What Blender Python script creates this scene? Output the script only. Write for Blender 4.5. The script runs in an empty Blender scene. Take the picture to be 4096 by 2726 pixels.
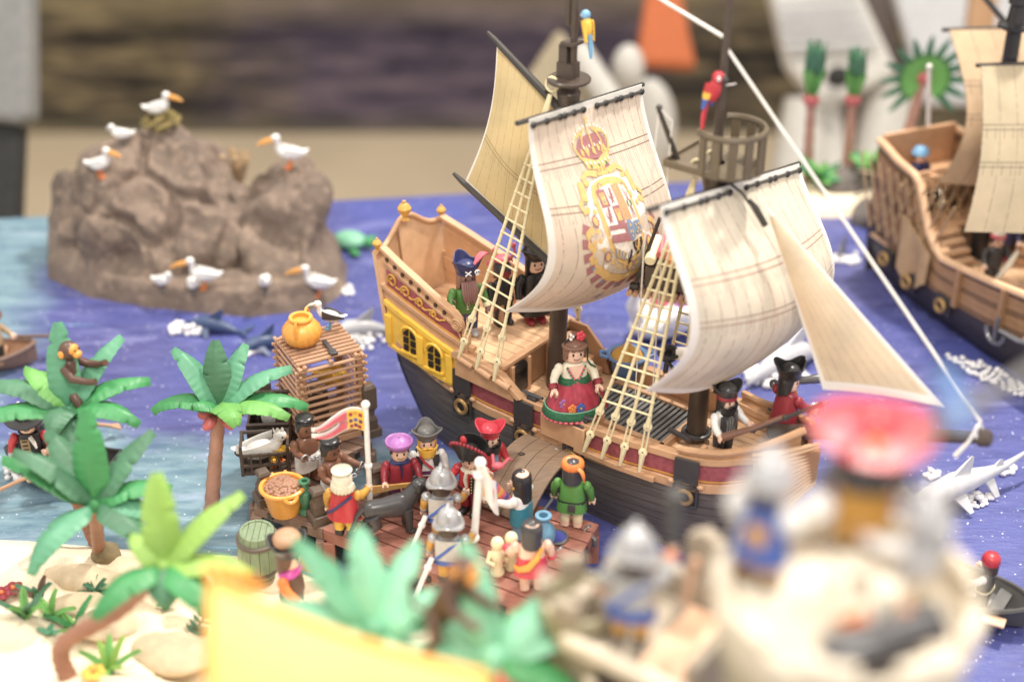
import bpy, math, random
from mathutils import Vector as V, Matrix, noise
R = math.radians
PI = math.pi
random.seed(11)
S = bpy.context.scene
C = S.collection

# ------------------------------------------------------------------ camera, air, lamps, exposure
# one unit is 10 cm; water is z = 0; the camera stands over the near edge of the table
CAM_H, PITCH, FPX = 7.0, R(30), 5689.0
cam = bpy.data.cameras.new('camera')
cam.sensor_width = 36.0
cam.lens = 50.0
cam.clip_start = 0.05
cam.clip_end = 400
cam.dof.use_dof = True
cam.dof.focus_distance = 11.15
cam.dof.aperture_fstop = 0.255
cam_o = bpy.data.objects.new('camera', cam)
cam_o.location = (0, 0, CAM_H)
cam_o.rotation_euler = (PI / 2 - PITCH, 0, 0)
C.objects.link(cam_o)
S.camera = cam_o
S.view_settings.view_transform = 'Standard'
S.view_settings.look = 'None'
S.view_settings.exposure = 0.16
S.view_settings.gamma = 1.0
S.cycles.max_bounces = 6
S.cycles.use_denoising = True

w = bpy.data.worlds.new('World')
S.world = w
w.use_nodes = True
bg = w.node_tree.nodes['Background']
bg.inputs[0].default_value = (1.0, 0.95, 0.90, 1)
bg.inputs[1].default_value = 1.0


def lamp(name, loc, aim, size, power, col=(1, 0.93, 0.84)):
    d = bpy.data.lights.new(name, 'AREA')
    d.shape = 'DISK'
    d.size = size
    d.energy = power
    d.color = col
    o = bpy.data.objects.new(name, d)
    o.location = loc
    o.rotation_euler = (V(aim) - V(loc)).to_track_quat('-Z', 'Y').to_euler()
    C.objects.link(o)


# ceiling spots of the hall and an added front fill: the strongest behind and to the right of the ship
lamp('ceiling_and_fill_lamp', (7, 17, 21), (0.5, 10, 0), 1.6, 5200)
lamp('ceiling_and_fill_lamp', (-7, 9, 21), (-1, 9, 0), 2.2, 1700)
lamp('ceiling_and_fill_lamp', (1.5, 1.0, 12), (0.5, 6, 1), 2.4, 850)  # front fill, added low over the camera to brighten the foreground


# ------------------------------------------------------------------ helpers
def at(u, v, z=0.0):
    """the point at height z that the photograph shows at pixel (u, v) of its 4096 x 2726"""
    x, y = (u - 2048) / FPX, -(v - 1363) / FPX
    c, s = math.cos(PITCH), math.sin(PITCH)
    d = V((x, c + y * s, -s + y * c))
    return V((0, 0, CAM_H)) + d * ((z - CAM_H) / d.z)


def deep(u, v, zc):
    """the same at a distance zc from the camera"""
    x, y = (u - 2048) / FPX, -(v - 1363) / FPX
    c, s = math.cos(PITCH), math.sin(PITCH)
    return V((0, 0, CAM_H)) + V((x, c + y * s, -s + y * c)) * zc


def lin(c):
    return tuple((x / 255 / 12.92) if x / 255 < .04045 else ((x / 255 + .055) / 1.055) ** 2.4 for x in c)


MATS = {}


def nd(nt, t, **kw):
    n = nt.nodes.new(t)
    for k, val in kw.items():
        if k.startswith('i_'):
            n.inputs[k[2:].replace('_', ' ')].default_value = val
        else:
            setattr(n, k, val)
    return n


def mth(nt, op, a, b=None, c=None, clamp=False):
    n = nt.nodes.new('ShaderNodeMath')
    n.operation = op
    n.use_clamp = clamp
    for i, x in enumerate((a, b, c)):
        if x is None:
            continue
        if isinstance(x, (int, float)):
            n.inputs[i].default_value = x
        else:
            nt.links.new(x, n.inputs[i])
    return n.outputs[0]


def mix(nt, f, a, b):
    n = nt.nodes.new('ShaderNodeMix')
    n.data_type = 'RGBA'
    for i, x in ((0, f), (6, a), (7, b)):
        if hasattr(x, 'links'):
            nt.links.new(x, n.inputs[i])
        else:
            n.inputs[i].default_value = x if i == 0 else (*x[:3], 1)
    return n.outputs[2]


def noi(nt, vec, scale, detail=4, rough=.55):
    n = nd(nt, 'ShaderNodeTexNoise')
    n.inputs['Scale'].default_value = scale
    n.inputs['Detail'].default_value = detail
    n.inputs['Roughness'].default_value = rough
    nt.links.new(vec, n.inputs['Vector'])
    return n.outputs['Fac']


def base(name):
    m = bpy.data.materials.new(name)
    m.use_nodes = True
    nt = m.node_tree
    return m, nt, nt.nodes['Principled BSDF']


def ramp01(nt, f, lo, hi):
    n = nd(nt, 'ShaderNodeMapRange')
    nt.links.new(f, n.inputs[0])
    n.inputs[1].default_value = lo
    n.inputs[2].default_value = hi
    return n.outputs[0]


def plast(name, rgb, rough=.35, vary=.10, scale=9, bump=.0, bscale=60, metal=0, coat=0, sss=0, stretch=None, trans=0):
    """moulded plastic, wood or cloth: slightly mottled colour, fine relief"""
    m, nt, b = base(name)
    lum = sum(lin(rgb)) / 3
    k = tuple(x * .9 + lum * .1 + .010 for x in lin(rgb))  # greyed and lifted: lens haze put into the colour
    tc = nd(nt, 'ShaderNodeTexCoord').outputs['Object']
    if stretch:
        mp = nd(nt, 'ShaderNodeMapping')
        mp.inputs['Scale'].default_value = stretch
        nt.links.new(tc, mp.inputs[0])
        tc = mp.outputs[0]
    n = ramp01(nt, noi(nt, tc, scale), .3, .7)
    lo = tuple(max(0, x * (1 - vary)) for x in k)
    hi = tuple(min(1, x * (1 + vary) + .004) for x in k)
    nt.links.new(mix(nt, n, lo, hi), b.inputs['Base Color'])
    b.inputs['Roughness'].default_value = rough
    b.inputs['Metallic'].default_value = metal
    b.inputs['Coat Weight'].default_value = coat
    if sss:
        b.inputs['Subsurface Weight'].default_value = sss
        b.inputs['Subsurface Radius'].default_value = (.05, .03, .02)
        b.inputs['Subsurface Scale'].default_value = .4
    if bump:
        bp = nd(nt, 'ShaderNodeBump')
        bp.inputs['Strength'].default_value = bump
        bp.inputs['Distance'].default_value = .01
        nt.links.new(noi(nt, tc, bscale, 5), bp.inputs['Height'])
        nt.links.new(bp.outputs[0], b.inputs['Normal'])
    if trans:
        t = nd(nt, 'ShaderNodeBsdfTranslucent')
        t.inputs[0].default_value = (*k, 1)
        mx = nd(nt, 'ShaderNodeMixShader')
        mx.inputs[0].default_value = trans
        nt.links.new(b.outputs[0], mx.inputs[1])
        nt.links.new(t.outputs[0], mx.inputs[2])
        nt.links.new(mx.outputs[0], nt.nodes['Material Output'].inputs[0])
    return m


PAL = dict(
    skin=((238, 196, 170), dict(rough=.38, sss=.1)), dark_skin=((128, 84, 60), dict(rough=.28)),
    red=((190, 30, 45), dict(rough=.3)), crimson=((150, 25, 45), dict(rough=.35)), pink_red=((215, 50, 72), dict(rough=.3)),
    rose=((214, 92, 108), dict(rough=.4)), purple=((98, 42, 92), dict(rough=.38)), lilac=((163, 98, 170), dict(rough=.4)),
    navy=((38, 46, 98), dict(rough=.35)), blue=((52, 88, 168), dict(rough=.35)), sky_blue=((110, 165, 205), dict(rough=.35)),
    teal=((28, 128, 150), dict(rough=.35)), dusty_blue=((105, 150, 180), dict(rough=.4)),
    green=((82, 142, 58), dict(rough=.35)), olive_green=((70, 120, 45), dict(rough=.4)), bottle=((62, 122, 88), dict(rough=.2)),
    white=((232, 230, 226), dict(rough=.4)), ivory=((226, 218, 196), dict(rough=.45)), cream=((236, 224, 180), dict(rough=.45)),
    yellow=((238, 188, 45), dict(rough=.35)), mustard=((205, 150, 45), dict(rough=.35)), orange=((235, 125, 35), dict(rough=.35)),
    amber=((232, 158, 45), dict(rough=.32)), blond=((240, 185, 50), dict(rough=.4)), gold=((196, 148, 72), dict(rough=.35)),
    brass=((176, 140, 80), dict(rough=.32, metal=.5)), silver=((178, 178, 180), dict(rough=.28, metal=.35)),
    steel=((120, 120, 122), dict(rough=.3, metal=.5)), chain=((170, 168, 170), dict(rough=.3, metal=.5)),
    black=((30, 28, 30), dict(rough=.28)), charcoal=((62, 60, 62), dict(rough=.28)), grey=((104, 102, 100), dict(rough=.35)),
    pale_grey=((176, 176, 178), dict(rough=.35)), dark_grey=((70, 68, 68), dict(rough=.45)),
    brown=((98, 66, 46), dict(rough=.45)), dark_brown=((66, 50, 40), dict(rough=.45)), hair_brown=((128, 90, 72), dict(rough=.35)),
    tan=((196, 150, 108), dict(rough=.42, bump=.08)), tan_light=((212, 170, 128), dict(rough=.45, bump=.1)),
    tan_dark=((158, 114, 76), dict(rough=.5, bump=.15)), straw=((176, 148, 110), dict(rough=.6)),
    rope=((222, 208, 164), dict(rough=.42)), cord=((228, 222, 214), dict(rough=.7, bump=.3, bscale=200)),
    hull=((94, 86, 82), dict(rough=.5, vary=.22, scale=5, stretch=(.6, 1, 5), bump=.25, bscale=14)),
    hull_black=((50, 47, 50), dict(rough=.45, bump=.12)), panel_red=((150, 66, 76), dict(rough=.5, vary=.28, scale=22, bump=.15)),
    gallery=((244, 196, 40), dict(rough=.35, bump=.06)), mast=((70, 56, 46), dict(rough=.35, bump=.06)),
    nest=((98, 84, 62), dict(rough=.35, bump=.06)), spar=((52, 48, 42), dict(rough=.32)),
    dock_red=((150, 92, 74), dict(rough=.5, vary=.16, scale=7, stretch=(1, 4, 1), bump=.15, bscale=22)),
    dock_brown=((126, 98, 82), dict(rough=.5, vary=.16, scale=7, stretch=(1, 4, 1), bump=.15, bscale=22)),
    post=((92, 76, 64), dict(rough=.5, bump=.12)), gang=((142, 116, 92), dict(rough=.55, vary=.18, scale=8, stretch=(1, 7, 1), bump=.3, bscale=18)),
    twig=((184, 140, 106), dict(rough=.5, bump=.12)), crate_wood=((72, 56, 46), dict(rough=.45, bump=.15)),
    leaf=((60, 150, 84), dict(rough=.42, vary=.16, scale=4, trans=.15, bump=.06)), leaf_teal=((88, 160, 122), dict(rough=.45, vary=.14, scale=4, trans=.12, bump=.06)),
    leaf_mint=((126, 196, 160), dict(rough=.45, vary=.14, scale=4, trans=.12)), leaf_lime=((152, 196, 84), dict(rough=.45, vary=.16, scale=4, trans=.15)),
    leaf_dark=((64, 118, 84), dict(rough=.5, vary=.2, scale=4)), leaf_bright=((112, 180, 84), dict(rough=.45, vary=.16, scale=4, trans=.15)),
    trunk=((150, 100, 74), dict(rough=.5, vary=.15, scale=8, bump=.25, bscale=25)), trunk_pink=((178, 130, 110), dict(rough=.5, vary=.15, scale=8, bump=.25, bscale=25)),
    coconut=((196, 92, 92), dict(rough=.4)), monkey=((88, 58, 44), dict(rough=.35)), monkey_face=((226, 150, 48), dict(rough=.4)),
    bird=((232, 230, 226), dict(rough=.5, bump=.1)), beak=((226, 158, 60), dict(rough=.4)),
    shark=((196, 196, 200), dict(rough=.35)), fish=((50, 72, 112), dict(rough=.35)), bead=((238, 236, 236), dict(rough=.3)),
    barrel=((124, 142, 108), dict(rough=.5, vary=.15, scale=6, stretch=(4, 4, 1), bump=.25, bscale=14)),
    hoop=((92, 78, 70), dict(rough=.5)), stone=((158, 145, 126), dict(rough=.75, vary=.12, bump=.2)), stone_white=((214, 202, 180), dict(rough=.7, vary=.06, bump=.15)),
    stone_green=((164, 156, 128), dict(rough=.75, vary=.1, bump=.2)), castle_wood=((226, 180, 144), dict(rough=.6, vary=.15)),
    glitter_green=((20, 96, 58), dict(rough=.28, vary=.9, scale=110, metal=.35, bump=.5, bscale=160)),
    glitter_red=((140, 30, 44), dict(rough=.28, vary=.8, scale=110, metal=.35, bump=.5, bscale=160)),
    skirt=((176, 44, 70), dict(rough=.4, vary=.25, scale=20, stretch=(1, 1, .12), bump=.1)), peanut=((158, 112, 84), dict(rough=.5)),
    plate_blue=((70, 78, 168), dict(rough=.25)), jar_blue=((98, 150, 180), dict(rough=.35)), tentacle=((138, 98, 92), dict(rough=.35)),
    tub=((86, 126, 178), dict(rough=.4)), magenta=((205, 60, 160), dict(rough=.4)),
    tent=((252, 224, 122), dict(rough=.7, vary=.08, scale=1.4, trans=.25)), tent_edge=((248, 180, 76), dict(rough=.7, vary=.1, trans=.2)),
    ship_tan=((156, 116, 74), dict(rough=.45, bump=.1)), ship_brown=((116, 84, 48), dict(rough=.5)), ship_hull=((46, 38, 42), dict(rough=.5)),
    netting=((168, 136, 96), dict(rough=.6)), chair=((186, 182, 174), dict(rough=.5)), board_tan=((150, 136, 108), dict(rough=.7)),
    cloth_orange=((186, 92, 34), dict(rough=.8)), cloth_grey=((120, 120, 118), dict(rough=.85)), cloth_black=((26, 26, 26), dict(rough=.85)),
    rock_grey=((104, 96, 90), dict(rough=.8, vary=.2, bump=.4, bscale=8)), nest_moss=((132, 116, 62), dict(rough=.9, vary=.3)),
)


def mt(n):
    if n not in MATS:
        c, kw = PAL[n]
        MATS[n] = plast(n, c, **kw)
    return MATS[n]


class MB:
    """collects vertices and faces for one mesh object"""

    def __init__(s, m='white', T=None):
        s.v, s.f, s.mi, s.ms, s.uv = [], [], [], [], {}
        s.T = T
        s.use(m)

    def use(s, m):
        if m not in s.ms:
            s.ms.append(m)
        s.c = s.ms.index(m)
        return s

    def add(s, vs, fs, M=None):
        o = len(s.v)
        for p in vs:
            p = V(p)
            if M is not None:
                p = M @ p
            if s.T is not None:
                p = s.T @ p
            s.v.append(p)
        for f in fs:
            s.f.append([i + o for i in f])
            s.mi.append(s.c)
        return o

    def box(s, c, d, M=None, taper=1.0, rz=0):
        x, y, z = d[0] / 2, d[1] / 2, d[2] / 2
        vs = []
        for k, q in ((-1, 1), (1, taper)):
            for a, b in ((-1, -1), (1, -1), (1, 1), (-1, 1)):
                p = V((a * x * q, b * y * q, k * z))
                if rz:
                    p = Matrix.Rotation(rz, 3, 'Z') @ p
                vs.append(p + V(c))
        s.add(vs, [(3, 2, 1, 0), (4, 5, 6, 7), (0, 1, 5, 4), (1, 2, 6, 5), (2, 3, 7, 6), (3, 0, 4, 7)], M)
        return s

    def loft(s, rings, cap=True, M=None, close=True):
        n = len(rings[0])
        vs = [p for r in rings for p in r]
        fs = []
        for i in range(len(rings) - 1):
            for j in range(n if close else n - 1):
                k = (j + 1) % n
                fs.append((i * n + j, i * n + k, (i + 1) * n + k, (i + 1) * n + j))
        if cap:
            fs.append(tuple(range(n))[::-1])
            fs.append(tuple((len(rings) - 1) * n + j for j in range(n)))
        s.add(vs, fs, M)
        return s

    def tube(s, pts, r, n=8, cap=True, M=None, flat=1.0):
        pts = [V(p) for p in pts]
        rs = r if isinstance(r, (list, tuple)) else [r] * len(pts)
        t0 = (pts[1] - pts[0]).normalized()
        up = V((0, 0, 1)) if abs(t0.z) < .9 else V((1, 0, 0))
        a = t0.cross(up).normalized()
        rings = []
        for i, p in enumerate(pts):
            t = (pts[min(i + 1, len(pts) - 1)] - pts[max(i - 1, 0)]).normalized()
            a = (a - t * a.dot(t)).normalized()
            b = t.cross(a)
            rings.append([p + (a * math.cos(2 * PI * j / n) + b * math.sin(2 * PI * j / n) * flat) * rs[i] for j in range(n)])
        return s.loft(rings, cap, M)

    def lathe(s, prof, n=18, M=None, c=(0, 0, 0), sx=1, sy=1):
        return s.loft([[(c[0] + math.cos(2 * PI * j / n) * r * sx, c[1] + math.sin(2 * PI * j / n) * r * sy, c[2] + z) for j in range(n)] for r, z in prof], True, M)

    def ball(s, c, r, n=12, m=8, M=None, rot=None):
        if isinstance(r, (int, float)):
            r = (r, r, r)
        rings = []
        for i in range(m + 1):
            a = PI * i / m
            q = max(math.sin(a), .02)
            ring = []
            for j in range(n):
                p = V((math.cos(2 * PI * j / n) * q * r[0], math.sin(2 * PI * j / n) * q * r[1], -math.cos(a) * r[2]))
                if rot is not None:
                    p = rot @ p
                ring.append(p + V(c))
            rings.append(ring)
        return s.loft(rings, True, M)

    def torus(s, c, R_, r, n=20, m=8, M=None, a0=0, a1=2 * PI, sq=1.0):
        full = abs(a1 - a0 - 2 * PI) < 1e-6
        k = n if full else n + 1
        rings = []
        for i in range(k):
            a = a0 + (a1 - a0) * i / n
            rings.append([V(c) + V((math.cos(a) * (R_ + r * math.cos(2 * PI * j / m)), math.sin(a) * (R_ + r * math.cos(2 * PI * j / m)), sq * r * math.sin(2 * PI * j / m))) for j in range(m)])
        if full:
            rings.append(rings[0])
        return s.loft(rings, not full, M)

    def sheet(s, fn, nu, nv, th=0.0, M=None, uv=False):
        """a grid fn(u, v), u and v from 0 to 1; th gives it thickness"""
        P = [[V(fn(i / nu, j / nv)) for i in range(nu + 1)] for j in range(nv + 1)]
        W = nu + 1

        def nrm(i, j):
            a = P[j][min(i + 1, nu)] - P[j][max(i - 1, 0)]
            b = P[min(j + 1, nv)][i] - P[max(j - 1, 0)][i]
            c = a.cross(b)
            return c.normalized() if c.length > 1e-9 else V((0, 0, 1))
        vs = [P[j][i] for j in range(nv + 1) for i in range(W)]
        fs = [(j * W + i, j * W + i + 1, (j + 1) * W + i + 1, (j + 1) * W + i) for j in range(nv) for i in range(nu)]
        uvs = [(i / nu, j / nv) for j in range(nv + 1) for i in range(W)]
        if th:
            o = len(vs)
            vs += [P[j][i] - nrm(i, j) * th for j in range(nv + 1) for i in range(W)]
            fs += [tuple(o + k for k in f[::-1]) for f in fs]
            uvs += uvs
            rim = [i for i in range(W)] + [j * W + nu for j in range(1, nv + 1)] + [nv * W + i for i in range(nu - 1, -1, -1)] + [j * W for j in range(nv - 1, 0, -1)]
            for a, b in zip(rim, rim[1:] + rim[:1]):
                fs.append((b, a, o + a, o + b))
        k = s.add(vs, fs, M)
        if uv:
            for i, q in enumerate(uvs):
                s.uv[k + i] = q
        return s

    def prism(s, poly, h, M=None):
        n = len(poly)
        vs = [(x, y, 0) for x, y in poly] + [(x, y, h) for x, y in poly]
        fs = [tuple(range(n))[::-1], tuple(range(n, 2 * n))] + [(i, (i + 1) % n, n + (i + 1) % n, n + i) for i in range(n)]
        s.add(vs, fs, M)
        return s

    def build(s, name, parent=None, smooth=40, bevel=0, label=None, loc=None, rz=0):
        me = bpy.data.meshes.new(name)
        me.from_pydata([tuple(p) for p in s.v], [], s.f)
        for m in s.ms:
            me.materials.append(m if not isinstance(m, str) else mt(m))
        me.polygons.foreach_set('material_index', s.mi)
        if smooth:
            me.polygons.foreach_set('use_smooth', [True] * len(s.f))
            me.set_sharp_from_angle(angle=R(smooth))
        if s.uv:
            l = me.uv_layers.new(name='UVMap')
            for lp in me.loops:
                l.data[lp.index].uv = s.uv.get(lp.vertex_index, (0, 0))
        me.validate()
        o = bpy.data.objects.new(name, me)
        C.objects.link(o)
        if parent:
            o.parent = parent
        if loc is not None:
            o.location = loc
        if rz:
            o.rotation_euler.z = rz
        if bevel:
            b = o.modifiers.new('edge', 'BEVEL')
            b.width = bevel
            b.segments = 2
            b.limit_method = 'ANGLE'
        if label:
            o['label'] = label
        return o


def tag(o, label, cat, group=None):
    o['label'] = label
    o['category'] = cat
    if group:
        o['group'] = group
    return o


def struct(o, kind='structure'):
    o['kind'] = kind
    return o


def thing(name, label, cat, loc=(0, 0, 0), rz=0, group=None, scale=1.0, tilt=(0, 0)):
    o = bpy.data.objects.new(name, None)
    o.empty_display_size = .1
    o.location = loc
    o.rotation_euler = (tilt[0], tilt[1], rz)
    o.scale = (scale,) * 3
    C.objects.link(o)
    return tag(o, label, cat, group)


def dup(o, loc, rz=None, label=None, scale=None):
    """a thing with copies of its parts and sub-parts; meshes shared"""
    def rec(x, par):
        c = x.copy()
        C.objects.link(c)
        if par is not None:
            c.parent = par
        for ch in list(x.children):
            rec(ch, c)
        return c
    c = rec(o, None)
    c.location = loc
    if rz is not None:
        c.rotation_euler.z = rz
    if label:
        c['label'] = label
    if scale:
        c.scale = (scale,) * 3
    return c


def share(o, parent, loc, rot=None, scale=None):
    """one more piece like o under the same or another parent"""
    c = o.copy()
    C.objects.link(c)
    c.parent = parent
    c.location = loc
    if rot is not None:
        c.rotation_euler = rot
    if scale is not None:
        c.scale = scale
    return c


def lerp(a, b, t):
    return a + (b - a) * t


def interp(tab, x):
    if x <= tab[0][0]:
        return tab[0][1]
    for (a, p), (b, q) in zip(tab, tab[1:]):
        if x <= b:
            t = (x - a) / (b - a)
            t = t * t * (3 - 2 * t) * .4 + t * .6
            return p + (q - p) * t
    return tab[-1][1]


def frame(p, d, up=(0, 0, 1)):
    """matrix at p whose z axis points along d"""
    z = V(d).normalized()
    x = V(up).cross(z)
    if x.length < 1e-4:
        x = V((1, 0, 0)).cross(z)
    x.normalize()
    y = z.cross(x)
    return Matrix(((x.x, y.x, z.x, p[0]), (x.y, y.y, z.y, p[1]), (x.z, y.z, z.z, p[2]), (0, 0, 0, 1)))


# ------------------------------------------------------------------ the setting
def atY(u, v, Y):
    a, b = deep(u, v, 1.0), deep(u, v, 2.0)
    t = (Y - a.y) / (b.y - a.y)
    return a + (b - a) * t


def fbm(x, y, z=0.0, o=4):
    return noise.fractal(V((x, y, z)), 1.0, 2.0, o)


def sm(x, a, b):
    t = min(1, max(0, (x - a) / (b - a)))
    return t * t * (3 - 2 * t)


def water_mat():
    m, nt, b = base('painted_water')
    tc = nd(nt, 'ShaderNodeTexCoord').outputs['Object']
    sep = nd(nt, 'ShaderNodeSeparateXYZ')
    nt.links.new(tc, sep.inputs[0])
    x, y = sep.outputs[0], sep.outputs[1]
    wob = mth(nt, 'MULTIPLY_ADD', noi(nt, tc, .9, 3), 1.6, -.8)
    yy = mth(nt, 'ADD', y, wob)
    near = mth(nt, 'SUBTRACT', 1, ramp01(nt, yy, 10.15, 10.55))
    left = mth(nt, 'SUBTRACT', 1, ramp01(nt, mth(nt, 'ADD', x, wob), -5.2, -4.6))
    right = mth(nt, 'SUBTRACT', 1, ramp01(nt, x, -.9, .3))
    teal = mth(nt, 'MULTIPLY', mth(nt, 'MAXIMUM', near, left), right)
    rot = nd(nt, 'ShaderNodeMapping')
    rot.inputs['Rotation'].default_value = (0, 0, R(-28))
    rot.inputs['Scale'].default_value = (.8, 3.4, 1)
    nt.links.new(tc, rot.inputs[0])
    st = rot.outputs[0]
    brush = ramp01(nt, noi(nt, st, 2.2, 6, .65), .3, .72)
    blue = mix(nt, brush, lin((58, 58, 106)), lin((98, 100, 154)))
    big = ramp01(nt, noi(nt, tc, .45, 3), .38, .66)
    blue = mix(nt, mth(nt, 'MULTIPLY', big, .6), blue, lin((70, 84, 160)))
    tl = mix(nt, brush, lin((78, 110, 130)), lin((140, 166, 176)))
    c = mix(nt, teal, blue, tl)
    # thin pale brush strokes
    r2 = nd(nt, 'ShaderNodeMapping')
    r2.inputs['Rotation'].default_value = (0, 0, R(-30))
    r2.inputs['Scale'].default_value = (.5, 9, 1)
    nt.links.new(tc, r2.inputs[0])
    stroke = ramp01(nt, noi(nt, r2.outputs[0], 1.3, 2), .70, .74)
    c = mix(nt, mth(nt, 'MULTIPLY', stroke, .55), c, lin((132, 190, 222)))
    patch = ramp01(nt, noi(nt, st, 1.1, 5), .57, .75)
    c = mix(nt, mth(nt, 'MULTIPLY', patch, .3), c, lin((176, 178, 220)))
    # white paint specks, denser in drifts
    vo = nd(nt, 'ShaderNodeTexVoronoi')
    vo.inputs['Scale'].default_value = 24
    nt.links.new(tc, vo.inputs['Vector'])
    dots = mth(nt, 'LESS_THAN', vo.outputs['Distance'], .17)
    keep = mth(nt, 'GREATER_THAN', mth(nt, 'ADD', noi(nt, tc, 17, 1), mth(nt, 'MULTIPLY', noi(nt, st, 1.6, 3), .5)), .84)
    fine = ramp01(nt, noi(nt, tc, 42, 2), .66, .72)
    keep2 = ramp01(nt, noi(nt, st, 2.5, 3), .46, .66)
    sp = mth(nt, 'MAXIMUM', mth(nt, 'MULTIPLY', dots, keep), mth(nt, 'MULTIPLY', mth(nt, 'MULTIPLY', fine, keep2), .65))
    c = mix(nt, sp, c, lin((228, 228, 240)))
    nt.links.new(c, b.inputs['Base Color'])
    b.inputs['Roughness'].default_value = .42
    bp = nd(nt, 'ShaderNodeBump')
    bp.inputs['Strength'].default_value = .5
    bp.inputs['Distance'].default_value = .02
    h = mth(nt, 'ADD', noi(nt, st, 5, 6, .7), mth(nt, 'MULTIPLY', noi(nt, tc, 40, 2), .3))
    nt.links.new(h, bp.inputs['Height'])
    nt.links.new(bp.outputs[0], b.inputs['Normal'])
    return m


def sand_mat():
    m, nt, b = base('sand')
    tc = nd(nt, 'ShaderNodeTexCoord').outputs['Object']
    a = mix(nt, ramp01(nt, noi(nt, tc, 1.7, 5), .3, .7), lin((226, 206, 174)), lin((246, 234, 210)))
    a = mix(nt, mth(nt, 'MULTIPLY', ramp01(nt, noi(nt, tc, 70, 3), .5, .75), .3), a, lin((170, 140, 104)))
    nt.links.new(a, b.inputs['Base Color'])
    b.inputs['Roughness'].default_value = .9
    bp = nd(nt, 'ShaderNodeBump')
    bp.inputs['Strength'].default_value = .55
    bp.inputs['Distance'].default_value = .03
    nt.links.new(mth(nt, 'ADD', noi(nt, tc, 4, 6, .6), mth(nt, 'MULTIPLY', noi(nt, tc, 60, 3), .15)), bp.inputs['Height'])
    nt.links.new(bp.outputs[0], b.inputs['Normal'])
    return m


def rock_mat():
    m, nt, b = base('rock_paint')
    tc = nd(nt, 'ShaderNodeTexCoord').outputs['Object']
    a = mix(nt, ramp01(nt, noi(nt, tc, 1.6, 5), .3, .7), lin((100, 87, 78)), lin((134, 117, 104)))
    a = mix(nt, mth(nt, 'MULTIPLY', ramp01(nt, noi(nt, tc, 9, 5), .5, .7), .5), a, lin((172, 150, 130)))
    nt.links.new(a, b.inputs['Base Color'])
    b.inputs['Roughness'].default_value = .85
    bp = nd(nt, 'ShaderNodeBump')
    bp.inputs['Strength'].default_value = .6
    bp.inputs['Distance'].default_value = .05
    nt.links.new(noi(nt, tc, 7, 7, .65), bp.inputs['Height'])
    nt.links.new(bp.outputs[0], b.inputs['Normal'])
    return m


def far_edge(x):
    return 15.72 + .13 * x


MATS['water'] = water_mat()
MATS['sand'] = sand_mat()
MATS['rock'] = rock_mat()

# water: one painted board with a thin edge
mb = MB('water')
xs = [-9, -6, -3, 0, 3, 6, 9]
vs = [(x, 2.0, 0) for x in xs] + [(x, far_edge(x), 0) for x in xs]
vs += [(x, y, -.25) for x, y, z in vs]
n = len(xs)
fs = []
for i in range(n - 1):
    fs += [(i, i + 1, n + i + 1, n + i), (n + i, n + i + 1, 3 * n + i + 1, 3 * n + i), (2 * n + i, 2 * n + i + 1, i + 1, i), (3 * n + i, 3 * n + i + 1, 2 * n + i + 1, 2 * n + i)]
fs += [(0, n, 3 * n, 2 * n), (n - 1, 3 * n - 1, 4 * n - 1, 2 * n - 1)]
mb.add(vs, fs)
struct(mb.build('water', smooth=0))

SHORE = [(-7, 9.25), (-4.1, 9.12), (-2.9, 8.98), (-2.0, 8.9), (-1.3, 8.55), (-.4, 8.15), (.3, 7.75), (.9, 7.0), (1.5, 5.9), (2.1, 4.6), (2.5, 2)]


def sand_h(x, y):
    d = interp(SHORE, x) - y
    if x > 1.2:
        d = min(d, (2.35 - x) * 2)
    z = -.03 + .16 * sm(d, 0, .5) + .46 * sm(d, .2, 3.0)
    k = sm(d, .1, .7)
    z += k * (.20 * fbm(x * .9, y * 1.1, 3) + .05 * fbm(x * 3, y * 3, 7))
    rg = 1 - abs(fbm(x * .7 + y * .5, y * .8, 12))
    return z + k * .24 * (rg - .72)


mb = MB('sand')
NX, NY = 150, 130
P = [[(lerp(-7, 2.45, i / NX), lerp(3.2, 9.6, j / NY)) for i in range(NX + 1)] for j in range(NY + 1)]
mb.add([(x, y, sand_h(x, y)) for r in P for x, y in r], [(j * (NX + 1) + i, j * (NX + 1) + i + 1, (j + 1) * (NX + 1) + i + 1, (j + 1) * (NX + 1) + i) for j in range(NY) for i in range(NX)])
struct(mb.build('beach', smooth=60))

# sandy far shore behind the second ship
mb = MB('sand')
NX, NY = 50, 24


def far_h(x, y):
    e = sm(x, 2.9, 3.3) * (1 - sm(x, 5.6, 6.2)) * sm(y, 14.85 + .1 * fbm(x, 2), 15.15) * (1 - sm(y, 16.0, 16.25))
    return -.12 + .28 * e + .05 * e * fbm(x * 2, y * 2)


P = [[(lerp(2.6, 8.6, i / NX), lerp(14.7, 16.3, j / NY)) for i in range(NX + 1)] for j in range(NY + 1)]
mb.add([(x, y, far_h(x, y)) for r in P for x, y in r], [(j * (NX + 1) + i, j * (NX + 1) + i + 1, (j + 1) * (NX + 1) + i + 1, (j + 1) * (NX + 1) + i) for j in range(NY) for i in range(NX)])
struct(mb.build('far_shore', smooth=60))

# hall floor and the dark backdrop wall
MATS['floor'] = plast('hall_floor', (204, 184, 152), rough=.6, vary=.06, scale=.3)
mb = MB('floor')
mb.add([(-60, -10, -9), (60, -10, -9), (60, 41, -9), (-60, 41, -9)], [(0, 1, 2, 3)])
struct(mb.build('floor', smooth=0))


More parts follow.
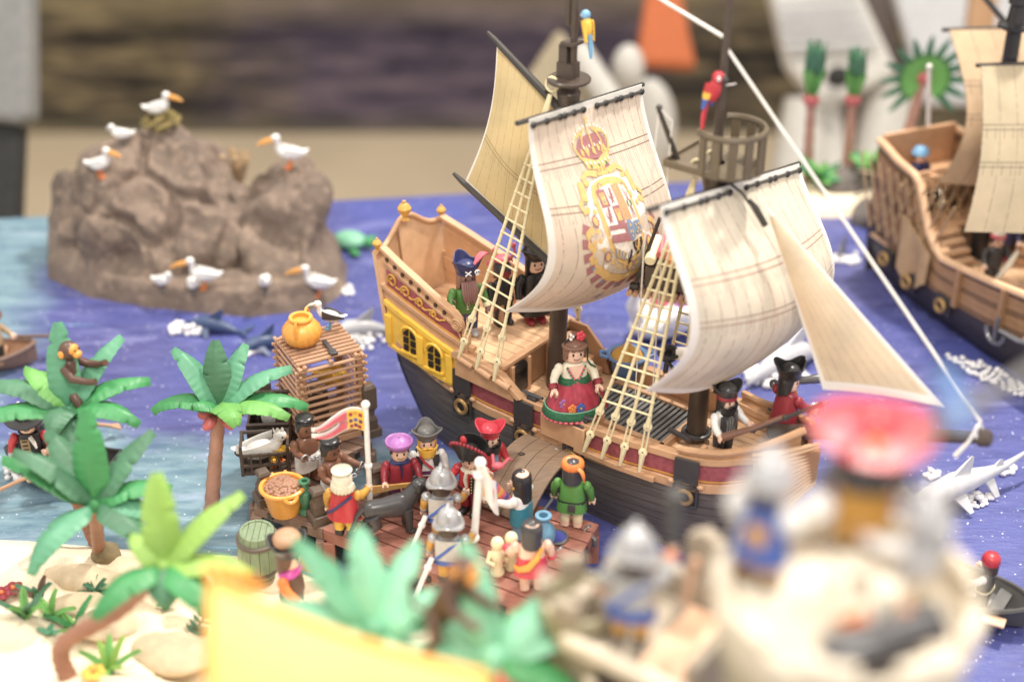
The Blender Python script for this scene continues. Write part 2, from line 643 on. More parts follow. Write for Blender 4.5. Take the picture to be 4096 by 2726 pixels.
def wall_mat():
    m, nt, b = base('backdrop_print')
    tc = nd(nt, 'ShaderNodeTexCoord').outputs['Object']
    mp = nd(nt, 'ShaderNodeMapping')
    mp.inputs['Scale'].default_value = (.22, 1, 1.5)
    nt.links.new(tc, mp.inputs[0])
    f = noi(nt, mp.outputs[0], 1.5, 7, .72)
    big = noi(nt, tc, .11, 3)
    sep = nd(nt, 'ShaderNodeSeparateXYZ')
    nt.links.new(tc, sep.inputs[0])
    up = ramp01(nt, sep.outputs[2], -5.9, -4.6)
    px = mth(nt, 'ADD', sep.outputs[0], mth(nt, 'MULTIPLY_ADD', noi(nt, tc, .5, 3), 8, -4))
    pur = mth(nt, 'MULTIPLY', ramp01(nt, px, -9.5, -6), mth(nt, 'SUBTRACT', 1, ramp01(nt, px, 3, 6)))
    c = mix(nt, ramp01(nt, f, .40, .58), lin((24, 20, 17)), lin((98, 87, 68)))
    c = mix(nt, mth(nt, 'MULTIPLY', ramp01(nt, f, .54, .66), .8), c, lin((150, 134, 98)))
    c = mix(nt, mth(nt, 'MULTIPLY', pur, .8), c, mix(nt, ramp01(nt, f, .38, .62), lin((34, 28, 52)), lin((100, 88, 108))))
    c = mix(nt, mth(nt, 'MULTIPLY', up, .55), c, lin((134, 122, 92)))
    low = mth(nt, 'SUBTRACT', 1, ramp01(nt, sep.outputs[2], -9.0, -8.3))
    c = mix(nt, mth(nt, 'MULTIPLY', low, .6), c, lin((110, 104, 84)))
    nt.links.new(c, b.inputs['Base Color'])
    b.inputs['Roughness'].default_value = .9
    return m


MATS['backdrop'] = wall_mat()
mb = MB('backdrop')
mb.box((0, 40.5, 3), (120, .6, 24))
struct(mb.build('backdrop_wall', smooth=0))
MATS['ceiling'] = plast('hall_paint', (150, 144, 134), rough=.9, vary=.02)

# ------------------------------------------------------------------ the rock island
RO = [(-5.12, 13.95), (-4.95, 13.45), (-4.4, 13.02), (-3.7, 12.78), (-2.66, 12.58), (-1.95, 12.75), (-1.7, 13.2), (-1.8, 13.8), (-2.3, 14.5), (-3.4, 14.75), (-4.5, 14.7), (-5.0, 14.4)]
pkL = atY(615, 500, 14.0)
pkR = atY(1150, 640, 13.75)
RC = V((-3.4, 13.65, 0))


def rock_edge(th):
    best = 1.5
    d = V((math.cos(th), math.sin(th), 0))
    for a, b in zip(RO, RO[1:] + RO[:1]):
        ax, ay, bx, by = a[0] - RC.x, a[1] - RC.y, b[0] - RC.x, b[1] - RC.y
        ex, ey = bx - ax, by - ay
        den = d.x * ey - d.y * ex
        if abs(den) < 1e-9:
            continue
        t = (ax * ey - ay * ex) / den
        q = (ax * d.y - ay * d.x) / den
        if t > 0 and -1e-6 <= q <= 1 + 1e-6:
            best = t
    return best


def rock_z(x, y):
    """the smooth mass before its crags: two humps on a low shelf"""
    th = math.atan2(y - RC.y, x - RC.x)
    q = math.hypot(x - RC.x, y - RC.y) / rock_edge(th)
    wx, wy = x + .14 * fbm(x * 1.3, y * 1.3, 31), y + .14 * fbm(x * 1.3, y * 1.3, 47)

    def dome(cx, cy, rx, ry, hh, e=.75):
        return hh * max(0, 1 - math.hypot((wx - cx) / rx, (wy - cy) / ry) ** 1.7) ** e
    h = .24
    h = max(h, dome(pkL.x - .05, pkL.y, 1.32, 1.0, pkL.z - .05, .62), dome(pkR.x - .02, pkR.y + .05, .85, .75, pkR.z), dome(-3.2, 14.05, 1.2, .7, 1.0), dome(-4.75, 14.0, .62, .8, .95), dome(-2.35, 13.5, .6, .6, .75))
    return h * (1 - sm(q, .88, 1.0) * .95) - .04 * sm(q, .96, 1)


from mathutils.bvhtree import BVHTree
mb = MB('rock')
NT, NR = 200, 90
vs = [V((RC.x, RC.y, rock_z(RC.x, RC.y)))]
fs = []
for i in range(1, NR + 1):
    for j in range(NT):
        th = 2 * PI * j / NT
        r = rock_edge(th) * (i / NR) ** .8
        vs.append(V((RC.x + r * math.cos(th), RC.y + r * math.sin(th), rock_z(RC.x + r * math.cos(th), RC.y + r * math.sin(th)))))
for j in range(NT):
    fs.append((0, 1 + j, 1 + (j + 1) % NT))
for i in range(NR - 1):
    for j in range(NT):
        a, b = 1 + i * NT + j, 1 + i * NT + (j + 1) % NT
        fs.append((a, a + NT, b + NT, b))
# push the surface in and out along its normals: broad facets, creases, grain
nr = [V() for _ in vs]
for f in fs:
    nn = (vs[f[1]] - vs[f[0]]).cross(vs[f[2]] - vs[f[0]])
    for k in f:
        nr[k] += nn
out = []
for p, nn in zip(vs, nr):
    nn = nn.normalized() if nn.length > 1e-9 else V((0, 0, 1))
    k = sm(p.z, .16, .5)
    w_ = p + V((noise.noise(p * 1.2), noise.noise(p * 1.2 + V((9, 0, 0))), noise.noise(p * 1.2 + V((0, 9, 0))))) * .25
    d, _ = noise.voronoi(w_ * 1.35 + V((4, 1, 3)))
    crease = 1 - sm(d[1] - d[0], .0, .22)
    o_ = k * (.20 * noise.noise(p * 1.5) - .11 * crease + .12 * (d[0] - .35)) + (.3 + .7 * k) * (.05 * noise.noise(p * 4.2) + .02 * noise.noise(p * 10))
    out.append(p + nn * o_)
mb.add(out, fs)
tag(mb.build('rock_island', smooth=70), 'lumpy brown rock island with two humps, pelicans standing all over it', 'rock')
rock_tree = BVHTree.FromPolygons(out, fs)


def rock_top(x, y):
    h = rock_tree.ray_cast(V((x, y, 6)), V((0, 0, -1)))
    return h[0].z if h[0] else 0.0


def rock_at(u, v):
    """where the sight line through a pixel of the photograph meets the rock"""
    h = rock_tree.ray_cast(V((0, 0, CAM_H)), (deep(u, v, 1.0) - V((0, 0, CAM_H))).normalized())
    return h[0] if h[0] else atY(u, v, 13.6)


# ------------------------------------------------------------------ the near ship
# ship's own frame: x from stern to bow, y across (minus = towards the dock), z up
SHIP_A = R(-38)
ship_o = V((math.cos(SHIP_A) * -5.9 - math.sin(SHIP_A) * 8.1, math.sin(SHIP_A) * -5.9 + math.cos(SHIP_A) * 8.1, 0))
SM = Matrix.Translation(ship_o) @ Matrix.Rotation(SHIP_A, 4, 'Z')
ship = thing('sailing_ship', 'tan and grey toy sailing ship with cream sails and yellow window gallery, at the dock', 'ship', ship_o, SHIP_A)


def sw(x, y, z):
    return SM @ V((x, y, z))


BEAM = [(-1.5, .40), (-1.2, .44), (-.8, .48), (-.3, .50), (.4, .51), (1.0, .51), (1.5, .47), (1.8, .40), (2.05, .27), (2.2, .14), (2.32, .03)]


def beam(x, z):
    b = interp(BEAM, x)
    if z < .62:
        q = z / .62
        b *= .72 + .28 * math.sin(q * PI / 2)
        if x < -.8:
            b *= 1 - .35 * (1 - q) * sm(-x, .8, 1.4)
        if x > 1.2:
            b *= 1 - .4 * (1 - q) * sm(x, 1.2, 2.2)
    return b


def stern_x(z):
    return -1.12 - .26 * min(1, max(0, z / .85)) ** .7 - .10 * max(0, z - .85)


def bow_x(z):
    return 1.98 + .3 * (z / 1.0)


def hx(t, z):
    return lerp(stern_x(z), bow_x(z), t)


def sheer(x):
    """how much wale, panel and rail climb towards the ends"""
    return .24 * sm(-x, .25, 1.6) + .05 * sm(x, .7, 1.7) + .13 * sm(x, 1.6, 2.3)


def side(x, z, sgn, off=0.0):
    return V((x, sgn * (beam(x, z) + off), z))


def strip(mb, sgn, x0, x1, zlo, zhi, off, th, n=30):
    """a band along the hull side between two height functions, standing off the hull"""
    r = []
    for i in range(n + 1):
        x = lerp(x0, x1, i / n)
        a, b = zlo(x), zhi(x)
        r.append([side(x, a, sgn, off - th), side(x, b, sgn, off - th), side(x, b, sgn, off), side(x, a, sgn, off)])
    mb.loft(r)


# hull: planked strakes on both sides, each its own piece
for sgn in (-1, 1):
    for k in range(9):
        z0, z1 = k * .074, (k + 1) * .074 - .006
        mb = MB('hull')
        n = 34
        rings = []
        for i in range(n + 1):
            t = i / n
            zz0 = z0 + sheer(hx(t, .5)) * (k / 9)
            zz1 = z1 + sheer(hx(t, .5)) * ((k + 1) / 9)
            x0, x1 = hx(t, z0), hx(t, z1)
            rings.append([side(x0, z0, sgn, -.03) + V((0, 0, zz0 - z0)), side(x1, z1, sgn, -.03) + V((0, 0, zz1 - z1)), side(x1, z1, sgn, .004) + V((0, 0, zz1 - z1)), side(x0, z0, sgn, .004) + V((0, 0, zz0 - z0))])
        mb.loft(rings)
        mb.build('plank', ship, smooth=30)
# inner shell behind the strakes, with the stern transom
mb = MB('hull_black')
for sgn in (-1, 1):
    mb.sheet(lambda u, v: side(hx(u, v * .7), v * .7, sgn, -.012) + V((0, 0, sheer(hx(u, .5)) * v)), 30, 6, .02)
mb.sheet(lambda u, v: V((stern_x(v * .9), (u * 2 - 1) * beam(stern_x(v * .9), v * .9) * .98, v * .9 + sheer(-1.3) * v)), 6, 6, .03)
mb.build('hull', ship)

zw0 = lambda x: .655 + sheer(x) * .97
zw1 = lambda x: .735 + sheer(x)
zp0 = lambda x: .735 + sheer(x)
zp1 = lambda x: .90 + sheer(x)
zr1 = lambda x: .96 + sheer(x)
for sgn in (-1, 1):
    mb = MB('tan')
    strip(mb, sgn, -1.34, 2.24, zw0, zw1, .022, .05)
    mb.build('wale', ship, bevel=.006)
    mb = MB('panel_red')
    strip(mb, sgn, -.62, 2.22, zp0, zp1, .004, .03)
    mb.use('mustard')
    strip(mb, sgn, -.62, 2.22, lambda x: zp0(x) + .012, lambda x: zp0(x) + .024, .009, .01)
    mb.build('side_panel', ship)
    mb = MB('tan')
    strip(mb, sgn, -.62, 2.24, zp1, zr1, .02, .075)
    strip(mb, sgn, -.62, 2.2, lambda x: .66 + sheer(x), zp1, -.03, .015)
    mb.build('bulwark', ship, bevel=.005)

# gun ports: black lid folded up, black frame, brass ring
for sgn, px in [(-1, -.54), (-1, .11), (-1, .60), (-1, 1.585), (1, -.54), (1, .11), (1, .6), (1, 1.585)]:
    sh = sheer(px)
    y = lambda z: sgn * (beam(px, z))
    sl = math.atan2(beam(px + .1, .8) - beam(px - .1, .8), .2) * sgn
    g = MB('hull_black')
    M = Matrix.Translation((px, y(.8), 0)) @ Matrix.Rotation(sl, 4, 'Z')
    for a, b, c, d in ((0, .53, .2, .02), (0, .70, .2, .02)):
        g.box((a, sgn * .016, b + sh), (c, .05, d), M)
    for a in (-.09, .09):
        g.box((a, sgn * .016, .615 + sh), (.02, .05, .15), M)
    g.box((0, sgn * .004, .615 + sh), (.17, .02, .15), M)
    po = g.build('gun_port', ship, bevel=.004)
    g = MB('hull_black')
    g.box((0, sgn * .034, .84 + sh), (.19, .018, .21), M)
    for a in (-.05, .05):
        g.box((a, sgn * .034, .725 + sh), (.03, .02, .05), M)
    g.build('port_lid', ship, bevel=.004)
    g = MB('tan')
    for a in (-.115, .115):
        g.ball((a, sgn * .03, .725 + sh), (.03, .022, .022), 8, 6, M)
    g.build('hinge', po)
    g = MB('brass', M @ Matrix.Translation((0, sgn * .05, .615 + sh)) @ Matrix.Rotation(PI / 2, 4, 'X'))
    g.torus((0, 0, 0), .058, .017, 22, 8)
    g.use('black').lathe([(.045, -.03), (.045, .0)], 16)
    g.build('cannon_mouth', po)

# decks, planked
def deck(x0, x1, z, inset, name, k=10, m='tan_light'):
    for j in range(k):
        mb = MB(m)
        rings = []
        for i in range(15):
            x = lerp(x0, x1, i / 14)
            b = max(.01, beam(x, 1) - inset)
            a, c = -b + 2 * b * j / k + .004, -b + 2 * b * (j + 1) / k - .004
            zz = z(x)
            rings.append([(x, a, zz - .03), (x, c, zz - .03), (x, c, zz), (x, a, zz)])
        mb.loft(rings)
        mb.build('deck_plank', ship, smooth=20)


deck(-.16, 2.15, lambda x: .80 + .10 * sm(x, 1.1, 2.1), .05, 'main')
deck(-1.46, -.14, lambda x: 1.13, .03, 'quarter', 8)
mb = MB('tan_dark')
mb.box((-.15, 0, .97), (.03, .9, .29))
mb.use('black').box((-.128, -.28, .93), (.02, .2, .2)).lathe([(.1, -.01), (.1, .01)], 20, Matrix.Translation((-.128, -.28, 1.02)) @ Matrix.Rotation(PI / 2, 4, 'Y'))
mb.use('tan').box((-.15, 0, 1.14), (.06, .98, .035))
for a in (-.39, -.17, .1, .46):
    mb.box((-.13, a, .95), (.05, .035, .33))
mb.build('cabin_front', ship, bevel=.005)

# steps up to the quarterdeck
for k in range(4):
    MB('tan').box((-.06 + k * .085, .22, .80 + (.32 - k * .08) / 2), (.085, .32, .32 - k * .08)).build('step', ship, bevel=.006)
mb = MB('tan_dark')
mb.prism([(-.2, 1.08), (-.12, 1.2), (.05, 1.2), (.24, 1.02), (.3, .82), (-.2, .82)], .03, Matrix.Translation((0, .42, 0)) @ Matrix.Rotation(PI / 2, 4, 'X'))
mb.build('stair_cheek', ship, bevel=.004)

# grating hatch between the masts
mb = MB('tan')
for a, b, c, d in ((.83, -.27, .86, .05), (.83, .29, .86, .05), (.42, .01, .05, .6), (1.24, .01, .05, .6)):
    mb.box((a, b, .835), (c, d, .075))
ha = mb.build('hatch_coaming', ship, bevel=.006)
for k in range(17):
    MB('grey').box((.46 + k * .0462, .01, .845), (.026, .51, .03)).build('slat', ha)
mb = MB('dark_grey').box((.83, .01, .815), (.78, .52, .02))
mb.use('grey').box((.83, .01, .852), (.03, .51, .03))
mb.build('hatch', ha)

# stern castle walls with red scroll panels, rail with small openings
def ee(x):
    return max(0, (-x - .57) / .83)


def rail_top(x):
    return 1.45 + .29 * ee(x) if x < -.59 else lerp(1.28, 1.45, min(1, max(0, (-.52 - x) / .07)))


for sgn in (-1, 1):
    mb = MB('tan')
    strip(mb, sgn, -1.47, -.52, lambda x: 1.10, lambda x: rail_top(x) - .02, .0, .035, 16)
    mb.use('tan')
    strip(mb, sgn, -1.5, -.58, lambda x: rail_top(x) - .035, rail_top, .018, .07, 16)
    strip(mb, sgn, -1.48, -.55, lambda x: rail_top(x) - .125, lambda x: rail_top(x) - .095, .014, .05, 16)
    strip(mb, sgn, -1.5, -.42, lambda x: 1.195 + .175 * ee(x), lambda x: 1.237 + .175 * ee(x), .024, .05, 16)
    strip(mb, sgn, -1.48, -.36, lambda x: 1.08 + .17 * ee(x), lambda x: 1.20 + .175 * ee(x), .010, .05, 16)
    mb.box((-.5, sgn * .50, 1.18), (.05, .06, .3), rz=0)
    wl = mb.build('castle_wall', ship, bevel=.004)
    for k in range(9):
        x = -1.42 + k * .097
        MB('dark_brown').box((x, sgn * (beam(x, 1.5) + .008), rail_top(x) - .066), (.024, .02, .03)).build('peep_hole', wl)
    mb = MB('panel_red')
    strip(mb, sgn, -1.44, -.56, lambda x: 1.236 + .175 * ee(x), lambda x: 1.34 + .235 * ee(x), .005, .02, 16)
    pn = mb.build('scroll_panel', ship)
    mb = MB('mustard')
    strip(mb, sgn, -1.44, -.56, lambda x: 1.238 + .175 * ee(x), lambda x: 1.252 + .175 * ee(x), .012, .02, 16)
    # four running scrolls, shrinking towards the bow
    for k in range(4):
        x0, r = -1.36 + k * .165, .062 - k * .008
        zc = 1.30 + .205 * ee(x0) + .012
        pts = []
        for i in range(22):
            a = R(150) + i * R(24)
            q = r * (1 - i / 30)
            pts.append(side(x0 + q * math.cos(-a), zc + q * math.sin(-a), sgn, .012))
        mb.tube(pts, .009, 6)
        mb.tube([side(x0 + r * .7 + i * .022, zc - r * .6 - .012 * math.sin(i), sgn, .012) for i in range(6)], .008, 6)
    mb.build('gilt_scroll', pn)
    # carved volute ending the rail
    mb = MB('tan')
    M = Matrix.Translation((-.585, sgn * (beam(-.58, 1) + .02), 1.40)) @ Matrix.Rotation(PI / 2, 4, 'X')
    mb.lathe([(.062, -.02), (.062, .02)], 20, M)
    pts = [(.052 * (1 - i / 26) * math.cos(i * .55), .052 * (1 - i / 26) * math.sin(i * .55), .022 if sgn < 0 else -.022) for i in range(22)]
    mb.tube(pts, .008, 6, M=M)
    mb.build('volute', ship)

# transom with its waved top
mb = MB('tan_light')


def transom(u, v):
    y = (u * 2 - 1) * .43
    top = 1.71 + .15 * math.exp(-((y - .02) / .23) ** 2) + .02 * math.cos(y * 12)
    return V((-1.44 - .09 * v - .06 * math.cos(y * 3.5), y, lerp(1.08, top, v)))


mb.sheet(transom, 28, 10, .035)
mb.use('tan').tube([transom(i / 28, 1) for i in range(29)], .026, 8)
mb.use('tan_dark').tube([transom(.36, i / 10) + V((.02, 0, 0)) for i in range(11)], .012, 6)
mb.build('transom', ship, smooth=60)
for y, z, q in ((-.41, 1.72, .8), (-.06, 1.87, 1.2), (.41, 1.72, .85), (.2, 1.84, .0)):
    if not q:
        continue
    mb = MB('mustard')
    mb.lathe([(.016, 0), (.03, .012), (.014, .03), (.022, .05), (.045, .075), (.05, .1), (.03, .13), (.012, .14), (.014, .155), (.004, .16)], 14, Matrix.Translation((-1.53, y, z)) @ Matrix.Scale(q, 4))
    mb.build('lantern_finial', ship)

# yellow gallery with two arched windows
gy = lambda x: -(beam(x, 1.0) + .015)
mb = MB('gallery')
strip(mb, -1, -1.44, -.62, lambda x: .80 + .08 * ee(x), lambda x: 1.09 + .175 * ee(x), .02, .03, 14)
strip(mb, -1, -1.46, -.60, lambda x: 1.065 + .175 * ee(x), lambda x: 1.115 + .175 * ee(x), .038, .04, 14)
strip(mb, -1, -1.44, -.66, lambda x: .775 + .08 * ee(x), lambda x: .815 + .08 * ee(x), .034, .04, 14)
for px in (-1.42, -1.02, -.68):
    b0 = .8 + .1 * ee(px)
    mb.box((px, gy(px) - .012, b0 + .13), (.07, .03, .27))
ga = mb.build('window_gallery', ship, bevel=.004)
for wx in (-1.15, -.85):
    b0 = .83 + .11 * ee(wx)
    sl = .08
    mb = MB('black')
    for i in (-1, 1):
        for j in range(3):
            z = b0 + .035 + j * .072
            if j < 2:
                mb.box((wx + i * .039, gy(wx) - .018, z - i * .008), (.05, .012, .054))
            else:
                mb.prism([(-.025, -.026), (.025, -.026), (.025, .0 if i > 0 else .04), (.01 * -i, .028), (-.025, .04 if i > 0 else .0)], .012, Matrix.Translation((wx + i * .039, gy(wx) - .012, z - i * .008)) @ Matrix.Rotation(PI / 2, 4, 'X'))
    wn = mb.build('window', ga)
    mb = MB('gallery')
    mb.torus((0, 0, 0), .092, .013, 14, 6, Matrix.Translation((wx, gy(wx) - .02, b0 + .155)) @ Matrix.Rotation(PI / 2, 4, 'X'), 0, PI)
    mb.box((wx, gy(wx) - .02, b0 - .005), (.2, .03, .02))
    mb.build('frame', wn)

t_ = MB('steel')
for x in (-.86, -.78):
    t_.torus((0, 0, 0), .026, .009, 12, 6, Matrix.Translation((x, -beam(x, .78) - .02, .735 + sheer(x) * .8)) @ Matrix.Rotation(R(70), 4, 'X'))
t_.build('chain_eye', ship)

# pinrails that hold the shrouds, with their sloping end
for sgn in (-1, 1):
    mb = MB('tan')
    mb.prism([(-.6, .93), (-.6, 1.13), (-.56, 1.16), (-.13, 1.09), (.06, .95), (.06, .90)], .04, Matrix.Translation((0, sgn * (beam(-.2, 1) + .02) + .02, 0)) @ Matrix.Rotation(PI / 2, 4, 'X'))
    mb.prism([(-.62, 1.1), (-.62, 1.15), (-.55, 1.18), (-.12, 1.11), (.09, .96), (.05, .94), (-.14, 1.07)], .075, Matrix.Translation((0, sgn * (beam(-.2, 1) + .02) + .0375, 0)) @ Matrix.Rotation(PI / 2, 4, 'X'))
    for k in range(3):
        x = -.47 + k * .19
        mb.tube([(x - .07, sgn * (beam(x, 1) + .05), 1.105 - k * .03 + .01), (x + .07, sgn * (beam(x, 1) + .05), 1.085 - k * .03)], .032, 10)
    mb.build('chain_plate', ship, bevel=.004)

# black cleats on the rail and near the bow
for x, sgn in ((.16, -1), (.66, -1), (.5, 1), (1.3, 1), (1.9, 1)):
    mb = MB('charcoal')
    z = zr1(x)
    mb.box((x, sgn * (beam(x, 1) - .02), z + .015), (.09, .05, .03))
    mb.tube([(x - .1, sgn * (beam(x, 1) - .02), z + .05), (x - .04, sgn * (beam(x, 1) - .02), z + .04), (x + .04, sgn * (beam(x, 1) - .02), z + .04), (x + .1, sgn * (beam(x, 1) - .02), z + .05)], [.012, .02, .02, .012], 8)
    mb.build('cleat', ship, bevel=.003)

# masts
def mast(x, dx, segs, name='mast'):
    mb = MB('mast')
    mb.tube([(x + dx * z, 0, z) for z, r in segs], [r for z, r in segs], 14)
    return mb


mb = mast(.0, .033, [(.8, .075), (1.8, .072), (2.6, .06), (3.42, .052)])
mb.lathe([(.055, 3.0), (.085, 3.03), (.085, 3.12), (.065, 3.16), (.09, 3.36), (.06, 3.40)], 14, c=(.1, 0, 0))
mb.lathe([(.15, 3.44), (.16, 3.45), (.16, 3.465), (.15, 3.475)], 24, c=(.1, 0, 0), sy=1.05)
mb.box((.09, 0, 3.53), (.13, .11, .12)).box((.07, 0, 3.62), (.07, .09, .2)).box((.12, 0, 3.74), (.11, .14, .02))
mb.tube([(.135, 0, 3.5), (.14, 0, 4.0), (.15, 0, 4.7)], [.028, .026, .022], 10)
mb.tube([(.06, -.0, 3.86), (.16, 0, 3.86)], .014, 8).box((.085, 0, 3.96), (.035, .035, .2))
mb.build('mast', ship)
mb = mast(1.38, .0, [(.85, .08), (1.8, .075), (2.7, .06), (3.14, .055)])
mb.lathe([(.06, 2.86), (.09, 2.95), (.11, 3.06), (.12, 3.1)], 14, c=(1.38, 0, 0))
mb.tube([(1.37, 0, 3.1), (1.37, 0, 3.5), (1.375, 0, 4.0), (1.38, 0, 4.7)], [.045, .032, .026, .02], 10)
mb.tube([(1.34, -.05, 3.68), (1.42, .1, 3.68)], .014, 8)
mb.build('mast', ship)
mb = MB('charcoal')
mb.torus((1.38, 0, .9), .1, .02, 20, 8)
mb.tube([(1.22, -.14, .93), (1.42, -.16, .92)], .022, 8)
mb.build('mast_collar', ship)
mb = MB('black')
mb.tube([(1.36, -.02, 1.6), (1.2, -.14, 1.6)], .045, 12)
mb.use('cord').tube([(1.29, -.075, 1.6), (1.22, -.125, 1.6)], .05, 12)
mb.use('black').torus((1.18, -.155, 1.6), .07, .018, 14, 6)
mb.lathe([(.075, -.012), (.075, .012)], 16, Matrix.Translation((1.185, -.155, 1.6)) @ Matrix.Rotation(R(130), 4, 'Z') @ Matrix.Rotation(PI / 2, 4, 'Y'))
mb.tube([(1.18, -.16, 1.6), (1.17, -.17, 1.44)], .02, 8).tube([(1.2, -.19, 1.55), (1.3, -.22, 1.5)], .014, 6)
mb.build('winch', ship)

# crow's nest: half-round basket of upright slats on a square platform
mb = MB('nest')
mb.box((1.30, 0, 3.12), (.44, .46, .025)).box((1.3, -.225, 3.145), (.44, .012, .03)).box((1.085, 0, 3.145), (.012, .46, .03))
mb.lathe([(.22, -.012), (.24, 0), (.24, .02), (.22, .02)], 26, c=(1.47, 0, 3.12))
cn = mb.build('crows_nest', ship, bevel=.003)
for k in range(9):
    a = R(-112 + k * 28)
    mb = MB('nest')
    M = Matrix.Translation((1.47 + .235 * math.cos(a), .235 * math.sin(a), 3.26)) @ Matrix.Rotation(a, 4, 'Z')
    mb.box((0, 0, 0), (.02, .06, .28), M)
    mb.build('slat', cn)
mb = MB('nest')
mb.torus((1.47, 0, 3.41), .235, .02, 26, 6, a0=R(-128), a1=R(128), sq=1.2)
mb.build('rim', cn)
mb = MB('spar')
mb.tube([(1.12, -.1, 3.12), (1.02, -.22, 3.5)], [.022, .016], 8).ball((1.02, -.22, 3.52), .024, 8, 6)
mb.use('cord').tube([(1.02, -.22, 3.52), (1.09, -.16, 3.42), (1.08, -.16, 3.36)], .007, 6)
mb.build('hoist_arm', cn)


# ------------------------------------------------------------------ sails
def sail_mat(name, rgb, seams, reefs, line=(120, 88, 66), hem=.035, hem_col=(244, 240, 234), v0=.0):
    """printed sailcloth: dashed seams, reef bands with ties, age stains, pale hem"""
    m, nt, b = base(name)
    uvn = nd(nt, 'ShaderNodeUVMap').outputs[0]
    tc = nd(nt, 'ShaderNodeTexCoord').outputs['Object']
    sep = nd(nt, 'ShaderNodeSeparateXYZ')
    nt.links.new(uvn, sep.inputs[0])
    u, v = sep.outputs[0], sep.outputs[1]
    st = mix(nt, ramp01(nt, noi(nt, tc, 2.6, 5), .35, .68), lin(tuple(x * .90 for x in rgb)), lin(rgb))
    st = mix(nt, mth(nt, 'MULTIPLY', ramp01(nt, noi(nt, tc, 1.3, 4), .52, .75), .22), st, lin((190, 150, 122)))
    st = mix(nt, mth(nt, 'MULTIPLY', ramp01(nt, noi(nt, tc, 34, 5, .7), .55, .8), .18), st, lin((150, 118, 92)))
    fr = mth(nt, 'FRACT', mth(nt, 'ADD', mth(nt, 'MULTIPLY', u, seams), .5))
    dist = mth(nt, 'DIVIDE', mth(nt, 'ABSOLUTE', mth(nt, 'SUBTRACT', fr, .5)), seams)
    ln = mth(nt, 'LESS_THAN', dist, .0022)
    dash = ramp01(nt, noi(nt, tc, 26, 2), .36, .5)
    ln = mth(nt, 'MULTIPLY', mth(nt, 'MULTIPLY', ln, dash), .62)
    for r in reefs:
        for q in (-.014, .014):
            e = mth(nt, 'LESS_THAN', mth(nt, 'ABSOLUTE', mth(nt, 'SUBTRACT', v, r + q)), .0028)
            ln = mth(nt, 'MAXIMUM', ln, mth(nt, 'MULTIPLY', e, .75))
        fu = mth(nt, 'ABSOLUTE', mth(nt, 'SUBTRACT', mth(nt, 'FRACT', mth(nt, 'MULTIPLY', u, seams * 2)), .5))
        tick = mth(nt, 'LESS_THAN', fu, .05)
        zone = mth(nt, 'LESS_THAN', mth(nt, 'ABSOLUTE', mth(nt, 'SUBTRACT', v, r + .03)), .035)
        ln = mth(nt, 'MAXIMUM', ln, mth(nt, 'MULTIPLY', mth(nt, 'MULTIPLY', tick, zone), .5))
    c = mix(nt, ln, st, lin(line))
    ed = mth(nt, 'MINIMUM', mth(nt, 'MINIMUM', u, mth(nt, 'SUBTRACT', 1, u)), mth(nt, 'MINIMUM', mth(nt, 'ADD', v, v0), mth(nt, 'SUBTRACT', 1, v)))
    c = mix(nt, mth(nt, 'LESS_THAN', ed, hem), c, lin(hem_col))
    nt.links.new(c, b.inputs['Base Color'])
    b.inputs['Roughness'].default_value = .75
    bp = nd(nt, 'ShaderNodeBump')
    bp.inputs['Strength'].default_value = .35
    bp.inputs['Distance'].default_value = .012
    nt.links.new(mth(nt, 'ADD', noi(nt, tc, 9, 4), mth(nt, 'MULTIPLY', noi(nt, tc, 120, 2), .25)), bp.inputs['Height'])
    nt.links.new(bp.outputs[0], b.inputs['Normal'])
    t = nd(nt, 'ShaderNodeBsdfTranslucent')
    nt.links.new(c, t.inputs[0])
    mx = nd(nt, 'ShaderNodeMixShader')
    mx.inputs[0].default_value = .28
    nt.links.new(b.outputs[0], mx.inputs[1])
    nt.links.new(t.outputs[0], mx.inputs[2])
    nt.links.new(mx.outputs[0], nt.nodes['Material Output'].inputs[0])
    MATS[name] = m


sail_mat('sail_main', (244, 228, 210), 14, (.235, .43))
sail_mat('sail_fore', (246, 236, 216), 15, (.36, .56), (150, 96, 76))
sail_mat('sail_jib', (244, 226, 198), 9, (), hem=.05)
sail_mat('sail_spanker', (232, 212, 164), 9, (.63,), (150, 120, 84), hem=.02)


def square_sail(tl, tr, bl, br, belly, twist=0.0, foot=0.0, pw=.9):
    """bilinear cloth blown forward along the ship; top edge on the yard"""
    tl, tr, bl, br = map(V, (tl, tr, bl, br))

    def f(u, v):
        p = tl.lerp(tr, u).lerp(bl.lerp(br, u), v)
        k = math.sin(PI * v ** pw) * (.45 + .55 * math.sin(PI * (u * .8 + .1)))
        p.x += belly * k
        p.z += foot * math.sin(PI * u) * v ** 3 + .02 * math.sin(PI * u) * 0
        return p
    return f


main_f = square_sail((.215, -.63, 3.37), (.215, .80, 3.22), (.12, -.80, 1.88), (.26, .86, 1.50), .52, foot=-.10, pw=1.65)
fore_f = square_sail((1.5, -.92, 3.17), (1.5, 1.02, 2.82), (1.46, -.92, 1.76), (1.62, 1.04, 1.52), .50, foot=-.26, pw=1.35)
mb = MB('sail_main')
mb.sheet(main_f, 56, 56, .006, uv=True)
main_sail = mb.build('main_sail', ship, smooth=80)
mb = MB('sail_fore')
mb.sheet(fore_f, 44, 44, .006, uv=True)
fore_sail = mb.build('fore_sail', ship, smooth=80)


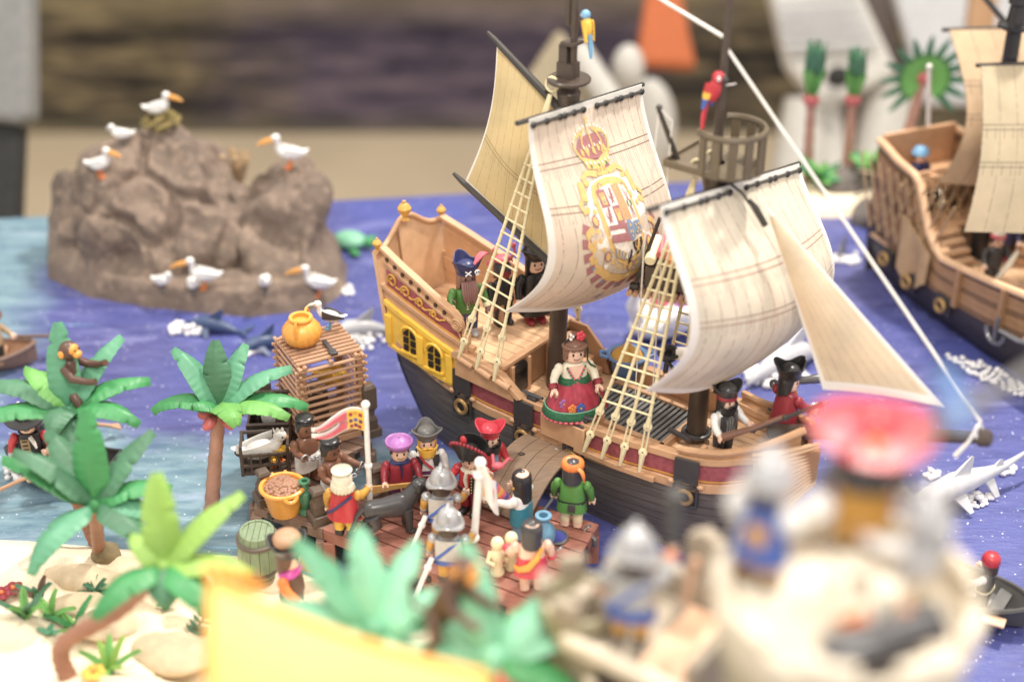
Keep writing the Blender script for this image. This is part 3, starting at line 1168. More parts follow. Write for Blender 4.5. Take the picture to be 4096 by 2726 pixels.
# yards with the clasps that grip the cloth
def yard(f, owner_x, ext=.10):
    d = (f(1, 0) - f(0, 0)).normalized()
    a, b = f(0, .028), f(1, .028)
    mb = MB('spar')
    off = V((.018, 0, 0))
    mb.tube([f(0, 0) - d * ext + V((-.03, 0, -.02)), f(1, 0) + d * ext * .7 + V((-.03, 0, -.02))], [.02, .02], 8)
    for (u0, u1) in ((.02, .44), (.56, .98)):
        pts = [f(lerp(u0, u1, i / 8), .03) + off for i in range(9)]
        mb.tube(pts, .013, 6)
    y = mb.build('yard', ship)
    for u in (.02, .13, .24, .28, .36, .44, .56, .64, .74, .78, .88, .98):
        q = MB('black')
        q.ball(f(u, .03) + off * 1.2, (.02, .026, .026), 8, 6)
        q.build('clasp', y)


yard(main_f, 0)
yard(fore_f, 0)


# the royal arms printed on the main sail: flat shapes laid on the cloth
class Print:
    def __init__(s, f, u0, v0, su, sv):
        s.f, s.u0, s.v0, s.su, s.sv = f, u0, v0, su, sv
        s.mb = None

    def pt(s, a, b, k):
        u, v = s.u0 + a * s.su, s.v0 + b * s.sv
        e = 1e-3
        p = s.f(u, v)
        n = (s.f(u + e, v) - p).cross(s.f(u, v + e) - p).normalized()
        if n.x < 0:
            n = -n
        return p + n * (.010 + .0013 * k)

    def poly(s, pts, k):
        cx, cy = sum(p[0] for p in pts) / len(pts), sum(p[1] for p in pts) / len(pts)
        vs = [s.pt(cx, cy, k)] + [s.pt((cx + x) / 2, (cy + y) / 2, k) for x, y in pts] + [s.pt(x, y, k) for x, y in pts]
        n = len(pts)
        fs = [(0, 1 + i, 1 + (i + 1) % n) for i in range(n)] + [(1 + i, 1 + n + i, 1 + n + (i + 1) % n, 1 + (i + 1) % n) for i in range(n)]
        s.mb.add(vs, fs)

    def ell(s, a, b, ra, rb, k, n=16, star=0):
        s.poly([(a + ra * (1 - star * (i % 2)) * math.cos(2 * PI * i / n), b + rb * (1 - star * (i % 2)) * math.sin(2 * PI * i / n)) for i in range(n)], k)

    def rect(s, a0, b0, a1, b1, k, n=3):
        for i in range(n):
            for j in range(n):
                p, q, r, t = lerp(a0, a1, i / n), lerp(a0, a1, (i + 1) / n), lerp(b0, b1, j / n), lerp(b0, b1, (j + 1) / n)
                s.mb.add([s.pt(p, r, k), s.pt(q, r, k), s.pt(q, t, k), s.pt(p, t, k)], [(0, 1, 2, 3)])

    def band(s, pts, wd, k):
        L, Q = [], []
        for i, p in enumerate(pts):
            a, c = pts[max(i - 1, 0)], pts[min(i + 1, len(pts) - 1)]
            dx, dy = c[0] - a[0], (c[1] - a[1]) * 1.6
            l = math.hypot(dx, dy) or 1
            L.append((p[0] - dy / l * wd, p[1] + dx / l * wd / 1.6))
            Q.append((p[0] + dy / l * wd, p[1] - dx / l * wd / 1.6))
        for i in range(len(pts) - 1):
            s.mb.add([s.pt(*L[i], k), s.pt(*L[i + 1], k), s.pt(*Q[i + 1], k), s.pt(*Q[i], k)], [(0, 1, 2, 3)])

    def start(s, m):
        s.mb = MB(m)

    def done(s, name, par):
        return s.mb.build(name, par, smooth=80)


for nm, c in dict(pr_gold=(220, 180, 104), pr_gold2=(204, 158, 80), pr_wine=(164, 104, 108), pr_white=(238, 228, 220), pr_blue=(118, 140, 172), pr_black=(46, 38, 34), pr_green=(76, 120, 84)).items():
    MATS[nm] = plast(nm, c, rough=.75, vary=.1, scale=30)

pr = Print(main_f, .44, .115, .245, .65)
cr = main_sail
# crown
pr.start('pr_wine')
pr.poly([(-.42, .20), (-.47, .11), (-.36, .06), (-.1, .045), (.18, .045), (.40, .055), (.50, .10), (.44, .19), (.05, .205)], 1)
pr.poly([(-.3, .285), (0, .25), (.3, .245), (.34, .26), (.1, .285), (-.2, .31)], 1)
pr.mb.use('pr_gold')
pr.poly([(-.46, .17), (-.3, .205), (0, .215), (.3, .195), (.46, .155), (.40, .235), (.1, .262), (-.15, .268), (-.36, .255)], 2)
for a0, a1, top in ((-.45, -.52, .02), (-.2, -.26, -.005), (.03, .03, -.015), (.26, .32, -.005), (.47, .54, .02)):
    pr.band([(a0, .18), (a1 * 1.08, .10), (a1 * .9, .045), (a1 * .45, top)], .022, 3)
for i in range(5):
    a = -.36 + i * .18
    pr.ell(a, .15 - .01 * (i % 2), .055, .032, 4, 10, .35)
pr.ell(.03, -.03, .035, .02, 3)
pr.band([(.03, -.03), (.03, -.085)], .014, 3)
pr.band([(-.03, -.062), (.09, -.062)], .012, 3)
pr.mb.use('pr_white')
for i in range(13):
    a = -1.25 + i * 2.5 / 12
    pr.ell(.02 + .58 * math.sin(a), .10 - .115 * math.cos(a), .022, .011, 4, 8)
for i in range(7):
    pr.ell(-.36 + i * .12, .225 - .008 * math.cos(i), .022, .012, 5, 8)
for i in range(4):
    pr.ell(-.27 + i * .18, .118, .022, .012, 5, 8)
pr.mb.use('pr_green')
for i in range(3):
    pr.ell(-.24 + i * .24, .243, .026, .014, 5, 8)
pr.done('crown_print', cr)
# mantle of scrolls round the shield
pr.start('pr_white')
pr.poly([(-.72, .42), (-.5, .34), (0, .31), (.5, .32), (.78, .38), (.86, .56), (.82, .74), (.62, .9), (.2, 1.0), (-.2, 1.0), (-.6, .9), (-.8, .74), (-.82, .56)], 0)
pr.mb.use('pr_gold')
for sg in (-1, 1):
    pr.poly([(sg * .16, .275), (sg * .52, .255), (sg * .58, .285), (sg * .2, .315)], 2)
    pr.poly([(sg * .66, .33), (sg * .8, .315), (sg * .86, .44), (sg * .7, .45)], 2)
    pr.band([(sg * .86, .44), (sg * .95, .47), (sg * .9, .51), (sg * .78, .5), (sg * .76, .48)], .03, 2)
    pr.band([(sg * .5, .28), (sg * .66, .31), (sg * .62, .34), (sg * .5, .335)], .026, 2)
    pr.band([(sg * .82, .62), (sg * .98, .66), (sg * .98, .73), (sg * .86, .74), (sg * .82, .70)], .04, 2)
    pr.band([(sg * .86, .74), (sg * .94, .82), (sg * .8, .90), (sg * .66, .92)], .05, 2)
pr.band([(-.66, .92), (-.4, .98), (0, 1.01), (.4, .98), (.66, .92)], .05, 2)
pr.band([(-.13 + .012 * i, .275 + .008 * math.sin(i)) for i in range(24)], .05, 2)
pr.mb.use('pr_wine')
for i in range(14):
    t = R(200 - i * 220 / 13)
    a, b = 1.02 * math.cos(t), .74 + .33 * math.sin(t)
    d = (math.cos(t) * .10, math.sin(t) * .04)
    q = (-math.sin(t) * .075, math.cos(t) * .032)
    pr.poly([(a - q[0] - d[0], b - q[1] - d[1]), (a + q[0] - d[0], b + q[1] - d[1]), (a + q[0] * 1.1 + d[0], b + q[1] * 1.1 + d[1]), (a - q[0] * 1.1 + d[0], b - q[1] * 1.1 + d[1])], 1)
pr.done('mantle_print', cr)
# collar of suns and links
pr.start('pr_wine')
for i in range(12):
    t = R(-62 + i * 304 / 11 - 0)
    a, b = .74 * math.sin(t + PI), .64 - .27 * math.cos(t + PI)
    if i % 2 == 0:
        pr.ell(a, b, .10, .045, 3, 20, .25)
pr.mb.use('pr_gold')
for i in range(23):
    t = R(-62 + i * 304 / 22)
    a, b = .74 * math.sin(t + PI), .64 - .27 * math.cos(t + PI)
    pr.ell(a, b, .055 if i % 4 == 0 else .05, .03 if i % 4 == 0 else .018, 4, 10)
for sg in (-1, 1):
    for k in range(3):
        pr.ell(sg * (.96 - .03 * k * k), .66 + .09 * k, .05, .022, 3, 8)
pr.band([(0, 1.0), (0, 1.16)], .02, 2)
pr.mb.use('pr_blue')
for i in range(5):
    t = R(150 - i * 30)
    pr.ell(.98 * math.cos(t), .74 + .32 * math.sin(t), .035, .016, 4, 8)
pr.mb.use('grey')
pr.ell(0, 1.19, .09, .04, 3, 16, .55)
pr.done('collar_print', cr)
# shield and its fields
OUT = [(-.50, .36), (-.3, .335), (0, .322), (.3, .335), (.5, .36), (.56, .42), (.54, .60), (.5, .74), (.3, .85), (0, .905), (-.3, .86), (-.5, .76), (-.56, .6), (-.57, .42)]
pr.start('pr_gold')
pr.poly(OUT, 3)
pr.mb.use('pr_white')
pr.poly([(x * .82, .615 + (y - .615) * .84) for x, y in OUT], 5)
pr.mb.use('pr_wine')
pr.rect(-.44, .39, -.20, .50, 6)
pr.rect(-.18, .50, .02, .615, 6)
pr.rect(-.44, .615, -.02, .645, 6)
pr.rect(-.43, .675, .0, .73, 6)
pr.rect(-.02, .615, .1, .73, 6)
for i in range(5):
    pr.rect(.045 + i * .045, .375, .066 + i * .045, .60, 6)
for i in range(3):
    pr.poly([(.30 + i * .05, .39 + i * .02), (.32 + i * .05, .40 + i * .02), (.36 + i * .02, .49), (.345 + i * .02, .49)], 6)
    pr.poly([(.30 + i * .05, .60), (.32 + i * .05, .60), (.36 + i * .02, .52), (.345 + i * .02, .52)], 6)


def lion(cx, cy, q):
    pr.band([(cx + .03 * q, cy - .03), (cx + .01, cy - .01), (cx - .01, cy + .015), (cx - .03 * q, cy + .03)], .026, 7)
    pr.ell(cx + .035 * q, cy - .036, .032, .018, 7, 10)
    for dx, dy in ((.06, -.01), (.055, .012), (.03, .042), (-.055, .045)):
        pr.band([(cx, cy + dy * .3), (cx + dx * q, cy + dy)], .011, 7)
    pr.band([(cx - .03 * q, cy + .02), (cx - .075 * q, cy), (cx - .06 * q, cy - .03)], .009, 7)


lion(-.08, .44, 1)
lion(-.33, .555, 1)
pr.mb.use('pr_gold')
pr.rect(.03, .375, .045, .60, 6)
for i in range(5):
    pr.rect(.066 + i * .045, .375, .09 + i * .045, .60, 6)


def castle(cx, cy):
    pr.rect(cx - .06, cy - .012, cx + .06, cy + .035, 7, 1)
    for dx in (-.05, 0, .05):
        pr.rect(cx + dx - .016, cy - .04, cx + dx + .016, cy, 7, 1)


castle(-.32, .45)
castle(-.08, .56)
pr.mb.use('pr_blue')
pr.ell(.14, .665, .11, .07, 6, 18)
pr.rect(.26, .615, .46, .70, 6)
for i in range(4):
    pr.poly([(-.40 + i * .085, .765 + i * .012), (-.365 + i * .085, .765 + i * .012), (-.32 + i * .06, .83 + i * .008), (-.35 + i * .06, .83 + i * .008)], 7)
pr.rect(-.34, .455, -.30, .475, 8, 1)
pr.mb.use('pr_gold')
for a, b in ((.14, .635), (.11, .675), (.17, .675), (.14, .705), (.31, .64), (.40, .64), (.355, .665), (.31, .685), (.41, .685)):
    pr.ell(a, b, .024, .014, 8, 8, .3)
for i in range(4):
    pr.poly([(-.365 + i * .085, .765 + i * .012), (-.32 + i * .085, .765 + i * .012), (-.29 + i * .06, .83 + i * .008), (-.32 + i * .06, .83 + i * .008)], 7)
pr.mb.use('pr_black')
pr.poly([(.10, .745), (.40, .72), (.42, .76), (.34, .81), (.24, .835), (.14, .79)], 6)
lion(.02, .84, .8)
pr.mb.use('pr_gold')
lion(.26, .77, 1.1)
pr.mb.use('pr_green')
pr.ell(.31, .505, .022, .022, 8, 8)
pr.ell(.41, .505, .022, .022, 8, 8)
pr.done('shield_print', cr)

# spanker behind the main mast with gaff and boom
gA, gB = V((-.53, -.06, 3.66)), V((.02, -.03, 3.27))
bA, bB = V((-.88, -.05, 2.42)), V((.0, -.03, 1.95))


def spanker(u, v):
    p = gA.lerp(gB, u * .98 + .02).lerp(bA.lerp(bB, u * .96 + .02), v)
    p.y -= .10 * math.sin(PI * v) * math.sin(PI * min(1, u + .05))
    p.x += .10 * math.sin(PI * v) * (1 - u)
    return p


MB('sail_spanker').sheet(spanker, 22, 26, .006, uv=True).build('spanker_sail', ship, smooth=80)
for a, b, e in ((gA, gB, .08), (bA, bB, .1)):
    d = (b - a).normalized()
    MB('spar').tube([a - d * e + V((0, -.02, -.01)), a + V((0, -.02, -.01)), b + d * .05 + V((0, -.02, -.01))], [.014, .024, .034], 8).build('boom', ship)

# bowsprit, jib and its stay
MB('mast').tube([(2.0, 0, 1.16), (2.7, 0, 1.42), (3.52, 0, 1.73)], [.06, .05, .042], 12).lathe([(.05, 0), (.062, .01), (.062, .07), (.04, .09)], 14, frame((3.5, 0, 1.72), (.8, 0, .3))).build('bowsprit', ship)
jT, jC, jK = V((1.79, -.0, 2.92)), V((2.38, -.02, 1.68)), V((3.24, 0, 1.86))


def jib(u, v):
    p = jT.lerp(jC.lerp(jK, u), v)
    p.y -= .10 * math.sin(PI * u) * v * (1.2 - v) * 2
    p.z += .05 * math.sin(PI * u) * v
    return p


MB('sail_jib').sheet(jib, 16, 24, .006, uv=True).build('jib_sail', ship, smooth=80)
mb = MB('spar')
mb.tube([(1.48, -.05, 3.08), (1.5, -.06, 3.05), (1.62, -.05, 2.99), (1.68, -.04, 2.92)], .011, 6)
mb.tube([(1.67, -.04, 2.95), (1.72, -.03, 2.9), (1.8, -.01, 2.78)], [.014, .026, .024], 8)
mb.build('jib_hook', ship)
mb = MB('cord')
mb.tube([(1.37, 0, 4.0), (1.38, .01, 3.95), (3.50, 0, 1.84)], .0125, 6)
mb.tube([(1.37, 0, 4.02), (.4, .02, 4.32), (.16, 0, 4.42)], .0125, 6)
mb.torus((0, 0, 0), .05, .013, 14, 6, frame((3.50, 0, 1.76), (.9, 0, .35)))
mb.tube([(3.5, -.04, 1.83), (3.47, -.08, 1.72), (3.41, -.12, 1.60)], [.013, .013, .018], 6)
mb.build('stay_rope', ship)
mb = MB('cord')
mb.tube([(1.02, -.22, 3.5), (.93, -.18, 2.4), (.9, -.15, .95)], .006, 5)
mb.tube([(1.09, -.16, 3.4), (1.06, -.14, 2.5), (1.05, -.14, 1.0)], .006, 5)
mb.build('hoist_rope', ship)


# shrouds: rope ladders from the rail up to the mast tops
def shroud(tops, foots, top, rungs, split=.16):
    sh = bpy.data.objects.new('rope_ladder', None)
    C.objects.link(sh)
    sh.parent = ship
    sh.empty_display_size = .1
    top = V(top)
    F = [V(f) for f in foots]
    n = len(F)
    T = [top + (F[i] - top) * .13 + V(((i - (n - 1) / 2) * .0, 0, 0)) for i in range(n)]

    def pos(i, t):
        return top.lerp(F[i], t)
    for i in range(n):
        mb = MB('rope')
        up = [pos(i, lerp(.02, .80, k / 4)) for k in range(5)]
        mb.tube(up, .0135, 7)
        d = (F[i] - top).normalized()
        sidev = d.cross(V((0, 1, 0))).normalized()
        a, b = pos(i, .80), pos(i, .84)
        c, e = pos(i, .93), F[i]
        M1 = frame(b, V((0, -1, 0.25)))
        mb.tube([a, b], [.014, .026], 7)
        for q in (b, c):
            mb.lathe([(.024, -.014), (.034, -.01), (.034, .01), (.024, .014)], 14, frame(q, (.25, -1, .25)))
        for sg in (-1, 1):
            mb.tube([b + sidev * .018 * sg, c + sidev * .018 * sg], .008, 6)
        mb.tube([c, e], [.026, .012], 7)
        mb.use('dark_brown')
        for q in (b, c):
            mb.lathe([(.009, -.018), (.009, .018)], 8, frame(q, (.25, -1, .25)))
        mb.build('strand', sh)
    for k in range(rungs):
        t = lerp(.26, .80, k / (rungs - 1))
        mb = MB('rope')
        mb.tube([pos(0, t), pos(n - 1, t)], .0085, 6)
        for i in range(n):
            mb.ball(pos(i, t), .018, 8, 6)
        mb.build('rung', sh)
    mb = MB('rope')
    mb.torus((0, 0, 0), .05, .013, 14, 6, frame(top + V((0, 0, .03)), (0, -1, .2)))
    mb.build('eye', sh)
    return sh


shroud(None, [(-.54, -.56, 1.12), (-.35, -.57, 1.09), (-.16, -.58, 1.06)], (.02, -.10, 3.40), 12)
shroud(None, [(.72, -.57, .74), (.89, -.57, .75), (1.06, -.57, .76), (1.23, -.56, .77)], (1.28, -.10, 3.08), 13)
shroud(None, [(-.54, .56, 1.12), (-.35, .57, 1.09), (-.16, .58, 1.06)], (.02, .10, 3.40), 12)
shroud(None, [(.72, .57, .74), (.89, .57, .75), (1.06, .57, .76), (1.23, .56, .77)], (1.28, .10, 3.08), 13)
for sgn in (-1, 1):
    mb = MB('tan')
    strip(mb, sgn, .62, 1.34, lambda x: .70, lambda x: .745, .055, .06, 10)
    mb.build('channel', ship, bevel=.004)

# foredeck fittings and the ribbed fan under the bow
mb = MB('tan')
for x in (1.62, 1.86):
    mb.box((x, -beam(x, 1) + .1, .99), (.04, .16, .06))
mb.box((1.74, -beam(1.74, 1) + .17, .985), (.3, .035, .05), rz=.22)
mb.build('rail_lattice', ship, bevel=.004)
mb = MB('tan')
for sgn in (-1, 1):
    mb.sheet(lambda u, v: side(lerp(1.5, 2.28, u), lerp(.95, 1.06 + .26 * u * u, v), sgn, .0), 12, 3, .035)
    mb.tube([side(lerp(1.5, 2.3, i / 10), 1.06 + .26 * (i / 10) ** 2, sgn, .01) for i in range(11)], .028, 8)
mb.build('bow_bulwark', ship)
bh = MB('tan_dark')
bh.sheet(lambda u, v: V((lerp(2.05, 2.42, u), -.03 - .22 * (1 - u) * (1 - .5 * v), lerp(1.08 + .12 * u, .45 + .5 * u, v))), 6, 6, .04)
bk = bh.build('beakhead', ship)
for k in range(13):
    t = k / 12
    mb = MB('tan_light')
    mb.tube([(2.02 + .06 * t, -.30 + .02 * t, 1.12 - .5 * t), (2.2 + .06 * t, -.2 + .03 * t, 1.16 - .5 * t), (2.42, -.05, 1.25 - .34 * t)], [.02, .024, .012], 6)
    mb.build('rib', bk)

# gangplank from the hull down to the dock, bowed planks
ga0, ga1 = at(2215, 1770, .66), at(2000, 2055, .37)
gd = ga1 - ga0
gperp = V((-gd.y, gd.x, 0)).normalized()
gp = thing('gangplank', 'weathered brown plank ramp leading from the ship hull down to the dock', 'gangplank', ga0)
for k in range(4):
    o0 = (k - 1.5) * .125
    mb = MB('gang')
    mb.sheet(lambda u, v: gd * u + gperp * (o0 + (v - .5) * .12) + V((0, 0, .13 * math.sin(PI * u) - .0)), 14, 1, .02)
    mb.build('plank', gp, smooth=30)
mb = MB('dark_brown').ball(gd * .42 + gperp * -.1 + V((0, 0, .135)), (.03, .016, .008), 8, 6)
mb.build('peg', gp)


# ------------------------------------------------------------------ toy figures
# built one unit tall, facing -y, feet at z = 0
def ring(cx, cy, z, rx, ry, e=2.6, n=18):
    out = []
    for j in range(n):
        a = 2 * PI * j / n
        c, s_ = math.cos(a), math.sin(a)
        k = (abs(c) ** e + abs(s_) ** e) ** (-1 / e)
        out.append((cx + rx * k * c, cy + ry * k * s_, z))
    return out


def cap_mesh(mb, zfun, rad=.142, ztop=.985, flat=1.0, n=24, m=6, cy=.005, zc=.86):
    """hair shell: open below where zfun(angle) says, angle 0 = front"""
    rings = []
    for k in range(m + 1):
        r = []
        for j in range(n):
            a = 2 * PI * j / n
            z0 = zfun(a)
            z = lerp(z0, ztop, k / m) if k < m else ztop
            t = max(0, (z - zc) / (ztop - zc))
            q = math.sqrt(max(0, 1 - t ** 2.6)) if k < m else .12
            r.append((math.sin(a) * rad * q, cy - math.cos(a) * rad * q, z))
        rings.append(r)
    inner = [(x * .88, (y - cy) * .88 + cy, z) for x, y, z in rings[0]]
    mb.loft([inner] + rings)


def adist(a, b=0.0):
    d = abs((a - b + PI) % (2 * PI) - PI)
    return d


def hair_line(front=.90, side_=.80, back=.72, w=.75):
    def f(a):
        d = adist(a)
        return lerp(front, lerp(side_, back, sm(d, 1.3, 2.4)), sm(d, w, w + .45))
    return f


def tricorn(mb, z=.90, tilt=0.0, r=.24, turn=0.0, high=.14):
    M = Matrix.Translation((0, 0, z)) @ Matrix.Rotation(tilt, 4, 'X') @ Matrix.Rotation(turn, 4, 'Z')
    mb.lathe([(.138, -.02), (.148, .0), (.148, .05), (.132, .10), (.09, .135), (.02, .15)], 22, M)

    def brim(u, v):
        a = 2 * PI * u
        wk = (.5 + .5 * math.cos(3 * (a - PI / 2))) ** 1.3
        ro = lerp(.172, r, wk)
        zo = lerp(high * .52, high * .95, wk)
        q = v ** (.75)
        return (math.cos(a) * lerp(.14, ro, v), math.sin(a) * lerp(.14, ro, v) * .98, .012 + zo * v * v * .75 + zo * .25 * q)
    mb.sheet(lambda u, v: brim(u, v), 36, 5, .014, M=M)
    mb.tube([brim(i / 36, 1) for i in range(37)], .012, 6, M=M)


def brimhat(mb, z=.90, r=.27, tilt=0.0, wave=.02):
    M = Matrix.Translation((0, 0, z)) @ Matrix.Rotation(tilt, 4, 'X')
    mb.lathe([(.14, -.02), (.148, .01), (.14, .07), (.11, .11), (.03, .125)], 22, M)
    mb.sheet(lambda u, v: (math.cos(2 * PI * u) * lerp(.13, r, v), math.sin(2 * PI * u) * lerp(.13, r, v), .01 + wave * v * math.cos(4 * PI * u)), 36, 4, .016, M=M)


def feather(mb, p, d, L=.22, w_=.05):
    p, d = V(p), V(d).normalized()
    side_ = d.cross(V((0, 0, 1))).normalized()

    def f(u, v):
        t = v
        ww = w_ * math.sin(PI * min(1, t * .9 + .08)) * (1 + .12 * math.sin(t * 40))
        return p + d * (L * t) + V((0, 0, .10 * math.sin(PI * t * .8))) + side_ * (u - .5) * 2 * ww
    mb.sheet(f, 4, 16, .02)


def arm_pts(sx, fwd, out, bend):
    f, o = R(fwd), R(out)
    s0 = V((sx * .185, .0, .625))
    d = V((sx * math.sin(o), -math.sin(f) * math.cos(o), -math.cos(f) * math.cos(o)))
    f2 = R(fwd + bend)
    d2 = V((sx * math.sin(o * .4), -math.sin(f2) * math.cos(o * .4), -math.cos(f2) * math.cos(o * .4)))
    s1 = s0 + V((sx * .045, 0, -.015))
    e = s1 + d * .12
    w_ = e + d2 * .13
    return s0, s1, e, w_, d2


class Fig:
    pass


FIGS = []


def figure(label, loc, face, skin='skin', top='red', sleeve=None, legs='navy', shoes='black', L=(10, 12, 25), Rr=(10, 12, 25),
           cuff=None, hair=None, hair_fn=None, hat=None, beard=None, size=.68, group=None, tilt=(0, 0), seat=False, short=False, bare=False,
           skirt=None, eyes=True, smile=True, parent=None, belt=None, vest=None, head_turn=0):
    sleeve = sleeve or top
    size *= .85
    t = thing('toy_figure', label, 'toy figure', loc, R(face), group, size, tilt)
    t.scale = (size * .92, size * .92, size * 1.04)
    b = MB(legs)
    for sx in (-1, 1):
        x = sx * .088
        if seat:
            b.loft([ring(x, -.34, .30, .07, .02, 3), ring(x, -.30, .33, .075, .06, 3), ring(x, -.05, .37, .08, .075, 3), ring(x, .06, .36, .08, .07, 3)])
            b.tube([(x, -.02, .37), (x, -.30, .35)], .078, 12)
            b.use(shoes).ball((x, -.38, .36), (.07, .06, .10), 12, 8).use(legs)
        elif short:
            b.use(skin).loft([ring(x, .0, .05, .055, .06, 2.2), ring(x, .0, .24, .062, .066, 2.2)])
            b.use(shoes).ball((x, -.045, .032), (.062, .125, .042), 14, 8).use(legs)
            b.loft([ring(x, .0, .20, .078, .085, 3), ring(x, .0, .36, .084, .09, 3)])
        else:
            b.use(shoes).loft([ring(x, .0, .02, .064, .07, 3), ring(x, .0, .12, .066, .072, 3)])
            b.ball((x, -.05, .034), (.066, .13, .046), 14, 8)
            b.use(legs).loft([ring(x, .0, .10, .068, .074, 3), ring(x, .0, .22, .074, .082, 3), ring(x, .0, .36, .082, .088, 3)])
    b.use(legs).loft([ring(0, 0, .30, .15, .088, 3.2), ring(0, 0, .36, .172, .10, 3), ring(0, 0, .39, .17, .10, 3)])
    b.use(top)
    b.loft([ring(0, 0, .35, .182, .112, 3), ring(0, 0, .38, .19, .118, 3), ring(0, 0, .50, .172, .112, 2.8), ring(0, 0, .60, .165, .105, 2.6), ring(0, .0, .655, .15, .095, 2.4), ring(0, 0, .685, .10, .075, 2.2), ring(0, 0, .70, .06, .06, 2)])
    H = {}
    for key, sx, ps in (('L', 1, L), ('R', -1, Rr)):
        s0, s1, e, w_, d2 = arm_pts(sx, *ps)
        b.use(skin if bare else sleeve)
        b.ball(s0 + V((sx * .02, 0, -.005)), (.062, .068, .068), 12, 8)
        m = e + (w_ - e) * .55
        b.tube([s0 + V((sx * .01, 0, 0)), s1.lerp(e, .35), e, m], [.06, .06, .054, .05], 12)
        b.use(cuff or (skin if (bare or short == 'arm') else sleeve))
        b.tube([m, w_], [.056 if cuff else .048, .054 if cuff else .046], 12)
        b.use(skin)
        b.ball(w_ + d2 * .015, .044, 12, 8)
        # gripping hand: thumb and fingers close to a C
        hx_ = d2
        side_ = V((1, 0, 0)) if abs(d2.x) < .9 else V((0, 1, 0))
        upv = side_.cross(hx_).normalized()
        side_ = hx_.cross(upv).normalized()
        c = w_ + d2 * .065
        Mh = Matrix(((hx_.x, side_.x, upv.x, c.x), (hx_.y, side_.y, upv.y, c.y), (hx_.z, side_.z, upv.z, c.z), (0, 0, 0, 1)))
        for zz in (-.026, 0, .026):
            b.torus((0, 0, zz), .034, .018, 12, 6, Mh, R(50), R(310))
        H[key] = c
    b.use(skin)
    b.tube([(0, 0, .67), (0, 0, .75)], [.062, .062], 14)
    ht = Matrix.Rotation(R(head_turn), 4, 'Z')
    b.loft([ring(0, 0, .705, .07, .07, 2), ring(0, 0, .722, .105, .105, 2.1), ring(0, 0, .76, .124, .122, 2.1), ring(0, 0, .84, .13, .128, 2.1), ring(0, 0, .90, .124, .122, 2.1), ring(0, 0, .945, .10, .10, 2), ring(0, 0, .968, .05, .05, 2)], M=ht)
    if eyes:
        b.use('black')
        for sx in (-1, 1):
            b.ball((sx * .05, -.119, .835), (.016, .012, .021), 10, 6, ht)
        b.use('hair_brown')
        if smile:
            b.tube([(.05 * math.sin(a), -.128 + .012 * (1 - math.cos(a)) * 2, .792 - .022 * math.cos(a)) for a in [R(-65 + i * 13) for i in range(11)]], .0055, 5, M=ht)
        for sx in (-1, 1):
            b.tube([(sx * .028, -.125, .872), (sx * .05, -.122, .880), (sx * .072, -.112, .874)], .006, 5, M=ht)
    body = b.build('body', t, smooth=55)
    if belt:
        q = MB(belt).loft([ring(0, 0, .385, .196, .124, 3), ring(0, 0, .42, .19, .12, 3)])
        q.box((0, -.122, .402), (.05, .014, .05))
        q.build('belt', t, smooth=50)
    if vest:
        q = MB(vest)
        for sx in (-1, 1):
            q.sheet(lambda u, v: (sx * lerp(.06 + .05 * (1 - v), .178 - .01 * v, u), -.124 + .03 * u * u + .012 * v, lerp(.37, .66, v)), 5, 6, .014)
        q.sheet(lambda u, v: ((u - .5) * .33, .116 - .012 * v - .03 * abs(u - .5), lerp(.37, .66, v)), 5, 4, .014)
        q.build('vest', t, smooth=50)
    if skirt:
        q = MB(skirt[0])
        r0, r1, z0, z1 = skirt[1:5]
        rr = []
        for k in range(5):
            z = lerp(z0, z1, k / 4)
            rr.append([(p[0] * (1 + .02 * math.sin(9 * math.atan2(p[1], p[0]))), p[1], p[2]) for p in ring(0, 0, z, lerp(r0, r1, k / 4), lerp(r0, r1, k / 4) * .72, 2.6, 36)])
        q.loft(rr)
        q.build('skirt', t, smooth=60)
    if hair:
        q = MB(hair)
        cap_mesh(q, hair_fn or hair_line())
        q.T = None
        for i, p in enumerate(q.v):
            q.v[i] = ht @ p
        q.build('hair', t, smooth=60)
    if beard:
        q = MB(beard)
        q.sheet(lambda u, v: (math.sin((u - .5) * 2.6) * lerp(.142, .10, v), -math.cos((u - .5) * 2.6) * lerp(.138, .135, v), lerp(.775 - .02 * math.cos((u - .5) * 5), .655 + .012 * math.cos(u * 30), v) + .0), 20, 5, .03)
        q.ball((-.04, -.138, .785), (.05, .02, .018), 10, 6).ball((.04, -.138, .785), (.05, .02, .018), 10, 6)
        q.build('beard', t, smooth=60)
    if hat:
        q = MB('black')
        hat(q)
        for i, p in enumerate(q.v):
            q.v[i] = ht @ p
        q.build('hat', t, smooth=55)
    f = Fig()
    f.o, f.H, f.t = t, H, Matrix.Translation(V(loc)) @ (Matrix.Rotation(R(face), 4, 'Z') @ Matrix.Rotation(tilt[1], 4, 'Y') @ Matrix.Rotation(tilt[0], 4, 'X')) @ Matrix.Diagonal((size * .92, size * .92, size * 1.04, 1))
    f.w = lambda p: f.t @ V(p)
    FIGS.append(f)
    return f


def h_tri(m, **k):
    return lambda q: tricorn(q.use(m), **k)


def h_brim(m, plume=None, **k):
    def f(q):
        brimhat(q.use(m), **k)
        if plume:
            feather(q.use(plume), (.1, .06, .96), (.2, 1, .35), .24, .06)
    return f


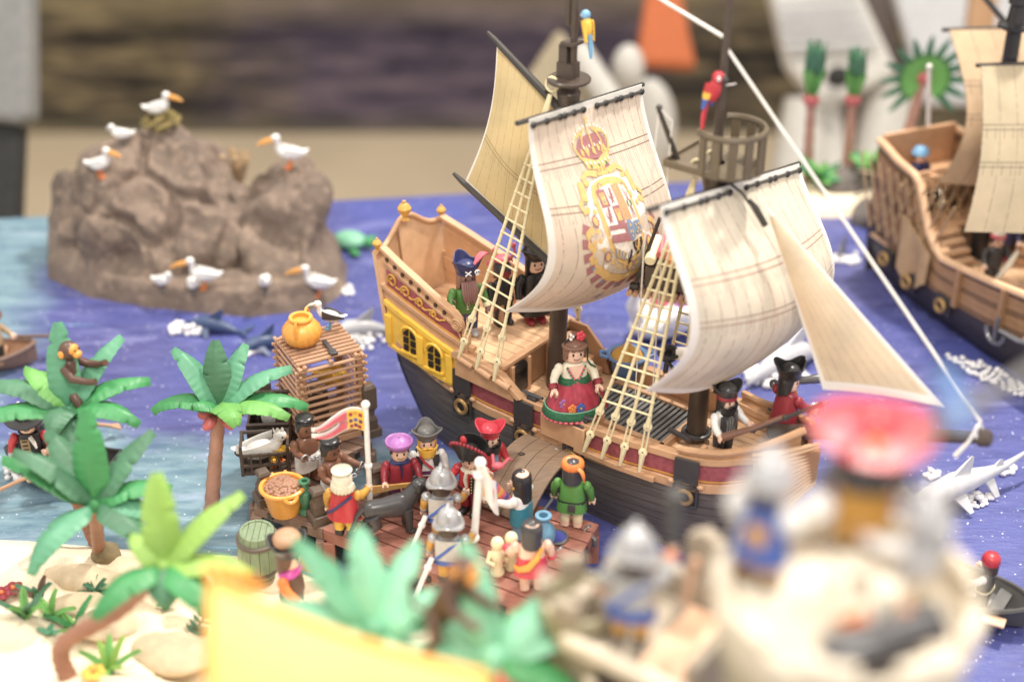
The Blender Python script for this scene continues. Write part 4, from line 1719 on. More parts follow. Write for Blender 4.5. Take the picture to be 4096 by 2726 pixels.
def h_morion(q):
    q.use('silver')
    q.lathe([(.15, .86), (.165, .87), (.158, .93), (.135, 1.0), (.09, 1.05), (.02, 1.07)], 24)
    q.sheet(lambda u, v: ((.004 + .018 * math.sin(PI * v)) * (1 if u > .5 else -1), -.165 * math.cos(PI * (v * .9 + .05)), .93 + .165 * math.sin(PI * (v * .9 + .05)) + (.03 if .0 < u < 1 else 0)), 3, 16, .012)
    q.sheet(lambda u, v: (math.cos(2 * PI * u) * lerp(.15, .205, v), math.sin(2 * PI * u) * lerp(.15, .24, v), .865 - .03 * v + .085 * v * abs(math.sin(2 * PI * u)) ** 3), 36, 4, .014)
    q.tube([(math.cos(2 * PI * u / 36) * .205, math.sin(2 * PI * u / 36) * .24, .835 + .085 * abs(math.sin(2 * PI * u / 36)) ** 3) for u in range(37)], .012, 6)


def h_beret(q):
    q.use('lilac')
    q.lathe([(.13, .89), (.17, .90), (.205, .96), (.20, .985), (.175, .975), (.16, .955), (.13, .985), (.06, 1.02), (.012, 1.03)], 26)
    q.ball((0, 0, 1.03), .02, 8, 6)
    for k in range(3):
        a = k * 2 * PI / 3 + .5
        q.tube([(.02 * math.cos(a), .02 * math.sin(a), 1.025), (.13 * math.cos(a), .13 * math.sin(a), .99)], .005, 5)


def h_bandana(m, knot=1):
    def f(q):
        q.use(m)
        q.loft([ring(0, .004, .885, .152, .15, 2), ring(0, .004, .90, .165, .163, 2), ring(0, .004, .955, .155, .153, 2), ring(0, .004, .97, .14, .138, 2), ring(0, .004, .955, .12, .12, 2)])
        q.tube([(.10 * knot, .12, .93), (.15 * knot, .16, .92), (.18 * knot, .17, .86), (.19 * knot, .17, .78)], [.03, .035, .03, .012], 8, flat=.5)
    return f


# hand-held things
def held_pole(name, label, cat, a, b, r, m, group=None):
    a, b = V(a), V(b)
    t = MB(m)
    t.tube([V((0, 0, 0)), b - a], r, 10)
    t.ball(b - a, r * 1.5, 10, 8)
    o = t.build(name, None, loc=a)
    return tag(o, label, cat, group)


def musket(label, a, b, m='dark_grey', stock='steel', cat='musket'):
    """a toy long gun from butt a to muzzle b"""
    a, b = V(a), V(b)
    L = (b - a).length
    M = frame((0, 0, 0), b - a)
    t = thing('musket', label, cat, a)
    MB(stock).tube([(0, .02, 0), (0, .012, L * .18), (0, 0, L * .34), (0, 0, L * .62)], [.034, .026, .02, .017], 8, M=M).build('stock', t)
    MB(m).tube([(0, -.012, L * .28), (0, -.012, L)], .016, 8, M=M).lathe([(.018, L * .62), (.024, L * .63), (.024, L * .65), (.018, L * .66)], 10, M, (0, -.012, 0)).lathe([(.018, L * .96), (.023, L * .97), (.023, L), (.012, L)], 10, M, (0, -.012, 0)).build('barrel', t)
    MB(m).box((.02, -.005, L * .3), (.018, .03, .07), M).ball((.02, -.03, L * .29), .014, 6, 5, M).torus((0, .035, L * .27), .022, .006, 10, 5, M @ Matrix.Rotation(PI / 2, 4, 'Y')).build('lock', t)
    return t


# ------------------------------------------------------------------ the dock
DZ = .35


def quad_deck(name, label, P4, m, planks, z=DZ, th=.10, gap=.008, skirt=.2):
    """a planked deck over a four-cornered plan: P4 = back-left, back-right, front-right, front-left; planks run along P4[0]-P4[1]"""
    P4 = [V((p.x, p.y, 0)) for p in P4]
    cen = sum(P4, V()) / 4
    t = thing(name, label, 'dock', (cen.x, cen.y, 0))
    q = [p - cen for p in P4]
    g = gap
    for k in range(planks):
        a0, a1 = k / planks, (k + 1) / planks
        d = (q[3] - q[0]).normalized() * g
        c = [q[0].lerp(q[3], a0) + d, q[1].lerp(q[2], a0) + d, q[1].lerp(q[2], a1) - d, q[0].lerp(q[3], a1) - d]
        dz = random.uniform(-.003, .003)
        mb = MB(m)
        mb.loft([[(p.x, p.y, z - .03 + dz) for p in c], [(p.x, p.y, z + dz) for p in c]])
        mb.build('plank', t, smooth=0, bevel=.004)
    mb = MB(m)
    ins = [p * .997 for p in q]
    mb.loft([[(p.x, p.y, z - th) for p in ins], [(p.x, p.y, z - .018) for p in ins]])
    for a, b in zip(ins, ins[1:] + ins[:1]):
        d = b - a
        n = max(2, int(d.length / .45))
        for i in range(n):
            p = a.lerp(b, i / n) * .96
            mb.box((p.x, p.y, (z - th) / 2 - .1), (.09, .09, z - th + .2))
    mb.build('frame', t, smooth=0, bevel=.005)
    mb = MB('black')
    for a, b in zip(ins, ins[1:] + ins[:1]):
        d = b - a
        ang = math.atan2(d.y, d.x)
        for i in range(1, max(2, int(d.length / .5)) + 1):
            p = a.lerp(b, (i - .5) / max(2, int(d.length / .5)))
            mb.box((p.x, p.y, z - th * .55), (.05, .02, .05), rz=ang)
    sk = mb.build('socket', t, smooth=0)
    return t, cen


bBL, bBR, bFR, bFL = at(1560, 1835, DZ), at(2398, 2092, DZ), at(2165, 2285, DZ), at(1288, 2115, DZ)
bFL = at(1290, 2118, DZ)
bFR = bFL + (bBR - bBL) * .98 + V((.02, -.16, 0))
pier, pc = quad_deck('dock', 'red-brown planked dock platform crowded with toy soldiers and pirates', [bBL, bBR, bFR, bFL], 'dock_red', 9)
aFL, aFR, aBR, aBL = at(1013, 2015, DZ), at(1286, 2118, DZ), at(1500, 1985, DZ), at(1240, 1855, DZ)
quad_deck('dock', 'dark brown dock section holding the yellow basket of nuts and the green bottle', [aBL, aBR, aFR, aFL], 'dock_brown', 5)
cFL, cFR, cBR, cBL = at(1008, 1985, DZ - .01), at(1232, 1900, DZ - .01), at(1490, 1762, DZ - .01), at(1110, 1640, DZ - .01)
quad_deck('dock', 'dark brown back section of the dock under the big wooden cage', [cBL, cBR, cFR, cFL], 'dock_brown', 7, z=DZ - .012)


def post(label, u, v, h=.30, z=DZ, wd=.10):
    p = at(u, v, z)
    t = thing('bollard', label, 'bollard', p, R(30), 'square wooden posts on the dock')
    MB('post').box((0, 0, .04), (wd * 1.55, wd * 1.55, .08)).build('base', t, smooth=0, bevel=.008)
    mb = MB('post')
    s0 = [(-.5, -.5), (.5, -.5), (.5, .5), (-.5, .5)]
    rr = []
    for z0, q in ((.08, 1.05), (.16, 1.05), (.20, .72), (.24, .72), (.28, 1.1), (h - .03, 1.1), (h, .8)):
        rr.append([(x * wd * q, y * wd * q, z0) for x, y in s0])
    mb.loft(rr)
    mb.build('shaft', t, smooth=0, bevel=.006)
    return t


post('short square brown post on the front left corner of the dock beside the basket', 1062, 2005, .30)
post('short square brown post beside the green bottle at the dock front', 1278, 2080, .30)
post('short square brown post behind the white flagpole and the gold sword', 1512, 1985, .30)
post('tall dark post rising behind the dark crate of white birds', 1068, 1710, .48)
post('tall dark post right of the big wooden cage', 1482, 1735, .50)

# iron mooring rings on the dock's right end
for i, (u, v) in enumerate(((2345, 2150), (2235, 2235))):
    p = at(u, v, DZ - .06)
    t = thing('mooring_ring', ('grey iron ring on the far end of the dock edge', 'grey iron ring on the dock edge by the woman in red')[i], 'ring', p + V((.02, -.02, 0)), R(45), 'iron rings on the dock end')
    MB('steel').prism([(-.06, -.05), (.06, -.05), (.06, .02), (0, .06), (-.06, .02)], .03, Matrix.Rotation(PI / 2, 4, 'Y') @ Matrix.Rotation(PI / 2, 4, 'Z')).build('plate', t, bevel=.005)
    MB('steel').torus((.05, 0, -.06), .055, .017, 18, 8, Matrix.Rotation(PI / 2, 4, 'X')).build('ring', t)

# the big lattice cage (a lobster trap) of rods
cg = thing('wooden_cage', 'tall tan cage built of crossed wooden rods with a yellow bird inside', 'cage', at(1300, 1705, DZ), R(28))
cg_loc = at(1300, 1705, DZ)
W, D_, HH = .50, .50, .74
MB('twig').box((0, 0, .03), (W + .06, D_ + .06, .06)).build('base', cg, smooth=0, bevel=.006)
for sx in (-1, 1):
    for sy in (-1, 1):
        MB('tan_dark').box((sx * W / 2, sy * D_ / 2, HH / 2 + .04), (.06, .06, HH)).build('corner_post', cg, smooth=0, bevel=.004)
NROD = 11
for k in range(NROD):
    z = .09 + k * (HH - .08) / (NROD - 1)
    for sy in (-1, 1):
        MB('twig').tube([(-W / 2 - .06, sy * (D_ / 2 + .02), z), (W / 2 + .06, sy * (D_ / 2 + .02), z + random.uniform(-.006, .006))], .015, 7).build('rod', cg)
    for sx in (-1, 1):
        MB('twig').tube([(sx * (W / 2 + .02), -D_ / 2 - .06, z + .03), (sx * (W / 2 + .02), D_ / 2 + .06, z + .03 + random.uniform(-.006, .006))], .015, 7).build('rod', cg)
for k in range(9):
    y = -D_ / 2 + .02 + k * (D_ - .04) / 8
    MB('twig').tube([(-W / 2 - .03, y, HH + .065), (W / 2 + .03, y, HH + .065)], .016, 7).build('rod', cg)
for y in (-W / 2 + .03, .0, W / 2 - .03):
    MB('twig').tube([(y, -D_ / 2 - .04, HH + .04), (y, D_ / 2 + .04, HH + .04)], .018, 7).build('rod', cg)
MB('charcoal').box((.04, -.12, HH + .1), (.035, .2, .02)).box((.04, -.22, HH + .095), (.06, .08, .02)).build('latch', cg, bevel=.003)
for k in range(14):
    a = random.uniform(0, 6)
    p = V((random.uniform(-.2, .2), random.uniform(-.2, .2), random.uniform(.1, .55)))
    MB('twig').tube([p, p + V((.1 * math.cos(a), .1 * math.sin(a), .05))], .006, 5).build('twig', cg)
cgM = Matrix.Translation(cg_loc) @ Matrix.Rotation(R(28), 4, 'Z')


# birds
def bird(name, label, cat, loc, rz, body='bird', beak='beak', wing='bird', bl=.12, neck=.14, s=1.0, feet='beak', group=None, pouch=0, sit=False, tail=None):
    """a standing water bird facing -y"""
    t = thing(name, label, cat, loc, rz, group, s)
    lz = .10 if not sit else .02
    mb = MB(body)
    mb.ball((0, .02, lz + .10), (.085, .15, .085), 14, 10, rot=Matrix.Rotation(R(-14), 3, 'X'))
    mb.tube([(0, -.09, lz + .13), (0, -.14, lz + .19), (0, -.135, lz + .19 + neck * .5), (0, -.145, lz + .17 + neck)], [.06, .042, .034, .045], 10)
    mb.ball((0, -.155, lz + .19 + neck), (.052, .06, .05), 12, 8)
    mb.use('black')
    for sx in (-1, 1):
        mb.ball((sx * .043, -.18, lz + .20 + neck), .009, 6, 5)
    mb.build('body', t, smooth=60)
    q = MB(beak)
    q.tube([(0, -.19, lz + .19 + neck), (0, -.19 - bl * .6, lz + .17 + neck), (0, -.19 - bl, lz + .15 + neck - bl * .12)], [.026, .020, .007], 8)
    if pouch:
        q.tube([(0, -.18, lz + .165 + neck), (0, -.19 - bl * .5, lz + .145 + neck), (0, -.19 - bl, lz + .145 + neck - bl * .12)], [.03, .026, .006], 8)
    q.build('beak', t)
    for sx in (-1, 1):
        mb = MB(wing)
        mb.sheet(lambda u, v: (sx * (.085 + .012 * math.sin(PI * v)) * (1 - .5 * v * v), -.08 + .30 * v, lz + .16 - .06 * v + (u - .5) * .13 * (1 - v * .8)), 4, 8, .02)
        mb.build('wing', t, smooth=60)
    MB(tail or body).loft([ring(0, .14, lz + .10, .05, .02, 2), ring(0, .22, lz + .12, .045, .012, 2), ring(0, .26, lz + .13, .02, .006, 2)]).build('tail', t)
    if not sit:
        for sx in (-1, 1):
            MB(feet).tube([(sx * .035, .02, lz + .04), (sx * .035, .0, .012)], .014, 7).ball((sx * .035, -.025, .01), (.032, .05, .01), 10, 6).build('foot', t)
    return t


bird('gull', 'black and white gull standing on the back of the wooden cage', 'gull', cgM @ V((.17, .17, HH + .085)), R(-95), wing='charcoal', beak='ivory', bl=.13, neck=.10, s=.58, feet='jar_blue')
# amber melon pot on the cage
pot = thing('pot', 'round ribbed amber pot with two handles on top of the wooden cage', 'pot', cgM @ V((-.12, .04, HH + .085)), scale=.80)
mb = MB('amber')
rr = []
for r, z in ((.10, 0), (.15, .03), (.192, .09), (.2, .14), (.185, .20), (.14, .255), (.105, .275), (.115, .285), (.125, .30), (.118, .315), (.085, .31), (.085, .27)):
    rr.append([(r * (1 + .035 * math.cos(16 * a) * (1 if .02 < z < .25 else 0)) * math.cos(a), r * (1 + .035 * math.cos(16 * a) * (1 if .02 < z < .25 else 0)) * math.sin(a), z) for a in [2 * PI * j / 64 for j in range(64)]])
mb.loft(rr).build('jar', pot, smooth=50)
for a in (R(75), R(-100)):
    MB('amber').tube([(math.cos(a) * .11, math.sin(a) * .11, .30), (math.cos(a) * .16, math.sin(a) * .16, .33), (math.cos(a) * .2, math.sin(a) * .2, .27), (math.cos(a) * .19, math.sin(a) * .19, .17)], .017, 8).build('handle', pot)
bird('parrot', 'yellow bird sitting inside the tall wooden cage', 'bird', cgM @ V((.12, .1, .3)), R(60), 'yellow', 'beak', 'mustard', .04, .02, .8, sit=True)
MB('crate_wood').box((0, 0, .14), (.2, .2, .28)).build('stump', cg, bevel=.006, loc=(-.05, .1, .07))

# two dark crates at the dock's left edge
cr1 = thing('crate', 'dark brown open plank crate with white wings sticking out', 'crate', at(1085, 1765, DZ), R(4))
for k in range(6):
    x = -.135 + k * .054
    MB('crate_wood').box((x, -.13, .12), (.051, .02, .24)).build('plank', cr1, smooth=0, bevel=.003)
    MB('crate_wood').box((x, .13, .20), (.051, .02, .40)).build('plank', cr1, smooth=0, bevel=.003)
mb = MB('crate_wood')
for sx in (-1, 1):
    mb.box((sx * .165, 0, .12), (.02, .28, .24)).box((sx * .165, .13, .2), (.03, .03, .42))
mb.box((0, -.13, .25), (.35, .035, .025)).box((0, .13, .41), (.35, .03, .02)).box((0, 0, .02), (.33, .27, .03))
mb.build('frame', cr1, smooth=0, bevel=.003)
t = thing('white_bird', 'pair of folded white wings standing in the dark open crate', 'bird', at(1085, 1765, DZ) + V((0, .0, .05)), R(10))
for sx, q in ((-1, .8), (1, 1.0)):
    MB('bird').sheet(lambda u, v: (sx * .035 + (u - .5) * .085 * math.sin(PI * (v * .8 + .15)) - sx * .03 * (1 - v), -.02 * math.cos((u - .5) * 3), .06 + v * .36 * q), 6, 10, .03).build('wing', t, smooth=70)

cr2 = thing('crate', 'dark barred poultry crate with a white hen and yellow chicks', 'crate', at(1068, 1862, DZ), R(7))
mb = MB('crate_wood')
w2, d2_, h2 = .37, .24, .26
for sx in (-1, 1):
    for sy in (-1, 1):
        mb.box((sx * w2 / 2, sy * d2_ / 2, h2 / 2), (.026, .026, h2))
for sy in (-1, 1):
    for z in (.02, h2 * .36, h2 - (.0 if sy > 0 else .07)):
        mb.box((0, sy * d2_ / 2, z), (w2 + .03, .022, .024))
for sx in (-1, 1):
    for z in (.02, h2):
        mb.box((sx * w2 / 2, 0, z), (.022, d2_, .024))
mb.box((0, 0, .01), (w2, d2_, .02))
mb.build('frame', cr2, smooth=0, bevel=.003)
for k in range(1, 5):
    for sy in (-1, 1):
        MB('crate_wood').box((-w2 / 2 + k * w2 / 5, sy * d2_ / 2, (h2 - .05) / 2), (.016, .016, h2 - .06)).build('bar', cr2, smooth=0)
for sx in (-1, 1):
    MB('crate_wood').torus((sx * (w2 / 2 + .0), 0, .15), .05, .013, 12, 6, Matrix.Translation((0, 0, 0)), -PI / 2 if sx > 0 else PI / 2, PI / 2 if sx > 0 else 1.5 * PI).build('handle', cr2)
c2M = Matrix.Translation(at(1068, 1862, DZ)) @ Matrix.Rotation(R(7), 4, 'Z')
hen = bird('hen', 'white hen sitting in the dark barred crate', 'hen', c2M @ V((-.02, .0, .05)), R(95), 'bird', 'beak', 'bird', .03, .04, .95, sit=True)
MB('bird').sheet(lambda u, v: ((v - .5) * .012, -.19 + .09 * u, .28 + .02 * math.sin(u * 14) + v * .035), 8, 2, .006).build('comb', hen)
for k, (x, y, z, q) in enumerate(((.12, -.03, .06, .42), (.06, -.07, .03, .30))):
    bird('chick', ('yellow chick standing right of the white hen in the crate', 'yellow chick low at the front bars of the crate')[k], 'chick', c2M @ V((x, y, z)), R(70 - 50 * k), 'yellow', 'orange', 'yellow', .05, .04, q, 'orange')

# basket of nuts, bottle, jar, plate
bk_ = thing('basket', 'yellow wicker basket heaped with brown nuts at the dock front', 'basket', at(1140, 2042, DZ))
mb = MB('amber')
rr = []
for i in range(15):
    z = .23 * i / 14
    r = .115 + .05 * i / 14
    rr.append([(r * (1 + .018 * math.cos(24 * a + PI * (i % 2))) * math.cos(a), r * (1 + .018 * math.cos(24 * a + PI * (i % 2))) * math.sin(a), z) for a in [2 * PI * j / 48 for j in range(48)]])
rr.append([(.15 * math.cos(2 * PI * j / 48), .15 * math.sin(2 * PI * j / 48), .22) for j in range(48)])
mb.loft(rr).build('wicker', bk_, smooth=60)
MB('amber').torus((0, 0, .235), .166, .018, 32, 8).build('rim', bk_)
for a in (PI / 2 + .3, -PI / 2 + .5):
    MB('amber').torus((0, 0, 0), .05, .016, 12, 7, Matrix.Translation((.17 * math.cos(a), .17 * math.sin(a), .245)) @ Matrix.Rotation(a, 4, 'Z') @ Matrix.Rotation(R(60), 4, 'Y') @ Matrix.Rotation(-PI / 2, 4, 'Z'), 0, PI).build('handle', bk_)
mb = MB('peanut')
mb.lathe([(.15, .20), (.13, .235), (.07, .262), (.01, .27)], 24)
for k in range(90):
    a, r = random.uniform(0, 2 * PI), .135 * math.sqrt(random.random())
    mb.ball((r * math.cos(a), r * math.sin(a), .268 - 2.0 * r * r), (.024, .019, .016), 8, 6, rot=Matrix.Rotation(random.uniform(0, 3), 3, 'Z'))
o = mb.build('nuts', bk_, smooth=80)
o['kind'] = 'stuff'


def bottle(label, p, m, prof, name='bottle', s=1.0):
    mb = MB(m)
    mb.lathe([(r * s, z * s) for r, z in prof], 24)
    return tag(mb.build(name, None, smooth=40, loc=p), label, 'bottle')


bottle('tall green glass bottle standing between the basket and a post', at(1228, 2048, DZ), 'bottle', [(.055, 0), (.065, .01), (.06, .03), (.04, .05), (.05, .10), (.07, .17), (.06, .205), (.03, .22), (.026, .27), (.045, .285), (.045, .30), (.022, .30), (.02, .24)])
bottle('pale blue jug standing beside the blue plate on the dock', at(2172, 2172, DZ), 'jar_blue', [(.06, 0), (.085, .03), (.095, .09), (.085, .15), (.05, .19), (.035, .22), (.05, .245), (.062, .25), (.062, .265), (.035, .265), (.03, .20)], 'jug')
pl = thing('plate', 'dark blue plate with a studded grey rim lying on the dock', 'plate', at(2225, 2152, DZ))
MB('plate_blue').lathe([(.05, .0), (.075, .01), (.078, .018), (.03, .012), (.005, .011)], 26).build('dish', pl)
MB('steel').torus((0, 0, .016), .083, .012, 30, 6).build('rim', pl)

# black dog
dg = thing('dog', 'black dog standing on the dock, head turned towards the sailors', 'dog', at(1560, 2130, DZ), R(112), scale=.95)
b = MB('charcoal')
b.loft([ring(0, y, z, rx, ry, 2.2, 16) if False else [(rx * math.cos(2 * PI * j / 16), y, z + rz_ * math.sin(2 * PI * j / 16)) for j in range(16)] for y, z, rx, rz_ in ((-.20, .27, .03, .05), (-.17, .265, .075, .09), (-.08, .255, .09, .10), (.04, .26, .078, .082), (.14, .265, .078, .085), (.19, .27, .06, .07), (.215, .27, .02, .03))])
b.tube([(0, -.15, .29), (0, -.205, .35), (0, -.235, .385)], [.075, .062, .06], 12)
b.ball((0, -.265, .40), (.062, .078, .058), 12, 8)
b.tube([(0, -.30, .39), (0, -.37, .372), (0, -.39, .368)], [.045, .035, .022], 10)
for sx in (-1, 1):
    b.tube([(sx * .05, -.14, .24), (sx * .055, -.15, .12), (sx * .055, -.145, .03)], [.05, .032, .028], 10)
    b.ball((sx * .055, -.165, .018), (.03, .045, .02), 10, 6)
    b.tube([(sx * .05, .15, .24), (sx * .06, .12, .15), (sx * .06, .19, .10), (sx * .06, .175, .03)], [.065, .045, .03, .026], 10)
    b.ball((sx * .06, .155, .018), (.03, .045, .02), 10, 6)
b.tube([(0, .20, .30), (0, .26, .24), (0, .30, .14), (0, .34, .09)], [.026, .022, .018, .008], 8)
b.build('body', dg, smooth=70)
for sx in (-1, 1):
    MB('black').ball((sx * .064, -.25, .395), (.016, .035, .055), 10, 8).build('ear', dg)
MB('black').ball((0, -.402, .378), .016, 8, 6).build('nose', dg)
MB('black').torus((0, -.19, .35), .062, .01, 18, 6, Matrix.Translation((0, -.05, .03)) @ Matrix.Rotation(0, 4, 'X')).build('collar', dg)


# ------------------------------------------------------------------ the people on the dock
def local(f, name, m, build, smooth=55):
    q = MB(m)
    build(q)
    return q.build(name, f.o, smooth=smooth)


def chain(label, a, b, sag=.05):
    a, b = V(a), V(b)
    t = thing('chain', label, 'chain', a)
    n = max(4, int((b - a).length / .036))
    for i in range(n + 1):
        p = (b - a) * (i / n) + V((0, 0, -sag * math.sin(PI * i / n)))
        mb = MB('chain')
        M = frame(p, (b - a).cross(V((0, 0, 1)))) @ Matrix.Rotation(0, 4, 'Z')
        M = M @ (Matrix.Rotation(PI / 2, 4, 'X') if i % 2 else Matrix.Identity(4)) if False else M
        if i % 2:
            M = Matrix.Translation(p) @ Matrix.Rotation(PI / 2, 4, (b - a).normalized()) @ Matrix.Translation(-p) @ M
        mb.torus((0, 0, 0), .019, .0065, 10, 5, M)
        mb.build('link', t)
    return t


def loincloth(q):
    for k in range(1):
        rr = []
        for z, rx, ry in ((.44, .185, .115), (.40, .20, .13), (.30, .205, .135), (.20, .205, .13)):
            rr.append([(x * (1 + .02 * math.sin(x * 60 + z * 9)), y * (1 + .03 * math.sin(x * 70)), z_ + .015 * math.sin(x * 9)) for x, y, z_ in ring(0, 0, z, rx, ry, 2.6, 30)])
        q.loft(rr)
    for i in range(5):
        q.tube([(.10 + i * .02, -.135 + i * .008, .42), (.11 + i * .022, -.145 + i * .008, .30), (.10 + i * .026, -.15 + i * .01, .14)], [.012, .014, .012], 6)


BOWL = hair_line(.905, .80, .74, .9)


def bowl_hat(m='black'):
    def f(q):
        q.use(m)
        q.lathe([(.10, .955), (.135, .962), (.142, .975), (.13, .99), (.08, 1.0), (.02, 1.004)], 24)
    return f


c1 = figure('bare-chested man in white loincloth, standing in front of the wooden cage, wrists chained', at(1238, 1915, DZ), 38, 'dark_skin', 'dark_skin', legs='dark_skin', shoes='dark_skin',
            L=(62, 55, 10), Rr=(35, -12, 60), hair='black', hair_fn=BOWL, hat=bowl_hat(), group='chained men on the dock')
local(c1, 'loincloth', 'white', loincloth)
c2 = figure('bare-chested man in white loincloth, nearest the white flag on the dock, wrists chained', at(1338, 2010, DZ), 55, 'dark_skin', 'dark_skin', legs='dark_skin', shoes='dark_skin',
            L=(62, 25, 20), Rr=(25, -8, 55), hair='black', hair_fn=BOWL, hat=bowl_hat(), group='chained men on the dock')
local(c2, 'loincloth', 'white', loincloth)
for f, lb in ((c1, 'grey chain between the wrists of the rear bare-chested man'), (c2, 'grey chain between the wrists of the bare-chested man by the flag')):
    chain(lb, f.w(f.H['R']), f.w(f.H['L']))
    for key in 'LR':
        local(f, 'shackle', 'chain', lambda q: q.torus((0, 0, 0), .052, .016, 16, 7, frame(f.H[key] - V((0, 0, -.0)), f.H[key] - V((.2 if key == 'L' else -.2, 0, .6)))))

# flag bearer seen from behind
fb = figure('flag bearer seen from behind, white wig, red cape and yellow striped sleeves', at(1385, 2135, DZ), 172, 'skin', 'red', 'mustard', 'yellow', 'black', L=(14, 10, 10), Rr=(78, 18, 5), hair='ivory', hair_fn=lambda a: .80 if adist(a) < .6 else .70)
local(fb, 'hair_curl', 'ivory', lambda q: [q.tube([(.135 * math.sin(a), -.135 * math.cos(a), .80), (.15 * math.sin(a), -.15 * math.cos(a), .73), (.135 * math.sin(a), -.135 * math.cos(a), .69)], [.03, .034, .012], 6) for a in [1.2 + i * .35 for i in range(11)]])
local(fb, 'hair_roll', 'ivory', lambda q: q.lathe([(.12, .965), (.145, .972), (.15, .99), (.13, 1.005), (.05, 1.01)], 24))


def cape(q, w0=.15, w1=.235, z0=.67, z1=.30):
    q.sheet(lambda u, v: (math.sin((u - .5) * 3.4) * lerp(w0, w1, v) * (1.05), .02 + math.cos((u - .5) * 3.4) * lerp(.09, .17, v) + .008 * math.sin(u * 22) * v, lerp(z0, z1, v)), 26, 8, .016)


local(fb, 'cape', 'red', cape)
local(fb, 'sash', 'navy', lambda q: q.tube([(-.15, .10, .66), (0, .165, .56), (.14, .17, .45), (.22, .08, .38)], .02, 8))
local(fb, 'stripe', 'yellow', lambda q: [q.tube([(-.2 + .02 * i, -.035, .64), (-.255 + .02 * i, -.05, .56), (-.265 + .02 * i, -.1, .5)], .008, 5) for i in range(3)])


def forked_flag(name, label, base_, top, d, L=.36, hgt=.15, down=.02, group=None):
    """a white pole with a forked streaming flag; d is the way it streams"""
    base_, top = V(base_), V(top)
    t = thing(name, label, 'flag', base_, 0, group)
    ax = (top - base_).normalized()
    MB('white').tube([(0, 0, 0), top - base_], .021, 10).ball(top - base_, .034, 10, 8).lathe([(.021, 0), (.03, .005), (.03, .03), (.021, .035)], 10, frame((top - base_) * .45, ax)).build('pole', t)
    d = V(d).normalized()
    o = (top - base_) - ax * (down + .02)
    n = d.cross(ax).normalized()

    def f(u, v):
        t_ = u
        fork = sm(t_, .42, 1.0)
        vv = (v - .5) * 2
        hh = hgt * .5 * (1 - .15 * t_)
        return o - ax * hgt * .5 + d * (t_ * L) + ax * (vv * hh - .10 * t_ ** 1.3 * L + .02 * math.sin(5 * t_)) + n * (.035 * math.sin(6 * t_))

    def patch(m, u0, u1, v0, v1, off, name_, par, nu=14, nv=4):
        q = MB(m)
        q.sheet(lambda u, v: f(lerp(u0, u1, u), lerp(v0(lerp(u0, u1, u)), v1(lerp(u0, u1, u)), v)) + n * off, nu, nv, .007)
        return q.build(name_, par, smooth=70)
    up = lambda u: lerp(.55, .62, sm(u, .4, 1)) if u > .42 else .5
    cl = patch('white', 0, 1, lambda u: .56 if u > .5 else .5, lambda u: 1 - .25 * sm(u, .6, 1), 0, 'cloth', t, 20)
    patch('white', 0, 1, lambda u: .0 + .25 * sm(u, .6, 1), lambda u: .44 if u > .5 else .5, 0, 'cloth', t, 20)
    for sg in (1, -1):
        off = .012 * sg - (.007 if sg < 0 else 0)
        patch('rose', .36, .94, lambda u: .66 if u > .5 else .55, lambda u: .88 - .18 * sm(u, .6, 1), off, 'stripe', cl)
        patch('rose', .36, .94, lambda u: .12 + .18 * sm(u, .6, 1), lambda u: .34 if u > .5 else .45, off, 'stripe', cl)
        patch('yellow', .04, .34, lambda u: .08, lambda u: .92, off, 'field', cl, 5)
        for k, (a, b, m) in enumerate(((.10, .75, 'crimson'), (.19, .82, 'mustard'), (.28, .75, 'crimson'), (.10, .45, 'purple'), (.19, .5, 'blue'), (.28, .45, 'purple'), (.12, .2, 'crimson'), (.19, .25, 'purple'), (.27, .2, 'crimson'))):
            patch(m, a - .03, a + .03, lambda u: b - .07, lambda u: b + .07, off + .006 * sg, 'emblem', cl, 2, 1)
    return t


hp = fb.w(fb.H['R'])
forked_flag('flag', 'white forked flag with red stripes and yellow emblem field, held by the white-wigged man', V((hp.x, hp.y, DZ + .06)), V((hp.x + .01, hp.y + .02, DZ + 1.06)), (-1, -.15, -.0), .40, .19)

# sailor in the purple beret with a golden sabre
f4 = figure('sailor in a lilac beret, crimson shirt and blue neckerchief', at(1608, 2012, DZ), 12, 'skin', 'crimson', legs='purple', shoes='skin', L=(42, 8, 25), Rr=(42, 8, 25), hair='dark_brown', hair_fn=hair_line(.89, .80, .76), hat=h_beret)
local(f4, 'neckerchief', 'navy', lambda q: (q.loft([ring(0, 0, .665, .155, .11, 2.2), ring(0, -.01, .70, .12, .105, 2.2), ring(0, 0, .72, .09, .085, 2)]), q.tube([(0, -.115, .66), (.01, -.135, .58), (.0, -.13, .47)], [.04, .035, .012], 8, flat=.5)))
a, b = f4.w(f4.H['L']), f4.w(f4.H['R'])
sb = thing('sabre', 'golden sabre held level by the sailor in the lilac beret', 'sword', a)
dd = (b - a).normalized()
M = frame((0, 0, 0), dd, (0, -1, 0))
MB('gold').prism([(-.016, .03), (.016, .03), (.02, .2), (.04, .36), (.058, .46), (.02, .52), (-.03, .40), (-.02, .2)], .016, M @ Matrix.Rotation(PI / 2, 4, 'X') @ Matrix.Translation((0, 0, -.008))).build('blade', sb)
MB('gold').tube([(0, 0, -.06), (0, 0, .03)], .018, 8, M=M).box((0, 0, .03), (.085, .035, .02), M).build('hilt', sb)

